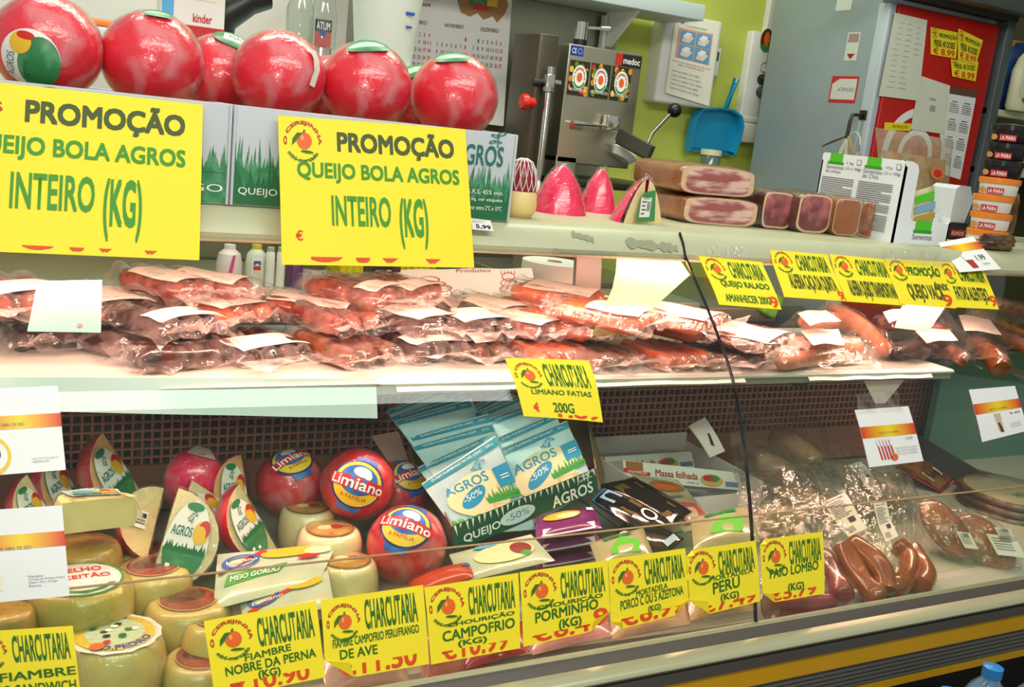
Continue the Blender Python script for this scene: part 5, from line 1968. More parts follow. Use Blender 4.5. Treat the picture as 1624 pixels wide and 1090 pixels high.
a = G2()
m_kraft = M('egg_box_kraft', '#a8794a', .6)
a.poly([(.52, .80), (.56, .72), (.64, .70), (.70, .73), (.76, .69), (.84, .72), (.88, .68), (.94, .74), (.97, .80), (.92, .90), (.60, .92)], m_kraft)
a.rect(.62, .77, .84, .86, m_leaf).rect(.66, .75, .80, .79, m_label_r).rect(.78, .78, .87, .85, m_label_y)
a.put('egg_picture', o, cs)
a = G2()
a.text('matabos', .12, .735, .30, .765, m_pred, off=.03)
for k, mth in enumerate(('OUTUBRO', 'NOVEMBRO', 'DEZEMBRO')):
    u0 = .06 + k * .31
    a.text(mth, u0 + .06, .615, u0 + .22, .64, m_tgrey, off=.02)
    n = 1
    for r in range(6):
        for c in range(7):
            if (r == 0 and c < (3, 6, 1)[k]) or n > (31, 30, 31)[k]:
                continue
            a.text(str(n), u0 + c * .040, .535 - r * .05, u0 + c * .040 + (.024 if n > 9 else .012), .560 - r * .05, m_pred if c > 4 else m_tgrey, off=.016)
            n += 1
a.put('calendar_print', o, cs)

# ---- seen through the case: things on the back counter
CZ = .95
GBK = 'things on the counter seen through the case'


def cpos(px, py, y):
    P = at(px, py, y=y)
    return Vector((P.x, y, CZ)), ((P - CAM).dot(FW)) / FOC, P.z


def bottle(px, pyt, y, rpx, label, prof, mats, name='bottle', cat='bottle', extra=None):
    P, kk, zt_ = cpos(px, pyt, y)
    h = zt_ - CZ
    t = thing(name, label, cat, P)
    r = rpx * kk
    nc = len(prof) - 2
    Geo().lathe([(a_ * r, b_ * h) for a_, b_ in prof[:nc]], 24, Matrix.Translation(P)).build('bottle_body', mats[0], t)
    Geo().lathe([(a_ * r, b_ * h) for a_, b_ in prof[nc - 1:]], 24, Matrix.Translation(P)).build('cap', mats[1], t)
    if extra:
        a = G2()
        extra(a)
        a.put('label', t, lambda u, v, o: Vector((P.x + (r * 1.01 + o) * cos(-2.5 + 1.6 * u), P.y + (r * 1.01 + o) * sin(-2.5 + 1.6 * u), CZ + h * (.35 + .45 * v))))
    return t


pf = [(0, 0), (.95, 0), (1, .05), (1, .6), (.85, .8), (.45, .9), (.45, 1), (0, 1)]
bottle(365, 388, 1.15, 20, 'white spray bottle with a pink stripe seen through the case', pf, (M('white_pink_bottle', '#e6d6d2', .4, col2='#d8b8b8', scale=8), m_whitep), extra=lambda a: a.poly([(.4, 0), (.6, 0), (.75, 1), (.62, 1)], M('pink_stripe', '#d0508a', .4)))
bottle(408, 388, 1.15, 17, 'pale bottle with a small blue and red label seen through the case', pf, (M('pale_green_bottle', '#d2d6c4', .4), M('yellow_cap', '#d8c23c', .4)), extra=lambda a: (a.rect(.2, 0, .8, 1, m_ink_w), a.rect(.3, .5, .7, .7, m_pblue), a.rect(.3, .25, .7, .45, m_label_r)))
for k, px in enumerate((430, 447)):
    bottle(px, 392, 1.12, 7, ('thin white tube left of the purple box, the one further left', 'thin white tube touching the purple box')[k], [(0, 0), (1, 0), (1, .5), (1, .85), (.8, .9), (.8, 1), (0, 1)], (m_whitep, M('grey_green_cap', '#b4bca8', .4)), name='white_tube', cat='tube')
P, kk, zt_ = cpos(480, 400, 1.18)
o = Geo().box((P.x, P.y, (CZ + zt_ - .02) / 2), (42 * kk, .08, zt_ - CZ - .02), r=.003).build('purple_box', M('purple_card', '#6a3a7c', .45))
tag(o, 'purple carton on the back counter seen through the case', 'box')
bottle(500, 415, 1.10, 19, 'clear jar with a dark neck seen through the case beside the yellow crate', [(0, 0), (1, 0), (1, .3), (1, .7), (.95, .75), (.95, .8), (.95, 1), (0, 1)], (M('grey_clear_jar', '#a8a498', .15, coat=.4), M('dark_jar_lid', '#5a5248', .4)), name='jar', cat='jar')
P, kk, zt_ = cpos(595, 415, 1.25)
t = thing('plastic_crate', 'yellow plastic crate with slots on the back counter, seen through the case', 'crate', P)
wC, dC, hC_ = 150 * kk, .22, max(.12, zt_ - CZ + .03)
g = Geo()
m_cr = M('yellow_crate_plastic', '#d8c01e', .45)
for (x, y, sx, sy) in ((P.x, P.y - dC / 2, wC, .006), (P.x, P.y + dC / 2, wC, .006), (P.x - wC / 2, P.y, .006, dC), (P.x + wC / 2, P.y, .006, dC)):
    g.box((x, y, CZ + hC_ * .2), (sx, sy, hC_ * .4))
    g.box((x, y, CZ + hC_ * .93), (sx + .006, sy + .006, hC_ * .14))
    n = int(max(sx, sy) / .018)
    for k in range(n + 1):
        q = -.5 + k / n
        g.box((x + (q * sx if sx > sy else 0), y + (q * sy if sy > sx else 0), CZ + hC_ * .62), (.008 if sx > sy else .006, .006 if sx > sy else .008, hC_ * .5))
g.box((P.x, P.y, CZ + .004), (wC, dC, .006))
g.build('crate_body', m_cr, t)
# paper bag printed with cakes, paper roll, scale tray
P0 = at(640, 470, y=.46)
Qb = Quad(at(612, 432, y=.52), at(842, 428, y=.52), at(850, 476, y=.44), at(604, 476, y=.44))
o = Geo()
for k in (1, -1):
    o.grid(14, 8, lambda u, v: Qb(u, v, k * .006 + .003 * nz((u * 5, v * 3, 1), 1.4)))
o = o.build('cake_paper', M('pinkish_white_paper', '#ecdcd4', .6))
tag(o, 'folded white paper bag printed with red cakes, behind the vacuum packs', 'paper bag')
a = G2()
m_cake = M('red_line_print', '#c8504a', .6)
for cu, cv in ((.34, .45), (.82, .5)):
    if cu < .5:
        for q in range(3):
            a.ell(cu - .06 + q * .04, cv + .18 - q * .16, .075, .12, m_cake, inner=.85, rings=1)
        a.ell(cu - .09, cv - .18, .05, .16, m_cake, rings=1)
    else:
        for q in range(3):
            a.ell(cu, cv - .2 + q * .2, .07 - q * .012, .14, m_cake, inner=.86, rings=1)
        for q in range(5):
            a.rect(cu - .05 + q * .024, cv + .26, cu - .045 + q * .024, cv + .40, m_cake)
a.text('Produtos', .46, .86, .70, .98, m_pred).text('matabos', .55, .02, .72, .1, m_pred)
a.put('cake_print', o, lambda u, v, o_: Qb(u, v, .0062 + .003 * nz((u * 5, v * 3, 1), 1.4) + o_))
P = at(880, 415, y=.62)
kk = ((P - CAM).dot(FW)) / FOC
t = thing('paper_roll', 'big white paper roll standing behind the vacuum packs, left of the slanted post', 'paper roll', Vector((P.x, .62, CZ)))
ztop = P.z
Geo().lathe([(11 * kk, ztop), (52 * kk, ztop), (52 * kk, CZ), (11 * kk, CZ), (11 * kk, ztop)], 40, Matrix.Translation((P.x, .62, 0))).build('roll', M('warm_white_paper', '#efe6dc', .7), t)
Geo().lathe([(9 * kk, ztop + .001), (12 * kk, ztop + .001), (12 * kk, ztop - .05)], 24, Matrix.Translation((P.x, .62, 0))).build('core', M('brown_core', '#8a6a4a', .7), t)

# ================================================================ middle shelf: vacuum packed sausages
m_casing = {
    'dark': M('dark_sausage', '#2a0d0a', .25, col2='#48170f', scale=40, coat=.5),
    'red': M('red_sausage', '#74200f', .28, col2='#984028', scale=60, lo=.45, hi=.6, coat=.5),
    'orange': M('orange_sausage', '#b2441c', .28, col2='#c8602a', scale=40, coat=.5),
    'brown': M('brown_sausage', '#5a2814', .25, col2='#78401e', scale=40, coat=.5),
    'pink': M('pink_tan_sausage', '#c87858', .3, col2='#d68c6c', scale=20, coat=.4),
}
m_vac = film('pack_film', haze0=.0, haze1=.17, gloss=.05, rough=.13, scale=22, bscale=110, bump=.6, body='#f4dcd8', lo=.42, hi=.66)
m_flap = film('loose_film', haze0=.10, haze1=.5, gloss=.07, rough=.16, scale=24, bscale=90, bump=.6, body='#f6e0dc', lo=.4, hi=.66)
m_plabel = M('pack_paper_label', '#f2e6de', .6, col2='#ecdcd2', scale=40)
m_orangefat = M('orange_bacon_rind', '#d8742e', .35, coat=.4)
GV = 'vacuum packed sausages on the middle shelf'


def vac_pack(pos, yaw, kind, label, n=3, L=.17, r=.017, lab=.6, seed=1, flange=.026, tilt=0.0, grp=GV, name='sausage_pack', sag=0.0):
    """flat clear pack: n sausages side by side along local x (their ends at +x), film draped over them, paper label on top"""
    rr = random.Random(seed)
    t = thing(name, label, 'sausage pack', pos, (0, tilt, yaw), grp)
    W = n * 2 * r * .98
    ys = [(-W / 2 + r + i * 2 * r * .98) for i in range(n)]
    ends = [L / 2 - rr.uniform(0, .016) for _ in ys]
    for i, y in enumerate(ys):
        N_ = 10
        pts, rad = [], []
        c = rr.uniform(-.004, .004)
        for k in range(N_ + 1):
            f = k / N_
            x = -L / 2 + (ends[i] + L / 2) * f
            e = min(1, (min(f, 1 - f) * (L) / (r * 1.1)))
            pts.append((x, y + c * sin(pi * f), r + .001 + .002 * sin(6 * f + i)))
            rad.append(r * (.45 + .55 * math.sqrt(max(0, 1 - (1 - e) ** 2))) * (1 + .05 * sin(9 * f + seed + i)))
        Geo().tube(pts, rad, 14).build('sausage', m_casing[kind], t, local=True, sharp=50)

    def hgt(x, y):
        h = 0
        for i, yy in enumerate(ys):
            d = abs(y - yy)
            ex = max(0, x - ends[i]) + max(0, -L / 2 - x)
            q = d * d + ex * ex
            if q < (r * 1.12) ** 2:
                h = max(h, r + math.sqrt((r * 1.12) ** 2 - q) * 1.0)
        if h == 0:
            ed = max(abs(x) - L / 2, 0) + max(abs(y) - W / 2, 0)
            h = max(.004, r * .9 - ed * .9) if ed < .02 else .004
        return h
    fx, fy = L + 2 * flange, W + 2 * flange
    nx, ny = 30, 22

    def drape(u, v):
        x, y = (u - .5) * fx, (v - .5) * fy
        ed = max(abs(x) - L / 2, abs(y) - W / 2, 0) / flange
        h = hgt(x, y) + .0008
        wv = nz((x * 30, y * 30, seed), 1.0)
        h += ed * (.022 * nz((x * 14, y * 14, seed + 2), 1.6) + .010) + .0018 * nz((x * 90, y * 90, seed), 1.1) + .0012 * abs(wv)
        x += ed * .006 * nz((y * 40, seed, 1), 1)
        y += ed * .006 * nz((x * 40, seed, 2), 1)
        return Vector((x, y, max(.0012, h - ed * sag)))
    Geo().grid(nx, ny, drape, sm=False).build('film', m_vac, t, local=True, sharp=0)
    # loose end of the bag standing up at the front
    fw = fx * .0 + fy * rr.uniform(.75, 1.0)
    ln = rr.uniform(.028, .05)
    tw = rr.uniform(-.3, .3)

    def flap(u, v):
        y = (u - .5) * fw * (1 - .15 * v)
        x = L / 2 + flange * .2 + ln * v
        z = r * (1.1 - .5 * v) + v * ln * (.5 + tw) + v * (.020 * nz((u * 3.2, seed, 1), 1.3) + .012 * nz((u * 9, v * 2, seed), 1))
        return Vector((x + .006 * nz((u * 5, seed, 4), 1) * v, y, max(.003, z)))
    Geo().grid(18, 5, flap, sm=False).build('film_flap', m_flap, t, local=True, sharp=0)
    if lab:
        def ls(u, v, o=0.0):
            x, y = -L / 2 + L * (.96 - lab) + L * lab * u, (v - .5) * W * .98
            h = 2 * r + .0045 - .006 * abs(v - .5) * 2 * (abs(v - .5) * 2) ** 2 + .0012 * sin(7 * u + seed + 5 * v)
            return Vector((x, y, h + o))
        lo = Geo().grid(10, 8, ls).build('paper_label', m_plabel, t, local=True)
    return t


def mp(px, py, z=None, y=None):
    if y is not None:
        P = at(px, py, y=y)
        return P
    return at(px, py, z=z)


Z0 = MZ + .0012
Z1 = MZ + .040
Z2 = MZ + .076
A0 = -pi / 2
rows = [
    # px, py of the pack centre, layer height, yaw, kind, n, L, label share, description
    (70, 500, Z0, A0 + .2, 'dark', 4, .17, .0, 'dark sausage pack at the left edge above the upper white card'),
    (185, 515, Z0, A0 + .5, 'dark', 3, .17, .0, 'dark sausage pack low at the left, its film end hanging over the shelf edge'),
    (60, 440, Z1, A0 - .2, 'brown', 3, .17, .6, 'brown sausage pack upper left, directly under the leftmost poster'),
    (155, 455, Z1, A0 + .3, 'red', 3, .16, .7, 'white labelled red sausage pack under the leftmost poster'),
    (262, 500, Z1, A0 + .45, 'dark', 3, .16, .35, 'dark sausage pack above the one with white zigzag film'),
    (285, 545, Z0, .35, 'dark', 2, .15, .0, 'dark sausage pack lying sideways at the front, with white jagged film edge'),
    (250, 440, Z2, A0 + .6, 'red', 2, .15, .75, 'red sausage pack with a wide white label, below the right corner of the leftmost poster'),
    (345, 480, Z1, A0 + .5, 'orange', 3, .17, .75, 'orange sausage pack with a large white label, left of the flat bacon piece'),
    (400, 530, Z0, A0 + .35, 'dark', 4, .16, .45, 'dark sausage pack at the front below the flat bacon piece'),
    (545, 535, Z0, A0 + .35, 'brown', 3, .17, .0, 'brown sausage pack in milky film at the front, above the blue pouches'),
    (530, 495, Z1, A0 + .25, 'red', 3, .16, .0, 'coarse red sausage pack without label under the middle poster'),
    (480, 470, Z1, A0 + 1.0, 'red', 3, .17, .85, 'sausage pack with crumpled white paper, right of the flat bacon piece'),
    (665, 530, Z0, A0 + .25, 'dark', 3, .15, .4, 'dark sausage pack at the shelf front left of the hanging yellow sign'),
    (650, 497, Z1, A0 + .4, 'dark', 3, .17, .6, 'pack of thick dark sausages with a white label, left of centre'),
    (760, 530, Z0, A0 - .1, 'brown', 4, .16, .0, 'brown sausage pack at the shelf front just left of the hanging yellow sign'),
    (742, 502, Z1, A0 + .15, 'dark', 3, .16, .55, 'dark sausage pack with a white label behind the hanging yellow sign'),
    (625, 455, Z2, A0 + .5, 'red', 3, .16, .35, 'red sausage pack on top of the pile under the right corner of the middle poster'),
    (735, 465, Z1, A0 + .4, 'red', 3, .16, .75, 'red sausage pack with a white label in front of the cake paper'),
    (810, 465, Z1, A0 + .4, 'orange', 3, .15, .6, 'orange sausage pack with a white label below the printed cake drawing'),
    (830, 500, Z1, A0 + .5, 'red', 4, .17, .7, 'red sausage pack with a white label, left of the pale yellow paper'),
    (855, 535, Z0, A0 + .2, 'orange', 4, .16, .0, 'orange sausage pack lying above the hanging yellow sign'),
    (885, 470, Z2, A0 + .75, 'orange', 3, .17, .8, 'orange sausage pack with a long white label touching the pale yellow paper'),
    (895, 505, Z1, A0 + .6, 'orange', 3, .18, .35, 'long orange sausage pack under the pale yellow paper'),
    (965, 552, Z0, A0 + .2, 'brown', 4, .15, .0, 'brown sausage pack at the front below the tip of the pale yellow paper'),
    (1050, 505, Z1, A0 + .75, 'orange', 3, .19, .75, 'orange sausage pack with a long white label, just left of the glass joint'),
    (1065, 548, Z0, A0 + .2, 'orange', 4, .15, .0, 'orange sausage pack at the front just left of the glass joint'),
    (1170, 555, Z0, A0 + .15, 'brown', 6, .14, .0, 'wide brown sausage pack at the bottom right of the glass joint'),
    (1185, 525, Z1, A0 + .55, 'brown', 6, .17, .7, 'wide brown sausage pack with a white label under the QUEIJO RALADO sign'),
]
rows += [
    (25, 470, Z2, A0 + .3, 'red', 3, .16, .5, 'red sausage pack topmost at the left edge, under the leftmost poster'),
    (330, 452, Z2, A0 + .8, 'red', 2, .15, .8, 'white labelled pack on top of the pile in the gap between the posters'),
    (565, 462, Z2, A0 + .7, 'red', 3, .16, .3, 'red sausage pack topmost under the left half of the middle poster'),
    (960, 500, Z2, A0 + .7, 'orange', 3, .17, .6, 'orange sausage pack behind the tip of the pale yellow paper'),
    (1110, 515, Z2, A0 + .6, 'orange', 4, .16, .85, 'sausage pack with a broad white label crossing the glass joint'),
]
for i, (px, py, z, yaw, kind, n, L, lab, desc) in enumerate(rows):
    lay = 0 if z == Z0 else 1 if z == Z1 else 2
    P = at(px, py + (16, 8, 0)[lay], z=z + .02)
    P.z = z
    q = L / 2 + .012
    P.y = max(P.y, .028 + abs(sin(yaw)) * q * .93)
    P.y = min(P.y, .30)
    vac_pack(P, yaw, kind, desc, n=n, L=L, lab=lab, seed=i + 1, r=.0195 if n < 4 else .0165 if n < 6 else .0145, sag=0.0)

# flat piece of orange-rinded bacon
P = at(405, 480, z=Z1 + .01)
t = thing('bacon_piece', 'flat bacon piece with an orange rind in loose film, below the gap between the posters', 'bacon', (P.x, P.y, Z1), (0, -.1, A0 + 1.1))
Geo().box((0, 0, .016), (.15, .085, .022), r=.007).build('bacon_meat', M('pink_bacon_meat', '#b8584a', .35, col2='#e0a090', scale=40, coat=.4, stretch=(.4, 2, 2)), t, local=True)
Geo().box((0, -.046, .016), (.15, .012, .02), r=.005).build('orange_rind', m_orangefat, t, local=True)
Geo().grid(16, 14, lambda u, v: Vector(((u - .5) * .19, (v - .5) * .14, .030 * (1 - (2 * abs(u - .5)) ** 6) * (1 - (2 * abs(v - .5)) ** 6) + .004 + .006 * abs(nz((u * 6, v * 6, 3), 1.3)))), sm=False).build('film', m_vac, t, local=True, sharp=0)

# right hand section: linked sausages and cured pieces in film
GR = 'cured meats on the right of the middle shelf'
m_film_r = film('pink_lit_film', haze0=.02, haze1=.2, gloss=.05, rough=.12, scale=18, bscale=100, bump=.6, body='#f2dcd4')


def links(name, label, specs, mat, fl=None, seed=1, cat='sausage', grp=GR, lab=None, zf=None):
    """bent sausages given as pixel paths with heights, in one piece of film"""
    all_ = []
    for path, r in specs:
        all_ += path
    c = sum((Vector(p) for p in all_), Vector()) / len(all_)
    t = thing(name, label, cat, c, (0, 0, 0), grp)
    for path, r in specs:
        pts = [Vector(p) for p in path]
        for _ in range(2):
            q = [pts[0]]
            for p0, p1 in zip(pts, pts[1:]):
                q += [p0.lerp(p1, .25), p0.lerp(p1, .75)]
            pts = q + [pts[-1]]
        n = len(pts)
        rad = [r * (.4 + .6 * math.sqrt(max(0, 1 - (1 - min(1, min(i, n - 1 - i) / 2.5)) ** 2))) for i in range(n)]
        Geo().tube(pts, rad, 16).build('sausage', mat, t, sharp=50)
    if fl:
        xs = [p.x for p in map(Vector, all_)]
        ys = [p.y for p in map(Vector, all_)]
        x0, x1, y0, y1 = min(xs) - fl, max(xs) + fl, min(ys) - fl, max(ys) + fl
        r = specs[0][1]

        def dr(u, v):
            x, y = x0 + (x1 - x0) * u, y0 + (y1 - y0) * v
            h = None
            for path, rr_ in specs:
                for p0, p1 in zip(path, path[1:]):
                    p0, p1 = Vector(p0), Vector(p1)
                    d = p1 - p0
                    f = max(0, min(1, ((x - p0.x) * d.x + (y - p0.y) * d.y) / max(d.x * d.x + d.y * d.y, 1e-9)))
                    q = p0 + d * f
                    dd = math.hypot(x - q.x, y - q.y)
                    if dd < rr_ * 1.15:
                        hh = q.z + math.sqrt((rr_ * 1.15) ** 2 - dd * dd)
                        h = hh if h is None else max(h, hh)
                    elif dd < rr_ * 3:
                        hh = q.z - (dd - rr_ * 1.15) * .8
                        h = hh if h is None else max(h, hh)
            base = zf if zf is not None else min(Vector(p).z for p in all_) - r
            if h is None or h < base + .002:
                h = base + .002
            return Vector((x, y, h + .0015 + .003 * abs(nz((x * 45, y * 45, seed), 1)) + .002 * nz((x * 110, y * 110, seed), 1)))
        Geo().grid(30, 24, dr, sm=False).build('film', m_film_r, t, sharp=0)
    if lab:
        Q = Quad(*lab)
        o = Geo().grid(6, 4, lambda u, v: Q(u, v, .003 * sin(5 * u))).build('paper_label', m_plabel, t)
    return t


def zz(px, py, z):
    return at(px, py, z=z)


links('tan_sausages', 'pair of smooth pinkish tan sausages side by side at the front of the shelf', [([zz(1235, 575, Z0 + .02), zz(1300, 566, Z0 + .02), zz(1355, 562, Z0 + .02)], .018), ([zz(1245, 548, Z0 + .036), zz(1310, 548, Z0 + .04), zz(1365, 552, Z0 + .035)], .019)], m_casing['pink'], .018, 3, lab=[zz(1270, 525, Z0 + .062), zz(1330, 520, Z0 + .062), zz(1340, 545, Z0 + .062), zz(1290, 548, Z0 + .062)])
links('tan_sausages', 'pinkish tan sausages under the ALHEIRA signs, with a white label', [([zz(1270, 510, Z1 + .02), zz(1340, 505, Z1 + .02), zz(1400, 540, Z0 + .03)], .019), ([zz(1315, 490, Z1 + .035), zz(1360, 510, Z1 + .03), zz(1410, 560, Z0 + .02)], .018)], m_casing['pink'], .015, 5, lab=[zz(1265, 497, Z1 + .05), zz(1310, 490, Z1 + .055), zz(1335, 507, Z1 + .055), zz(1285, 517, Z1 + .05)])
links('dark_cured_pack', 'very dark cured sausage piece at the front below the white reflection card', [([zz(1415, 560, Z0 + .018), zz(1450, 553, Z0 + .02), zz(1478, 560, Z0 + .018)], .017)], m_casing['dark'], .014, 7)
links('red_cured_pack', 'red cured sausage pack under the PROMOÇÃO sign at the right', [([zz(1395, 515, Z1 + .02), zz(1455, 512, Z1 + .02), zz(1500, 530, Z1)], .018), ([zz(1430, 490, Z1 + .045), zz(1490, 495, Z1 + .04)], .018)], m_casing['red'], .016, 9, lab=[zz(1400, 495, Z1 + .06), zz(1445, 488, Z1 + .065), zz(1455, 505, Z1 + .062), zz(1410, 512, Z1 + .058)])
links('long_cured_sausage', 'long brown smoked sausage whose thick dark end hangs beyond the shelf end', [([zz(1500, 522, Z0 + .025), zz(1545, 545, Z0 + .024), zz(1578, 568, Z0 + .018), at(1588, 588, z=MZ + .0)], .024)], m_casing['brown'], .012, 11, zf=MZ - .03)
links('red_cured_pack', 'long red sausage pack running to the right edge of the picture', [([zz(1545, 500, Z1), zz(1600, 520, Z1 - .01), zz(1650, 540, Z1 - .02)], .019), ([zz(1560, 478, Z1 + .03), zz(1610, 490, Z1 + .03), zz(1660, 505, Z1 + .03)], .019), ([zz(1580, 530, Z0 + .02), zz(1640, 556, Z0 + .02)], .018)], m_casing['red'], .014, 13, lab=[zz(1520, 500, Z1 + .03), zz(1570, 505, Z1 + .03), zz(1590, 530, Z1 + .01), zz(1530, 525, Z1 + .02)])
links('brown_cured_pack', 'brown smoked sausages with a pinkish label, left of the thick hanging sausage', [([zz(1455, 540, Z0 + .03), zz(1500, 555, Z0 + .025), zz(1530, 573, Z0 + .02)], .017)], m_casing['brown'], .016, 17, lab=[zz(1452, 525, Z0 + .055), zz(1505, 520, Z0 + .055), zz(1520, 538, Z0 + .052), zz(1470, 545, Z0 + .052)])

# card reflections in the glass, built as pale aqua sheets among the packs
for pxs, ys, lab in (([(60, 446), (162, 444), (160, 528), (43, 526)], [.05, .05, .015, .015], 'pale aqua card standing among the sausage packs at the left, with a small red mark'),
                     ([(1432, 482), (1500, 486), (1472, 527), (1418, 520)], [.06, .06, .03, .03], 'small pale card tilted in front of the dark sausage, below the PROMOÇÃO sign')):
    Q = quad_px(pxs, ys, bend=.001)
    o = Geo().grid(4, 4, lambda u, v: Q(u, v)).build('card_reflection', M('aqua_reflection', '#84b8ac', .5))
    tag(o, lab, 'card')
    if pxs[0][0] < 100:
        G2().ell(.70, .13, .04, .04, M('faded_red_mark', '#b07a70', .6)).put('red_mark', o, Q)

# white paper sheets under the shelf packs
t = thing('paper_sheet', 'cool white paper sheet hanging below the middle shelf edge at the left', 'paper sheet', at(300, 640, y=.012))
Q = Quad(at(-60, 598, y=.013), at(597, 601, y=.013), at(599, 664, y=.006), at(-60, 650, y=.006), bend=.001)
Geo().grid(24, 4, lambda u, v: Q(u, v, .001 * sin(18 * u) - .0015 * v)).build('hanging_part', m_cyanp, t)
o = Geo()
A, B = at(215, 600, z=MZ + .001), at(596, 600, z=MZ + .001)


def tray(u, v):
    x = A.x + (B.x - A.x) * u
    return Vector((x, .008 + .12 * v + (.02 * max(0, .06 - u) / .06 * (1 - v)), MZ + .0008))


o.grid(20, 4, tray)
o = o.build('tray_sheet', M('pinkish_white_sheet', '#d4bfb4', .5))
tag(o, 'pinkish white sheet lying on the middle shelf under the front sausage packs', 'paper sheet')
# printed recycling edge of the paper along the shelf
for pa, pb, lab in ((632, 1185, 'white sheet with tiny green recycling print along the shelf front, left of the glass joint'), (1285, 1480, 'white sheet with tiny green recycling print along the shelf front, right end')):
    A, B = at(pa, 595, y=.0125), at(pb, 590, y=.0125)
    Q = Quad((A.x, .030, MZ + .0012), (B.x, .030, MZ + .0012), (B.x, .0105, MZ - .014), (A.x, .0105, MZ - .014))
    o = Geo().grid(20, 3, lambda u, v: Q(u, v, .001 * sin(20 * u))).build('printed_sheet', m_white)
    tag(o, lab, 'paper sheet')
    a = G2()
    n = 14 if pa < 700 else 7
    for k in range(n):
        u = (k + .3) / n
        a.rect(u - .25 / n, .42, u + .15 / n, .46, m_lime).rect(u - .25 / n, .52, u + .15 / n, .56, m_lime)
        a.ell(u + .36 / n, .49, .10 / n, .16, m_lime, inner=.6, rings=1, seg=10)
    a.put('green_print', o, Q, base=.0013)
# pale triangle of paper hanging right
tri = [at(1368, 600, y=.03), at(1438, 598, y=.03), at(1404, 640, y=.025), at(1388, 640, y=.025)]
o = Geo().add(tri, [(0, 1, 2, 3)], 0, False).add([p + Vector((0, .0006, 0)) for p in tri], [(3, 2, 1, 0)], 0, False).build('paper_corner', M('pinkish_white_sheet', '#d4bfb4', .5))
tag(o, 'pinkish white paper corner pointing down from the shelf above the thin red sausages card', 'paper')
# scale tray and green tray behind
P = at(1050, 480, y=.50)
Geo_ = Geo().box((P.x, .56, P.z - .01), (.20, .16, .03), r=.003)
o = Geo_.build('steel_tray', M('green_grey_tray', '#8f9a86', .35, .5))
tag(o, 'grey steel tray behind the sausage packs, left of the glass joint', 'tray')
P = at(1180, 490, y=.48)
o = Geo().box((P.x, .55, P.z - .015), (.22, .14, .035), r=.003).build('steel_tray', M('dark_grey_tray', '#6c7066', .35, .5))
tag(o, 'darker grey steel tray behind the QUEIJO RALADO sign', 'tray')
P = at(1228, 485, y=.46)
o = Geo().box((P.x, .52, P.z), (.05, .12, .06), R=Euler((0, .4, 0)).to_matrix(), r=.008).build('green_wedge', M('bright_green_plastic', '#5fa838', .4))
tag(o, 'bright green plastic block behind the ALHEIRA CAÇA sign corner', 'plastic block')

# ================================================================ deck: cheeses, pouches, packs
DZ = .684
m_whl = M('pale_yellow_cheese_rind', '#d8bf70', .3, col2='#caa956', scale=14, coat=.25)
m_whl_g = M('greenish_yellow_cheese_rind', '#c6b04c', .32, col2='#b69c3e', scale=10, coat=.25)
m_whl_m = M('mustard_cheese_rind', '#b8943a', .35, col2='#a88430', scale=14, coat=.2)
m_ivory = M('ivory_cheese_rind', '#efdcaa', .28, col2='#e6cd92', scale=14, coat=.3)
m_redlab = M('dark_red_brown_label', '#8a2c1c', .25, col2='#b04a2c', scale=40, lo=.4, hi=.7, coat=.4)
m_goldlab = M('gold_brown_label', '#b0803a', .25, col2='#d2aa60', scale=60, lo=.4, hi=.65, coat=.4)
m_mark = M('faint_orange_mark', '#d8903c', .5)


def wheel(px, py, wpx, y, h, label, mat, lab=None, tilt=(-.06, .0), group='small cheese wheels on the deck', film_=True, marks=False, seed=1, zmin=None):
    P = at(px, py, y=y)
    kk = ((P - CAM).dot(FW)) / FOC
    R = wpx * kk / 2
    zb_ = max(DZ, P.z - h)
    base = Vector((P.x, P.y, zb_))
    t = thing('round_cheese', label, 'cheese', base, (tilt[0], tilt[1], RNG.uniform(0, .4)), group)
    prof = [(0, 0), (R * .78, 0), (R * .93, h * .08), (R, h * .28), (R * 1.01, h * .5), (R * .99, h * .72), (R * .9, h * .92), (R * .78, h * .985), (R * .4, h * 1.01), (0, h * 1.015)]
    # rounder profile
    for _ in range(1):
        q = [prof[0]]
        for a, b in zip(prof, prof[1:]):
            q += [(a[0] * .75 + b[0] * .25, a[1] * .75 + b[1] * .25), (a[0] * .25 + b[0] * .75, a[1] * .25 + b[1] * .75)]
        prof = q + [prof[-1]]
    b = Geo().lathe(prof, 40).build('cheese_body', mat, t, local=True, sharp=0)

    def top(u, v, o=0.0):
        x, y_ = (u - .5) * 2, (v - .5) * 2
        r = math.hypot(x, y_)
        return Vector((x * R * .8, y_ * R * .8, h * (1.016 - .03 * r * r) + .0008 + o))
    if lab:
        a = G2()
        lab(a)
        a.put('top_label', t, top, local=True)
    if marks:
        a = G2()
        for k in range(9):
            u = k / 9
            a.poly([(u, .3), (u + .035, .3), (u + .0175, .42)], m_mark)
            a.rect(u - .005, .24, u + .04, .26, m_mark)
        a.put('rind_marks', t, lambda u, v, o: Vector(((R * 1.012 + o) * cos(2 * pi * u), (R * 1.012 + o) * sin(2 * pi * u), h * v)), local=True)
    if film_:
        g = Geo()
        pr2 = [(r * 1.02 + .0008, z * 1.01 + (.0012 if z > h * .5 else 0)) for r, z in prof]
        g.lathe(pr2, 44)
        for i, v in enumerate(g.v):
            g.v[i] = v * (1 + .012 * nz(v, 60, seed))
            if g.v[i].z < 0:
                g.v[i].z = 0
        g.build('film', m_cling_c, t, local=True, sharp=0)
    return t


def lab_red(a):
    a.ell(.5, .5, .42, .42, m_redlab, rings=3)
    a.ell(.5, .58, .30, .20, M('dark_print_on_label', '#5e2018', .3, coat=.3), rings=2)
    a.ell(.5, .5, .42, .42, M('label_gold_edge', '#c8a060', .3), inner=.95, rings=1)


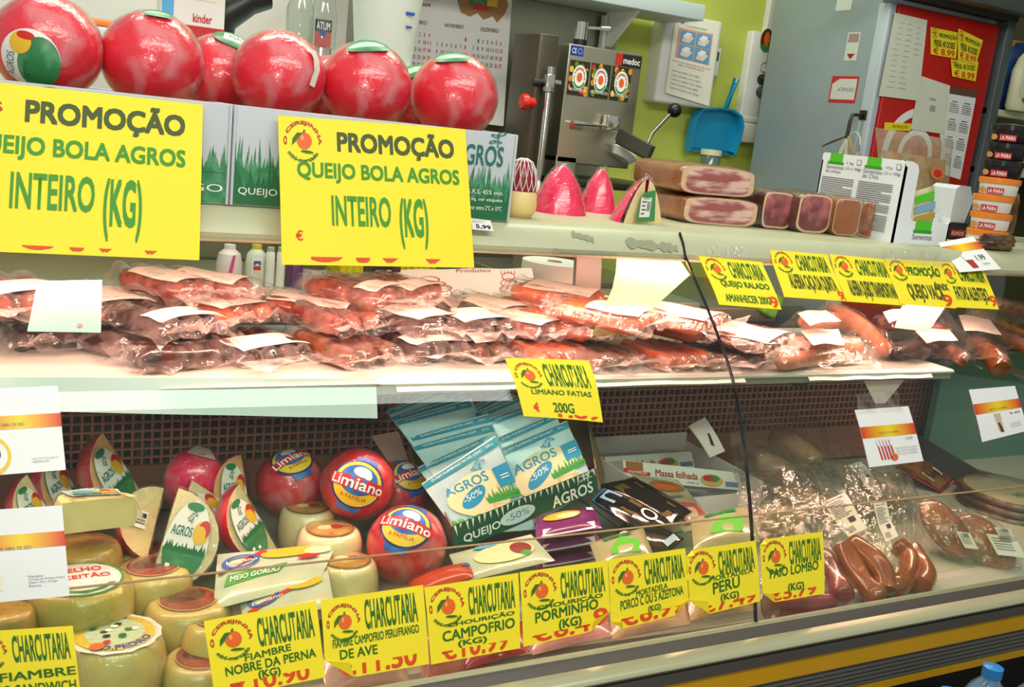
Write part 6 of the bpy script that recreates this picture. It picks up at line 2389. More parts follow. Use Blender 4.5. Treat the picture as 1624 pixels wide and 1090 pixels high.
def lab_gold(a):
    a.ell(.5, .5, .46, .46, M('brown_label_edge', '#8a5a24', .3, coat=.3), rings=3)
    a.ell(.5, .5, .42, .42, m_goldlab, rings=3)
    a.ell(.40, .54, .14, .12, M('light_gold_print', '#e6cf98', .3), rings=2)
    a.ell(.62, .46, .12, .09, m_redlab, rings=2)


def lab_green(a):
    a.ell(.5, .5, .50, .50, m_label_w, rings=3)
    a.ell(.5, .5, .50, .50, m_pgreen, inner=.93, rings=1)
    a.poly([(.12, .30), (.88, .30), (.72, .12), (.5, .05), (.28, .12)], m_leaf)
    a.text('AZEITÃO', .16, .46, .84, .60, m_pred, off=.02)
    a.text('VELHO', .24, .66, .76, .80, m_pred, off=.02)


def lab_pedro(a):
    a.poly([(.5 + .56 * cos(i * pi / 16) * (1 + .03 * cos(i * 4)), .5 + .56 * sin(i * pi / 16) * (1 + .03 * cos(i * 4))) for i in range(32)], m_label_w)
    a.ell(.5, .5, .48, .48, M('label_yellow_ring', '#e8c832', .4), rings=2)
    a.ell(.5, .5, .36, .36, M('label_pale_green', '#cfe0c6', .4), rings=2)
    a.arc('D.PEDRO', .5, .5, .42, .42, radians(150), radians(60), .24, m_pblue, .8)
    a.arc('D.PEDRO', .5, .5, .42, .42, radians(-120), radians(-30), .24, m_pblue, .8, flip=True)
    rr = random.Random(3)
    for k in range(10):
        a.ell(.5 + rr.uniform(-.24, .24), .5 + rr.uniform(-.22, .22), .05, .04, (m_tblack, m_ink_w, m_pgreen, m_leaf)[k % 4], rings=1, seg=10)
    a.ell(.24, .16, .09, .08, m_cherry, rings=1)
    a.ell(.36, .22, .05, .04, m_pred, rings=1)


GW = 'large pale yellow cheese wheels at the left'
wheel(182, 1048, 156, -.215, .085, 'pale yellow cheese wheel with a blue and yellow cow pasture label, at the bottom left', m_whl, lab_pedro, group=GW, seed=1)
wheel(130, 920, 158, -.13, .080, 'greenish yellow cheese wheel with a white, red and green oval label', m_whl_g, lab_green, group=GW, seed=2, tilt=(-.03, 0))
wheel(128, 862, 128, -.03, .07, 'mustard yellow cheese wheel under the wrapped half cheese', m_whl_m, None, group=GW, seed=3)
wheel(8, 968, 96, -.17, .07, 'dull yellow cheese wheel cut by the left picture edge, below the lower white card', m_whl_m, None, group=GW, seed=4)
wheel(60, 1010, 90, -.12, .08, 'dim yellow cheese wheel low behind the far left price sign', m_whl_g, None, group=GW, seed=5)
GR_ = 'small cheeses with dark red oval labels'
wheel(244, 900, 124, -.075, .062, 'small pale cheese with a red oval label, middle one of the slanting row of three', m_whl, lab_red, group=GR_, seed=6, marks=True)
wheel(300, 953, 134, -.145, .064, 'small pale cheese with a red oval label, front one of the slanting row of three', m_whl, lab_red, group=GR_, seed=7, marks=True)
wheel(226, 872, 106, .01, .06, 'small pale cheese with a red oval label, rearmost, with gold glints, mostly covered', m_whl, lab_red, group=GR_, seed=8, marks=True)
wheel(338, 1010, 110, -.215, .075, 'small pale cheese half behind the FIAMBRE NOBRE sign, edge of red label showing', m_whl, lab_red, group=GR_, seed=9, marks=True, tilt=(-.2, .2))
wheel(262, 1025, 108, -.13, .06, 'small pale cheese with orange marks lying under the front red labelled one', m_whl, None, group=GR_, seed=10, marks=True)
wheel(318, 1072, 120, -.235, .05, 'small pale cheese at the very bottom, left of the FIAMBRE NOBRE sign', m_whl, lab_red, group=GR_, seed=11, marks=True, tilt=(0, 0))
GI = 'small ivory cheeses with gold brown labels'
wheel(490, 806, 92, .03, .070, 'small ivory cheese with a gold brown label, rear one, below the upright red ball', m_ivory, lab_gold, group=GI, seed=12)
wheel(526, 840, 104, -.045, .070, 'small ivory cheese with a gold brown label, middle one of three', m_ivory, lab_gold, group=GI, seed=13)
wheel(553, 890, 102, -.115, .075, 'small ivory cheese with a gold brown label, front one of three', m_ivory, lab_gold, group=GI, seed=14)
wheel(575, 975, 90, -.2, .06, 'small ivory cheese mostly hidden behind the PERU/FRANGO price sign', m_ivory, None, group=GI, seed=15)

# half cheese in film with blue-green label on top (left)
P = at(150, 838, y=-.06)
t = thing('half_cheese', 'half cheese in shiny film with a blue and green label, on the mustard wheel', 'cheese', P, (-.10, .12, .25))
kk = ((P - CAM).dot(FW)) / FOC
R = 66 * kk
pr = [(0, 0), (R * .96, 0), (R, .008), (R, .034), (R * .94, .042), (0, .043)]
g = Geo().lathe(pr, 24, None, 0, pi * .05, pi * 1.05)
g.add([(cos(pi * .05) * r, sin(pi * .05) * r, z) for r, z in pr] + [(cos(pi * 1.05) * r, sin(pi * 1.05) * r, z) for r, z in pr], [tuple(range(6)) + tuple(reversed(range(6, 12)))], 0, False)
for i, v in enumerate(g.v):
    g.v[i] = Matrix.Rotation(0, 3, 'Z') @ v + Vector((0, -.01, 0))
g.build('cheese_body', M('pale_green_yellow_paste', '#d8cf92', .35, col2='#cdc382', scale=14, coat=.3), t, local=True)
Geo().grid(20, 14, lambda u, v: Vector(((u - .5) * 2.25 * R, -.02 + v * 1.15 * R, .046 * (1 - (2 * abs(u - .5)) ** 5) * (1 - (max(0, v - .8) / .2) ** 2 * .9) + .003 * abs(nz((u * 9, v * 6, 2), 1.5)) + .001)), sm=False).build('film', film('shiny_wrap', haze0=.02, haze1=.18, gloss=.09, rough=.09, scale=30, bscale=120, bump=.8), t, local=True, sharp=0)
G2().poly([(.1, .2), (.9, .2), (.95, .75), (.5, .98), (.05, .75)], M('pale_aqua_label', '#b8d8c8', .35)).ell(.35, .5, .18, .2, m_sky, rings=1).rect(.62, .3, .88, .6, m_label_y).rect(.64, .55, .8, .7, m_label_r).rect(.15, .25, .6, .35, m_pgreen).put('label', t, lambda u, v, o: Vector(((u - .5) * 1.5 * R, -.005 + v * .85 * R, .0445 + o)), local=True)

# ---- ball cheeses with a blue label (deck)


def lab_blue(facing=True, upv=(0, 0, 1), dirx=(0, 0, 0), s=1.02):
    def f(t, b, c, R, sq):
        d = cam_dir(c) + Vector(dirx)
        fn = on_ball(c, R, sq, d, upv, s, lift=.02)
        a = G2()
        bl = M('blue_label_print', '#1f58b0', .4, col2='#3a78c8', scale=40)
        nv = M('navy_label_print', '#1a2c78', .4)
        yl = M('yellow_ring_print', '#f0c828', .4)

        def rs(u0, v0, u1, v1, m):
            a.rect(u0, v0, u1, v1, m, 6, 4)
        rs(.36, .72, .72, .95, bl)
        rs(.28, .02, .66, .30, bl)
        a.ell(.5, .50, .40, .36, nv, rings=4)
        a.ell(.5, .50, .35, .32, yl, rings=4)
        a.ell(.5, .56, .26, .20, bl, rings=3)
        a.ell(.52, .66, .12, .07, m_ink_w, rings=3)
        a.ell(.60, .63, .05, .05, m_ink_w, rings=2)
        rs(.06, .42, .94, .58, M('red_ribbon_print', '#c81c2c', .4))
        a.text('Limiano', .12, .435, .88, .575, m_ink_w, off=.02)
        a.text('A FAMÍLIA', .32, .30, .68, .37, m_label_r, off=.01)
        a.put('label', t, fn)
    return f


GL = 'red ball cheeses with blue and yellow labels'
m_waxd = M('deep_red_wax', '#d81c28', .3, col2='#c01420', scale=9, coat=.3)
for px, py, dpx, y, lab, fn, sd in (
        (567, 768, 118, .02, 'red ball cheese standing upright with its blue and yellow label facing the aisle', lab_blue(True, (.28, 0, 1)), 21),
        (645, 864, 126, -.09, 'red ball cheese in front of the green carton, with its label partly on top', lab_blue(True, (.15, 0, 1), (0, .2, .55), .95), 22),
        (461, 768, 108, .10, 'frosted red ball cheese left of the upright one, its label on top', lab_blue(True, (-.3, .6, .3), (.1, .4, 1.0), .9), 23),
        (632, 778, 96, .10, 'red ball cheese mostly hidden behind the upright one and the pink carton flap', lab_blue(True, (-.2, .5, .5), (.5, .2, .5), .9), 24)):
    P = bp(px, py, y)
    R_ = dia(dpx, P) / 2
    ball(P, R_, lab, sd, fn, group=GL, mat=m_waxd, wrapmat=m_cling_c if sd in (21,) else m_cling)

# ---- red rind wedges with white and green labels


def face_rot(px, py, y, phi, tilt=-.45, yaw=0.0):
    P = at(px, py, y=y)
    d = CAM - P
    th = math.atan2(d.x, -d.y) + yaw
    Rm = Matrix.Rotation(th, 3, 'Z') @ Matrix.Rotation(tilt, 3, 'X') @ Matrix.Rotation(phi, 3, 'Y')
    return P, Rm.to_euler()


def flip_wl(a):
    q = G2()
    wl_agros(q)
    for vs, fs, m, l in q.items:
        a.raw([(x, 1 - y) if False else (x, y) for x, y in vs], fs, m)
    n = len(a.items)
    a.items = [([(.86 - x, 1 - y) for x, y in vs], fs, m, l) for vs, fs, m, l in a.items]


def wl_blank(a):
    a.ell(.42, .5, .36, .34, M('grey_white_sticker', '#d6d2ca', .5), rings=2)
    a.text('AGROS', .2, .46, .6, .56, m_tgrey)


m_clw = film('wedge_film', haze0=.0, haze1=.16, gloss=.03, rough=.1, scale=30, bscale=130, bump=.6, body='#f5e8e4')
for k, (px, py, rpx, y, phi, tilt, yaw, labf, desc) in enumerate((
        (96, 782, 66, .12, pi - .2, -.4, .9, wl_agros, 'red cheese wedge at the left, partly behind the upper white card'),
        (180, 762, 74, .10, pi - .35, -.4, .85, wl_agros, 'red cheese wedge with an orange side, its green label facing out, highest at the left'),
        (338, 815, 60, .04, pi - .8, -.5, .6, wl_agros, 'red cheese wedge lying low under the pink one, only label and red edge showing'),
        (368, 786, 66, .07, pi + .15, -.4, .8, wl_agros, 'red cheese wedge with a narrow label, left of the frosted red ball'),
        (222, 822, 62, -.0, -2.6, -.5, .6, None, 'crumpled red and white cheese wedge with a white price sticker'),
        (298, 862, 84, -.07, .2, -.4, -.1, wl_agros, 'pointed cheese wedge standing in front with a big green label'),
        (392, 838, 68, -.02, pi - .35, -.4, .85, wl_agros, 'red cheese wedge with green topped label, behind the sliced cheese pack'),
        (52, 815, 60, .02, pi - .2, -.45, .8, wl_agros, 'red cheese wedge between the two white cards at the left edge'))):
    P, e = face_rot(px, py, y, phi, tilt, yaw)
    kk = ((P - CAM).dot(FW)) / FOC
    R = rpx * kk
    # centre of the flat face is 0.42 R from the straight edge
    off = e.to_matrix() @ Vector((R * .45, 0, 0))
    t = wedge(P - off, R, e, desc, lab=(flip_wl if abs(phi) > 2 else labf) if labf else None, wm=m_clw, paste=m_paste_o if k in (0, 1, 3) else m_paste, seed=k + 3, group='red cheese wedges with green labels on the deck')
    if labf is None:
        a = G2()
        wl_price(a)
        a.put('price_sticker', t, lambda u, v, o: Vector((R * (.1 + .75 * u), -R * .064 - o, R * .6 * (v * 2 - 1))), local=True)
# big pink wedge shown from its waxed side
P = at(312, 770, y=.09)
kk = ((P - CAM).dot(FW)) / FOC
R = 54 * kk
d = CAM - P
th = math.atan2(d.x, -d.y)
# outer rind toward the viewer, point down
Rm = Matrix.Rotation(th, 3, 'Z') @ Matrix.Rotation(-.35, 3, 'X') @ Matrix.Rotation(.25, 3, 'Y') @ Matrix.Rotation(-pi / 2 - radians(50), 3, 'Z')
t = wedge(P + Vector((0, .03, 0)), R, Rm.to_euler(), 'bright pink cheese wedge showing its smooth waxed side, with a pale sticker on top', ang=radians(100), wm=m_clw, rind=M('bright_pink_wax', '#f2205c', .25, col2='#e2184e', scale=8, coat=.4), seed=31, group='red cheese wedges with green labels on the deck')
a = G2()
a.rect(0, 0, 1, 1, M('pale_pink_sticker', '#e2c8c8', .5), 6, 3)
a.text('KG', .4, .1, .6, .3, m_tblack)
a.put('price_sticker', t, lambda u, v, o: Vector((R * 1.065 * cos(radians(20 + 65 * (1 - u))) * cos(.75 + .5 * v), R * 1.065 * sin(radians(20 + 65 * (1 - u))) * cos(.75 + .5 * v), R * 1.01 * sin(.75 + .5 * v))), local=True)


# ---- flat packs helper


def pouch(name, label, cat, Q, body, art=None, group=None, th=.007, seed=1, artbase=.0018, crumple=.0010, partn='print'):
    t = thing(name, label, cat, Q(.5, 0), (0, 0, 0), group)

    def f(u, v, o=0.0):
        b = (max(0, 16 * u * (1 - u) * v * (1 - v))) ** .45
        return Q(u, v, th * b + crumple * nz((u * 5, v * 5, seed), 1.2) * .5 + .0006 + o)
    g = Geo().grid(14, 14, f)
    g.grid(14, 14, lambda u, v: Q(1 - u, v, -th * (max(0, 16 * u * (1 - u) * v * (1 - v))) ** .45))
    b = g.build('pouch', body, t)
    if art:
        a = G2()
        art(a)
        a.put(partn, t, f, base=artbase)
    return t


m_pouch = M('milky_blue_pouch', '#b9d0d6', .22, col2='#a8c4cc', scale=20, coat=.5)
m_tealband = M('teal_band', '#15809c', .3, col2='#1f90aa', scale=30, coat=.3)
m_tealink = M('bright_blue_ink', '#1b8fc0', .4)
m_slice = M('pale_cheese_slice', '#e9dcae', .4)
m_slice2 = M('cheese_slice_shade', '#d9bf7c', .4)
m_parsley = M('parsley_green', '#3f9a3a', .5)


def pouch_art(full):
    def f(a):
        a.rect(0, .90, 1, 1.0, m_tealband, 10, 2)
        a.rect(.0, .985, 1, 1.0, M('pale_seal_edge', '#c2ccd0', .4), 10, 1)
        a.text('QUEIJO FLAMENGO FATIAS LIGHT', .10, .925, .78, .965, m_ink_w)
        a.text('200 g', .84, .93, .93, .955, m_ink_w)
        if not full:
            return
        a.ell(.50, .50, .40, .28, m_slice, rings=5)
        a.text('AGROS', .14, .62, .70, .74, m_tealink, off=.024)
        sprout(a, .66, .79, .18, .09, m_tealink)
        a.ell(.42, .49, .20, .09, m_tealink, rot=.5, rings=2)
        a.text('-50%', .29, .455, .54, .53, m_ink_w, slope=.05)
        a.blades(.55, 1.0, .36, .40, .55, 16, m_parsley, 4, 1)
        a.blades(.0, .35, .14, .17, .30, 12, m_parsley, 6, 1)
        a.poly([(.28, .12), (.34, .34), (.52, .38), (.70, .30), (.78, .14), (.55, .06)], m_slice)
        a.poly([(.52, .10), (.60, .36), (.86, .30), (.92, .12)], m_slice2)
        a.ell(.70, .20, .13, .12, m_slice, rings=2)
        a.ell(.34, .20, .10, .06, m_parsley, rot=.4, rings=2)
        a.rect(.78, .50, 1.0, .72, m_tealink)
        a.rect(.84, .58, .95, .59, m_ink_w).rect(.84, .61, .95, .62, m_ink_w)
    return f


GPk = 'milky blue cheese slice pouches in the green carton'
left = [((668, 768), (784, 692)), ((662, 742), (780, 686)), ((653, 709), (778, 672)), ((649, 694), (773, 657)), ((626, 669), (743, 634)), ((619, 662), (742, 620)), ((613, 652), (700, 612))]
ldesc = ['front pouch of the left column in the green carton, with a -50% leaf', 'second pouch from the front of the left column', 'third pouch from the front of the left column', 'fourth pouch from the front of the left column', 'third pouch from the back of the left column', 'second pouch from the back of the left column', 'rearmost pouch of the left column, highest at the left']
right = [((784, 716), (898, 668)), ((783, 697), (880, 655)), ((775, 664), (850, 640)), ((752, 655), (836, 622)), ((746, 648), (810, 614))]
rdesc = ['front pouch of the right column in the green carton, with a -50% leaf', 'second pouch from the front of the right column, below the yellow FATIAS sign', 'third pouch from the front of the right column, partly behind the yellow sign', 'second pouch from the back of the right column', 'rearmost pouch of the right column']
for col, dsc, y0, bl, br in ((left, ldesc, -.012, (728, 850), (850, 840)), (right, rdesc, .03, (824, 844), (946, 774))):
    F = [at(*col[0][0], y=y0), at(*col[0][1], y=y0 + .01), at(*br, y=y0 - .070), at(*bl, y=y0 - .078)]
    dl, dr = F[3] - F[0], F[2] - F[1]
    for i, (l_, r_) in enumerate(col):
        tl, tr = at(*l_, y=y0 + .026 * i), at(*r_, y=y0 + .01 + .026 * i)
        s_ = 1.0 if i == 0 else .9
        Q = Quad(tl, tr, tr + dr * s_, tl + dl * s_)
        pouch('cheese_pouch', dsc[i], 'cheese pack', Q, m_pouch, pouch_art(i == 0), GPk, seed=i + (20 if col is right else 0), th=.005)
# green carton tray
t = thing('pouch_carton', 'tilted green carton tray holding the milky blue cheese pouches', 'carton', at(830, 860, y=-.05))
Qf = quad_px([(716, 836), (944, 744), (949, 778), (722, 876)], [-.10, -.045, -.05, -.105])
m_dkgreen = M('dark_green_card', '#0f5238', .45)
g = Geo()
for o_ in (0, -.002):
    g.grid(8, 2, lambda u, v: Qf(u, v, o_))
fr_ = g.build('front_panel', m_dkgreen, t)
a = G2()
rr = random.Random(2)
for k in range(26):
    u = (k + .5) / 26
    h_ = rr.uniform(.15, .45)
    a.poly([(u - .008, 1), (u + .008, 1), (u + rr.uniform(-.01, .01), 1 - h_)], m_ink_w)
a.text('QUEIJO', .06, .12, .30, .52, m_ink_w, off=.02)
a.ell(.42, .42, .12, .32, M('pale_leaf_tag', '#d8e6e8', .4), rings=2)
a.text('-50%', .34, .3, .50, .58, m_tealink)
a.text('AGROS', .66, .06, .96, .56, m_ink_w, off=.024)
sprout(a, .93, .72, .08, .36, m_ink_w)
a.put('front_print', fr_, Qf)
Ql = Quad(at(640, 690, y=.19), at(664, 690, y=.15), at(728, 860, y=-.104), at(700, 846, y=-.09))
g = Geo()
A, B, C_, D_ = at(646, 690, y=.20), at(716, 836, y=-.10), at(722, 876, y=-.105), at(668, 770, y=.17)
g.hexa([C_, C_ + Vector((.003, .001, 0)), D_, D_ + Vector((.003, .001, 0)), B, B + Vector((.003, .001, 0)), A, A + Vector((.003, .001, 0))])
g.build('side_panel', M('grey_brown_card', '#7d6a5e', .7), t)
A, B, C_, D_ = at(930, 660, y=.20), at(944, 744, y=-.045), at(949, 778, y=-.05), at(958, 752, y=.18)
Geo().hexa([C_, C_ + Vector((.003, .001, 0)), D_, D_ + Vector((.003, .001, 0)), B, B + Vector((.003, .001, 0)), A, A + Vector((.003, .001, 0))]).build('kraft_side', M('kraft_inside', '#8a6f4c', .8), t)
Qb_ = quad_px([(720, 618), (925, 622), (948, 735), (740, 760)], [.215, .215, .17, .17])
g = Geo()
for o_ in (0, -.003):
    g.grid(4, 4, lambda u, v: Qb_(u, v, o_))
g.build('kraft_back', M('kraft_inside', '#8a6f4c', .8), t)
# pink-lit flap left of it
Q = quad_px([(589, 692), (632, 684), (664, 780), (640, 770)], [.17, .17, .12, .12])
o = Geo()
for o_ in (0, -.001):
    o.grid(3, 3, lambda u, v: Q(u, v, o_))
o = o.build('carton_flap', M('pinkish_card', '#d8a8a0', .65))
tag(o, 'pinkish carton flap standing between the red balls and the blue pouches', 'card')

# ---- green white sliced cheese packs at the front left of centre
m_clearpk = M('clear_pale_pack', '#ccd0b4', .2, col2='#b8c4b0', scale=16, coat=.5)


def art_meio(a):
    a.poly([(.08, .30), (.56, .38), (.62, .56), (.10, .50)], m_parsley)
    a.text('MEIO GORDO', .13, .36, .56, .46, m_ink_w, off=.02, slope=.03)
    a.ell(.62, .80, .26, .12, m_label_y, rings=3)
    a.ell(.86, .78, .12, .10, m_slice, rings=2)
    a.ell(.20, .72, .16, .14, m_pblue, inner=.75, rings=1)
    a.poly([(.0, .58), (.05, .54), (.42, .86), (.36, .92)], m_pred)
    a.text('Limiano', .08, .70, .34, .76, m_ink_w)
    a.ell(.80, .62, .10, .05, m_label_r, rings=1)


Q = quad_px([(345, 880), (535, 862), (505, 925), (338, 968)], [-.07, -.07, -.17, -.17])
pouch('sliced_cheese_pack', 'clear sliced cheese pack with a green MEIO GORDO strip', 'cheese pack', Q, m_clearpk, art_meio, 'sliced packs along the front glass', seed=4)
Q = quad_px([(378, 945), (520, 905), (530, 960), (390, 1005)], [-.14, -.14, -.22, -.22])
pouch('sliced_cheese_pack', 'clear sliced cheese pack with a blue ring and red ribbon, above the FIAMBRE NOBRE sign', 'cheese pack', Q, m_clearpk, lambda a: (a.ell(.25, .62, .18, .2, m_pblue, inner=.7, rings=1), a.poly([(.05, .42), (.10, .34), (.58, .62), (.52, .72)], m_pred), a.text('Limiano', .12, .5, .46, .58, m_ink_w), a.ell(.72, .7, .2, .14, m_label_y, rings=2)), 'sliced packs along the front glass', seed=5)
Q = quad_px([(648, 922), (745, 892), (752, 915), (655, 950)], [-.15, -.15, -.21, -.21])
pouch('red_tray_pack', 'orange red film covered tray behind the signs, below the lower red ball', 'food pack', Q, M('orange_red_film_tray', '#c8482c', .25, col2='#b83a24', scale=20, coat=.5), lambda a: a.rect(.86, .5, .98, 1, m_pblue), 'sliced packs along the front glass', th=.012, seed=6)
Q = quad_px([(712, 880), (842, 848), (880, 890), (732, 925)], [-.12, -.12, -.2, -.2])
pouch('sliced_cheese_pack', 'clear pack of cheese with a tomato picture, below the green carton', 'cheese pack', Q, m_clearpk, lambda a: (a.ell(.55, .5, .34, .3, m_slice, rings=3), a.ell(.74, .52, .12, .2, M('tomato_print', '#8c2a20', .4), rings=2), a.ell(.76, .34, .06, .08, m_parsley, rings=1), a.ell(.40, .84, .14, .08, m_sky, rings=1)), 'sliced packs along the front glass', seed=7)

# purple edged packs stacked
for k, desc in enumerate(('top purple edged cheese pack below the green carton', 'middle purple edged cheese pack of the little stack', 'lowest purple edged cheese pack of the little stack')):
    dy = k * 24
    Q = quad_px([(848, 822 + dy), (942, 806 + dy), (955, 838 + dy), (850, 856 + dy)], [-.06, -.06, -.13, -.13])
    pouch('purple_pack', desc, 'cheese pack', Q, M('purple_pack_film', '#6e2060', .25, col2='#84307a', scale=12, coat=.5), lambda a: (a.rect(.1, .0, .9, .22, M('pale_mauve_print', '#d8c8d2', .4)), a.ell(.42, .66, .30, .22, m_label_y, rings=2), a.ell(.5, .6, .18, .12, m_slice, rings=2), a.rect(.84, .75, .95, .92, m_ink_w)), 'purple edged packs', th=.009, seed=8 + k)

# black and blue packs
m_blkpk = M('glossy_black_pack', '#100e0c', .12, col2='#1c1812', scale=30, coat=1.0)
Q = quad_px([(940, 768), (1010, 772), (1095, 812), (1060, 838)], [.02, .04, -.06, -.10])
Q = Quad(at(948, 770, y=.02), at(1006, 756, y=.06), at(1098, 812, y=-.04), at(1060, 835, y=-.09))
pouch('black_pack', 'glossy black and gold pack lying diagonally right of the green carton', 'food pack', Q, m_blkpk, lambda a: (a.rect(.1, .1, .35, .85, M('dark_gold_print', '#6a5424', .3)), a.rect(.55, .15, .62, .8, M('dark_gold_print', '#6a5424', .3))), 'glossy black packs', th=.012, seed=31)
Q = Quad(at(938, 796, y=-.03), at(958, 776, y=.0), at(1058, 828, y=-.12), at(1030, 850, y=-.15))
pouch('black_pack', 'black pack with a bright blue printed end, below the black and gold one', 'food pack', Q, m_blkpk, lambda a: (a.poly([(0, .62), (1, .62), (1, 1), (0, 1)], M('bright_blue_print', '#3f8fd0', .3)), a.rect(.2, .68, .85, .92, M('light_blue_print', '#9cc4e4', .3)), a.ell(.62, .20, .26, .12, m_ink_w, inner=.7, rings=1), a.rect(.15, .36, .85, .56, M('dark_gold_print', '#3a3428', .3))), 'glossy black packs', th=.014, seed=32)
Q = Quad(at(975, 842, y=-.12), at(1010, 815, y=-.06), at(1085, 855, y=-.16), at(1050, 885, y=-.2))
pouch('black_pack', 'lowest glossy black pack, right behind the MORTADELA PORCO sign', 'food pack', Q, m_blkpk, lambda a: a.rect(.3, .05, .8, .16, M('pale_blue_print', '#8fb8d8', .4)), 'glossy black packs', th=.012, seed=33)
# clear packs with lime labels
for pxs, ys, desc, sd in (([(935, 862), (1020, 838), (1040, 890), (950, 905)], [-.14, -.14, -.22, -.22], 'clear pack with a lime green label above the MORTADELA PORCO sign', 41),
                          ([(1095, 822), (1190, 800), (1205, 860), (1100, 872)], [-.12, -.12, -.22, -.22], 'clear pack with two lime green patches left of the glass joint', 42),
                          ):
    Q = quad_px(pxs, ys)
    pouch('clear_pack', desc, 'food pack', Q, M('clear_tan_pack', '#b0a47c', .15, col2='#c2b890', scale=20, coat=.8), lambda a: (a.poly([(.25, .25), (.75, .2), (.8, .55), (.5, .75), (.3, .5)], m_lime), a.rect(.2, .75, .7, .86, m_leaf)), 'clear packs with lime labels', th=.012, seed=sd)

# ---- white carton with puff pastry boxes and ham pack
t = thing('white_carton', 'open white carton under the grille holding the pastry boxes', 'carton', at(1040, 780, y=.1))
A, B = at(905, 696, y=.32), at(1090, 688, y=.32)
C_ = at(1185, 775, y=.05)
zt0, zb0 = A.z, DZ + .002
g = Geo().box(((A.x + B.x) / 2, .322, (zt0 + zb0) / 2), (B.x - A.x, .004, zt0 - zb0), r=.001)
g.box((B.x, .19, (zt0 + zb0) / 2 - .01), (.004, .27, zt0 - zb0 - .02), r=.001)
g.box(((A.x + B.x) / 2, .055, zb0 + .035), (B.x - A.x, .004, .07), r=.001)
g.box((A.x, .19, (zt0 + zb0) / 2), (.004, .27, zt0 - zb0), r=.001)
g.box(((A.x + B.x) / 2, .19, zb0 + .003), (B.x - A.x, .26, .004))
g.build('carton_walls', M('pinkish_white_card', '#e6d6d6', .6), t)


def pastry(corners, depth, label, seed):
    tl, tr, br, bl = corners
    Q = Quad(tl, tr, br, bl)
    b_ = -Q.n * depth
    t = thing('pastry_box', label, 'box', (bl + br) / 2, group='white puff pastry boxes')
    P = [bl + b_, br + b_, bl, br, tl + b_, tr + b_, tl, tr]
    b = Geo().hexa([bl, br, bl + b_, br + b_, tl, tr, tl + b_, tr + b_]).build('box_body', M('white_pastry_card', '#e8e2da', .5), t)
    a = G2()
    a.rect(.02, .55, .16, .98, M('brown_square_print', '#a8642c', .5))
    a.poly([(.0, .62), (.22, .50), (.21, .30), (.0, .40)], m_label_r)
    a.text('AMANHECER', .03, .40, .19, .54, m_ink_w)
    a.text('Massa folhada', .26, .36, .62, .72, M('red_brown_ink', '#a83c24', .5), off=.02)
    a.ell(.74, .40, .10, .34, M('pastry_tan_print', '#d8a868', .5), rings=2).ell(.75, .52, .06, .2, m_pgreen, rings=1).ell(.71, .5, .05, .16, m_label_r, rings=1)
    for k in range(9):
        a.rect(.86 + k * .014, .14, .868 + k * .014, .42, m_pblue)
    a.text('200 g', .52, .12, .62, .22, m_tgrey)
    a.put('box_print', b, Q)
    return t


pastry([at(930, 727, y=.20), at(1096, 716, y=.25), at(1102, 742, y=.24), at(934, 762, y=.19)], .07, 'white puff pastry box at the back of the white carton', 1)
pastry([at(988, 730, y=.12), at(1172, 750, y=.10), at(1176, 778, y=.085), at(990, 762, y=.105)], .07, 'white puff pastry box lying aslant in front in the white carton', 2)
Q = Quad(at(1000, 752, y=.085), at(1075, 762, y=.085), at(1135, 830, y=-.06), at(1085, 845, y=-.06))
pouch('sliced_ham_pack', 'gold printed clear pack of sliced ham leaning on the pastry box', 'meat pack', Q, M('clear_gold_pack', '#d2c2a6', .18, col2='#bfa884', scale=20, coat=.8), lambda a: (a.ell(.5, .74, .4, .12, M('dark_gold_print2', '#a8742c', .3), inner=.5, rings=1), a.ell(.45, .72, .3, .06, m_cherry, rings=1), a.poly([(.1, .06), (.9, .06), (.8, .38), (.3, .44)], M('raw_ham_print', '#9c3c38', .35)), a.rect(.1, .5, .6, .54, m_tgrey)), th=.008, seed=51)
Q = quad_px([(1120, 835), (1190, 790), (1200, 835), (1130, 860)], [-.08, -.08, -.14, -.14])
# white clip label standing at the back
Q = quad_px([(1092, 676), (1118, 662), (1150, 716), (1126, 726)], [.16, .16, .12, .12])
o = Geo()
for o_ in (0, -.004):
    o.grid(3, 5, lambda u, v: Q(u, v, o_ + .004 * sin(3 * v)))
o = o.build('label_clip', M('pinkish_white_plastic', '#ead6d4', .4))
tag(o, 'white plastic tag with a black mark at the corner of the white carton', 'tag')
G2().poly([(.42, .30), (.60, .62), (.70, .58), (.58, .22)], m_tblack).put('black_mark', o, lambda u, v, o_: Q(u, v, .004 * sin(3 * v) + o_))

# ---- film wrapped meats on the right of the joint
m_big = film('meat_bag_film', haze0=.03, haze1=.22, gloss=.06, rough=.12, scale=14, bscale=70, bump=.7, body='#d8d2bc')
m_smk = M('smoked_brown_sausage', '#8a4820', .22, col2='#a8602e', scale=16, coat=.6)


def bag(pxs, ys, seed, amp=.012, parent=None, nx=26, ny=26):
    Q = quad_px(pxs, ys)
    g = Geo().grid(nx, ny, lambda u, v: Q(u, v, amp * (nz((u * 3, v * 3, seed), 1.3) + .6 * abs(nz((u * 8, v * 5, seed + 4), 1.2)) + .3 * nz((u * 20, v * 16, seed), 1)) + .02 * sin(pi * u) * sin(pi * v)), sm=False)
    return g.build('film_bag', m_big, parent, sharp=0)


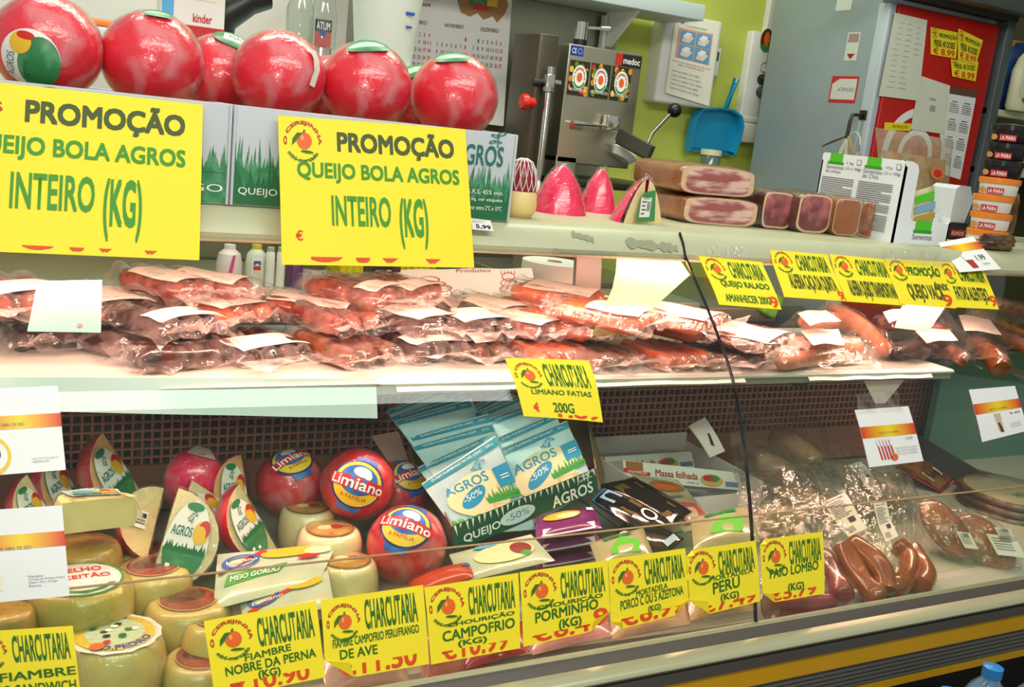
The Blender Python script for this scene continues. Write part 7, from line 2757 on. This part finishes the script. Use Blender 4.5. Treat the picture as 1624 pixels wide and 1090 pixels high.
def longlab(parent, pxs, ys, seed=0):
    Q = quad_px(pxs, ys)
    o = Geo().grid(4, 10, lambda u, v: Q(u, v, .003 * sin(6 * v + seed))).build('product_label', M('grey_white_label', '#d4d4ca', .5), parent)
    a = G2()
    a.text('PAIO DE LOMBO', .12, .90, .85, .95, m_tblack)
    rr = random.Random(seed)
    for k in range(9):
        a.rect(.1, .84 - k * .045, .1 + rr.uniform(.5, .78), .855 - k * .045, m_tgrey)
    for k in range(8):
        a.rect(.15 + k * .05, .06, .17 + k * .05, .22, m_tgrey)
    a.rect(.5, .30, .8, .42, m_tblack)
    a.put('label_print', o, lambda u, v, o_: Q(u, v, .003 * sin(6 * v + seed) + o_))


GM = 'film bagged smoked meats right of the glass joint'


def meat(label, paths, r, mat, bags, labels, seed, name='smoked_sausage_bag'):
    allp = [Vector(p) for pth in paths for p in pth]
    c = sum(allp, Vector()) / len(allp)
    t = thing(name, label, 'smoked meat', (c.x, c.y, DZ), (0, 0, 0), GM)
    for pth in paths:
        pts = [Vector(p) for p in pth]
        for _ in range(2):
            q = [pts[0]]
            for p0, p1 in zip(pts, pts[1:]):
                q += [p0.lerp(p1, .25), p0.lerp(p1, .75)]
            pts = q + [pts[-1]]
        n = len(pts)
        rad = [r * (.45 + .55 * math.sqrt(max(0, 1 - (1 - min(1, min(i, n - 1 - i) / 2.5)) ** 2))) * (1 + .06 * sin(i + seed)) for i in range(n)]
        Geo().tube(pts, rad, 18).build('smoked_meat', mat, t, sharp=50)
    for i, (b, ys) in enumerate(bags):
        bag(b, ys, seed + i * 3, parent=t)
    for i, (b, ys) in enumerate(labels):
        longlab(t, b, ys, seed + i)
    return t


zD = DZ + .028
meat('bent smoked sausage in a clear bag, long white label, right of PAIO LOMBO sign', [[zz(1335, 862, zD + .05), zz(1352, 900, zD + .02), zz(1378, 938, zD), zz(1402, 950, zD - .004)], [zz(1345, 858, zD + .05), zz(1400, 900, zD + .03), zz(1405, 940, zD)]], .021, m_smk,
     [([(1225, 720), (1360, 742), (1420, 955), (1315, 960)], [.05, .05, -.30, -.315])], [([(1302, 798), (1340, 782), (1376, 838), (1346, 852)], [-.09, -.09, -.19, -.19])], 3)
meat('smoked meat with a hollow, in a clear bag, rightmost of the two smoked sausages', [[zz(1420, 862, zD + .03), zz(1445, 885, zD + .01), zz(1440, 920, zD - .002), zz(1410, 935, zD - .004)], [zz(1445, 870, zD + .02), zz(1470, 910, zD), zz(1462, 930, zD - .004)]], .020, m_smk,
     [([(1330, 735), (1450, 760), (1482, 930), (1392, 950)], [.0, .0, -.28, -.30])], [([(1384, 800), (1404, 796), (1424, 852), (1404, 862)], [-.12, -.12, -.20, -.20])], 8)
meat('dull reddish cured sausage in film low behind the PAIO LOMBO sign', [[zz(1212, 962, zD - .004), zz(1260, 962, zD - .004), zz(1320, 958, zD - .004)], [zz(1300, 880, zD + .03), zz(1325, 925, zD + .01), zz(1340, 950, zD)]], .022, M('dark_reddish_meat', '#7a302c', .25, col2='#95443c', scale=20, coat=.6),
     [([(1180, 790), (1310, 800), (1345, 965), (1210, 985)], [-.12, -.12, -.31, -.32])], [], 13)
meat('pale pinkish meat bag at the back, highest just right of the glass joint', [[zz(1225, 690, .80), zz(1265, 710, .79), zz(1290, 740, .76)], [zz(1200, 735, .76), zz(1250, 755, .75)]], .032, M('pinkish_tan_meat', '#b07858', .3, col2='#c08a6a', scale=20, coat=.4),
     [([(1150, 640), (1300, 655), (1330, 770), (1170, 790)], [.24, .24, .03, .03])], [], 17)
meat('flat tan meat bag with yellowish glints in the middle of the right section', [[zz(1225, 790, .745), zz(1290, 800, .74), zz(1340, 815, .73)], [zz(1200, 820, .74), zz(1270, 830, .73)]], .028, M('tan_meat', '#a88a5c', .3, col2='#b89a6c', scale=20, coat=.4),
     [([(1160, 730), (1340, 745), (1380, 850), (1180, 860)], [.08, .08, -.14, -.14])], [], 23)
meat('brown meat bag with two small labels below the card with thin red sausages', [[zz(1360, 765, .75), zz(1400, 785, .735), zz(1430, 800, .725)], [zz(1340, 780, .74), zz(1390, 800, .73)]], .024, M('tan_meat', '#a88a5c', .3),
     [([(1310, 700), (1420, 720), (1470, 810), (1350, 820)], [.12, .12, -.08, -.08])], [([(1345, 738), (1365, 732), (1392, 765), (1375, 770)], [.04, .04, -.0, -.0]), ([(1370, 768), (1386, 765), (1402, 785), (1388, 788)], [.0, .0, -.03, -.03])], 29)


def ham_round(label, px, py, w_, h_, y, labs, seed):
    P = at(px, py, y=y)
    kk = ((P - CAM).dot(FW)) / FOC
    t = thing('ham_round', label, 'smoked meat', P, (0, 0, 0), GM)
    d = (CAM - P).normalized()
    rt = Vector((0, 0, 1)).cross(d).normalized() * -1
    rt = Vector((cos(YAW), -sin(YAW), 0))
    up_ = Vector((0, .75, .66)).normalized()
    nn = rt.cross(up_).normalized()

    def f(s_, th_):
        def q(u, v):
            a = 2 * pi * u
            e = v
            return P + rt * (w_ * kk / 2 * s_ * cos(a) * sin(pi * e)) + up_ * (h_ * kk / 2 * s_ * sin(a) * sin(pi * e)) + nn * (th_ * cos(pi * e))
        return q
    Geo().grid(28, 14, f(.9, .022)).build('ham', M('orange_brown_ham', '#a8602c', .28, col2='#8a4820', scale=18, coat=.6), t)
    q0 = f(1.08, .028)
    Geo().grid(34, 18, lambda u, v: q0(u % 1.0, v) + Vector((nz((cos(2 * pi * u) * 3, sin(2 * pi * u) * 3, v * 4 + seed), 2), nz((cos(2 * pi * u) * 3, sin(2 * pi * u) * 3, v * 4 + seed + 9), 2), nz((cos(2 * pi * u) * 3, sin(2 * pi * u) * 3, v * 4 + seed + 19), 2))) * .006, sm=False).build('film_bag', m_big, t, sharp=0)
    for k, (u0, v0, u1, v1) in enumerate(labs):
        lq = lambda u, v, o=0.0: P + rt * (w_ * kk / 2 * (u0 + (u1 - u0) * u)) + up_ * (h_ * kk / 2 * (v0 + (v1 - v0) * v)) + nn * (.0345 + o)
        o = Geo().grid(3, 3, lq).build('product_label', M('grey_white_label', '#d4d4ca', .5), t)
        a = G2()
        for q in range(5):
            a.rect(.1, .8 - q * .13, .75, .84 - q * .13, m_tgrey)
        for q in range(7):
            a.rect(.4 + q * .06, .7, .43 + q * .06, .95, m_tgrey)
        a.put('label_print', o, lq)
    return t


ham_round('round orange brown ham in film with square labels, at the right front of the deck', 1560, 860, 100, 110, -.205, [(-.15, -.6, .75, .05), (.25, -.1, .75, .30)], 1)
ham_round('brown ham round in film standing on edge behind the round ham', 1500, 838, 78, 112, -.165, [(-.1, -.8, .45, -.3)], 2)

# red edged bread/tart packs and a round tart at the far right
m_tart = M('baked_brown_top', '#8a5a2a', .35, col2='#5a3416', scale=30, lo=.42, hi=.6, coat=.4)
for pxs, ys, desc, sd in (([(1418, 742), (1452, 722), (1512, 762), (1492, 782)], [.18, .22, .14, .10], 'red edged packet with a brown baked picture and a pale lettering band', 1), ([(1508, 768), (1540, 742), (1632, 770), (1622, 796)], [.10, .16, .10, .05], 'red edged packet with a brown baked picture at the right edge', 2)):
    Q = quad_px(pxs, ys)
    pouch('baked_packet', desc, 'food pack', Q, M('red_packet_edge', '#8c1c1c', .3, coat=.5), lambda a: (a.rect(.04, .06, .96, .94, m_tart, 4, 4), a.poly([(.2, .25), (.8, .25), (.85, .5), (.25, .55)], M('cream_band', '#d2ccb8', .5)) if sd == 1 else None, a.text('Salva', .3, .3, .72, .5, m_tblack, off=.02) if sd == 1 else None), 'red edged baked packets', th=.008, seed=sd)
P = at(1600, 800, y=-.01)
kk = ((P - CAM).dot(FW)) / FOC
for k, (dz, desc) in enumerate(((.03, 'round flat tart with a pale top in film, uppermost at the right edge'), (.012, 'round flat tart just under the uppermost one at the right edge'), (-.006, 'lowest round flat tart of the stack at the right edge'))):
    c = P + Vector((0, 0, dz))
    t = thing('round_tart', desc, 'tart', (c.x, c.y, c.z - .012), (0, 0, 0), 'stack of round tarts')
    R = 78 * kk
    Geo().lathe([(0, -.010), (R * .93, -.010), (R, .0), (R * .99, .005), (R * .92, .006)], 40, Matrix.Translation(c)).build('crust', M('brown_crust', '#7a4c26', .5, col2='#5e381a', scale=30), t)
    Geo().lathe([(R * .93, .0055), (0, .0065)], 40, Matrix.Translation(c)).build('pale_top', M('pale_green_top', '#b8b48c', .4, col2='#a8a67e', scale=12), t)
    Geo().lathe([(R * 1.03, -.006), (R * 1.02, .007), (R * .5, .009), (0, .009)], 40, Matrix.Translation(c)).build('film', m_cling_c, t, sharp=0)
    if k == 0:
        G2().text('FAT', .1, .2, .5, .8, m_tgrey, off=.02).text('KG', .6, .2, .9, .8, m_tgrey).put('lettering', t, lambda u, v, o: c + Vector((-.04 + .07 * u, -.045 + .03 * v, .0072 + o)))

# ---- sliced packs lying along the foot of the glass, below the signs
GF = 'sliced packs lying along the foot of the glass'
fronts = [
    ([(505, 1040), (640, 1010), (650, 1090), (520, 1110)], 'pale pack behind the PERU/FRANGO sign at the foot of the glass', '#b08878', '#c8a898'),
    ([(660, 1010), (760, 985), (770, 1070), (670, 1090)], 'pinkish pack under the CHOURIÇÃO sign with no folded corner', '#a86058', '#c88a80'),
    ([(730, 1000), (835, 985), (840, 1035), (740, 1062)], 'dark red pack between the two CHOURIÇÃO signs at the foot', '#9c2430', '#b84048'),
    ([(835, 985), (960, 965), (970, 1010), (845, 1040)], 'pink sliced ham pack under the CHOURIÇÃO sign with a folded corner', '#d08080', '#e0a8a0'),
    ([(965, 960), (1085, 935), (1095, 990), (970, 1015)], 'pale salmon sliced pack under the MORTADELA PORCO sign', '#cf9a78', '#dcb496'),
    ([(1085, 930), (1190, 915), (1195, 970), (1095, 985)], 'tan sliced pack with a green patch under the MORTADELA PERU sign', '#c0986a', '#d2b088'),
]
for k, (pxs, desc, c1, c2) in enumerate(fronts):
    Q = quad_px(pxs, [-.25, -.25, -.318, -.318])
    pouch('sliced_meat_pack', desc, 'meat pack', Q, M('sliced_meat_%s' % ('rose', 'brick', 'crimson', 'pink', 'salmon', 'tan')[k], c1, .2, col2=c2, scale=18, coat=.8), (lambda a: a.poly([(.55, .3), (.95, .3), (.95, .7), (.6, .6)], m_parsley)) if k == 5 else None, GF, th=.010, seed=60 + k)

# ---- blue capped water bottles in front of the case at the lower right
for k, (px, py, desc) in enumerate(((1576, 1057, 'clear water bottle with a blue cap at the lower right, before the case'), (1508, 1096, 'clear water bottle at the lower right corner, left of the blue capped one'), (1650, 1066, 'clear water bottle cut by the right picture edge'))):
    P = at(px, py, y=-.50)
    zt_ = P.z
    t = thing('water_bottle', desc, 'bottle', (P.x, -.5, zt_ - .33), group='water bottles in front of the case')
    X = Matrix.Translation((P.x, -.5, zt_))
    Geo().lathe([(0, -.33), (.042, -.33), (.045, -.32), (.045, -.11), (.043, -.10), (.045, -.09), (.040, -.065), (.028, -.040), (.015, -.024), (.0135, -.012)], 24, X).build('bottle_body', M('pale_blue_plastic', '#5f86a6', .08, col2='#1c3448', scale=30, coat=1.0), t)
    Geo().lathe([(.0155, -.018), (.0158, -.001), (.014, 0), (0, .0005)], 24, X).build('cap', M('blue_cap', '#2d7fc0', .3), t)
P = at(1576, 1057, y=-.50)
t = thing('bottle_stand', 'dark low stand carrying the water bottles', 'stand', (P.x, -.5, 0))
Geo().box((P.x, -.5, P.z - .375), (.45, .14, .05), r=.004).build('stand_top', m_black, t)
Geo().box((P.x, -.5, (P.z - .40) / 2), (.42, .12, P.z - .40), r=.004).build('stand_body', m_black, t)
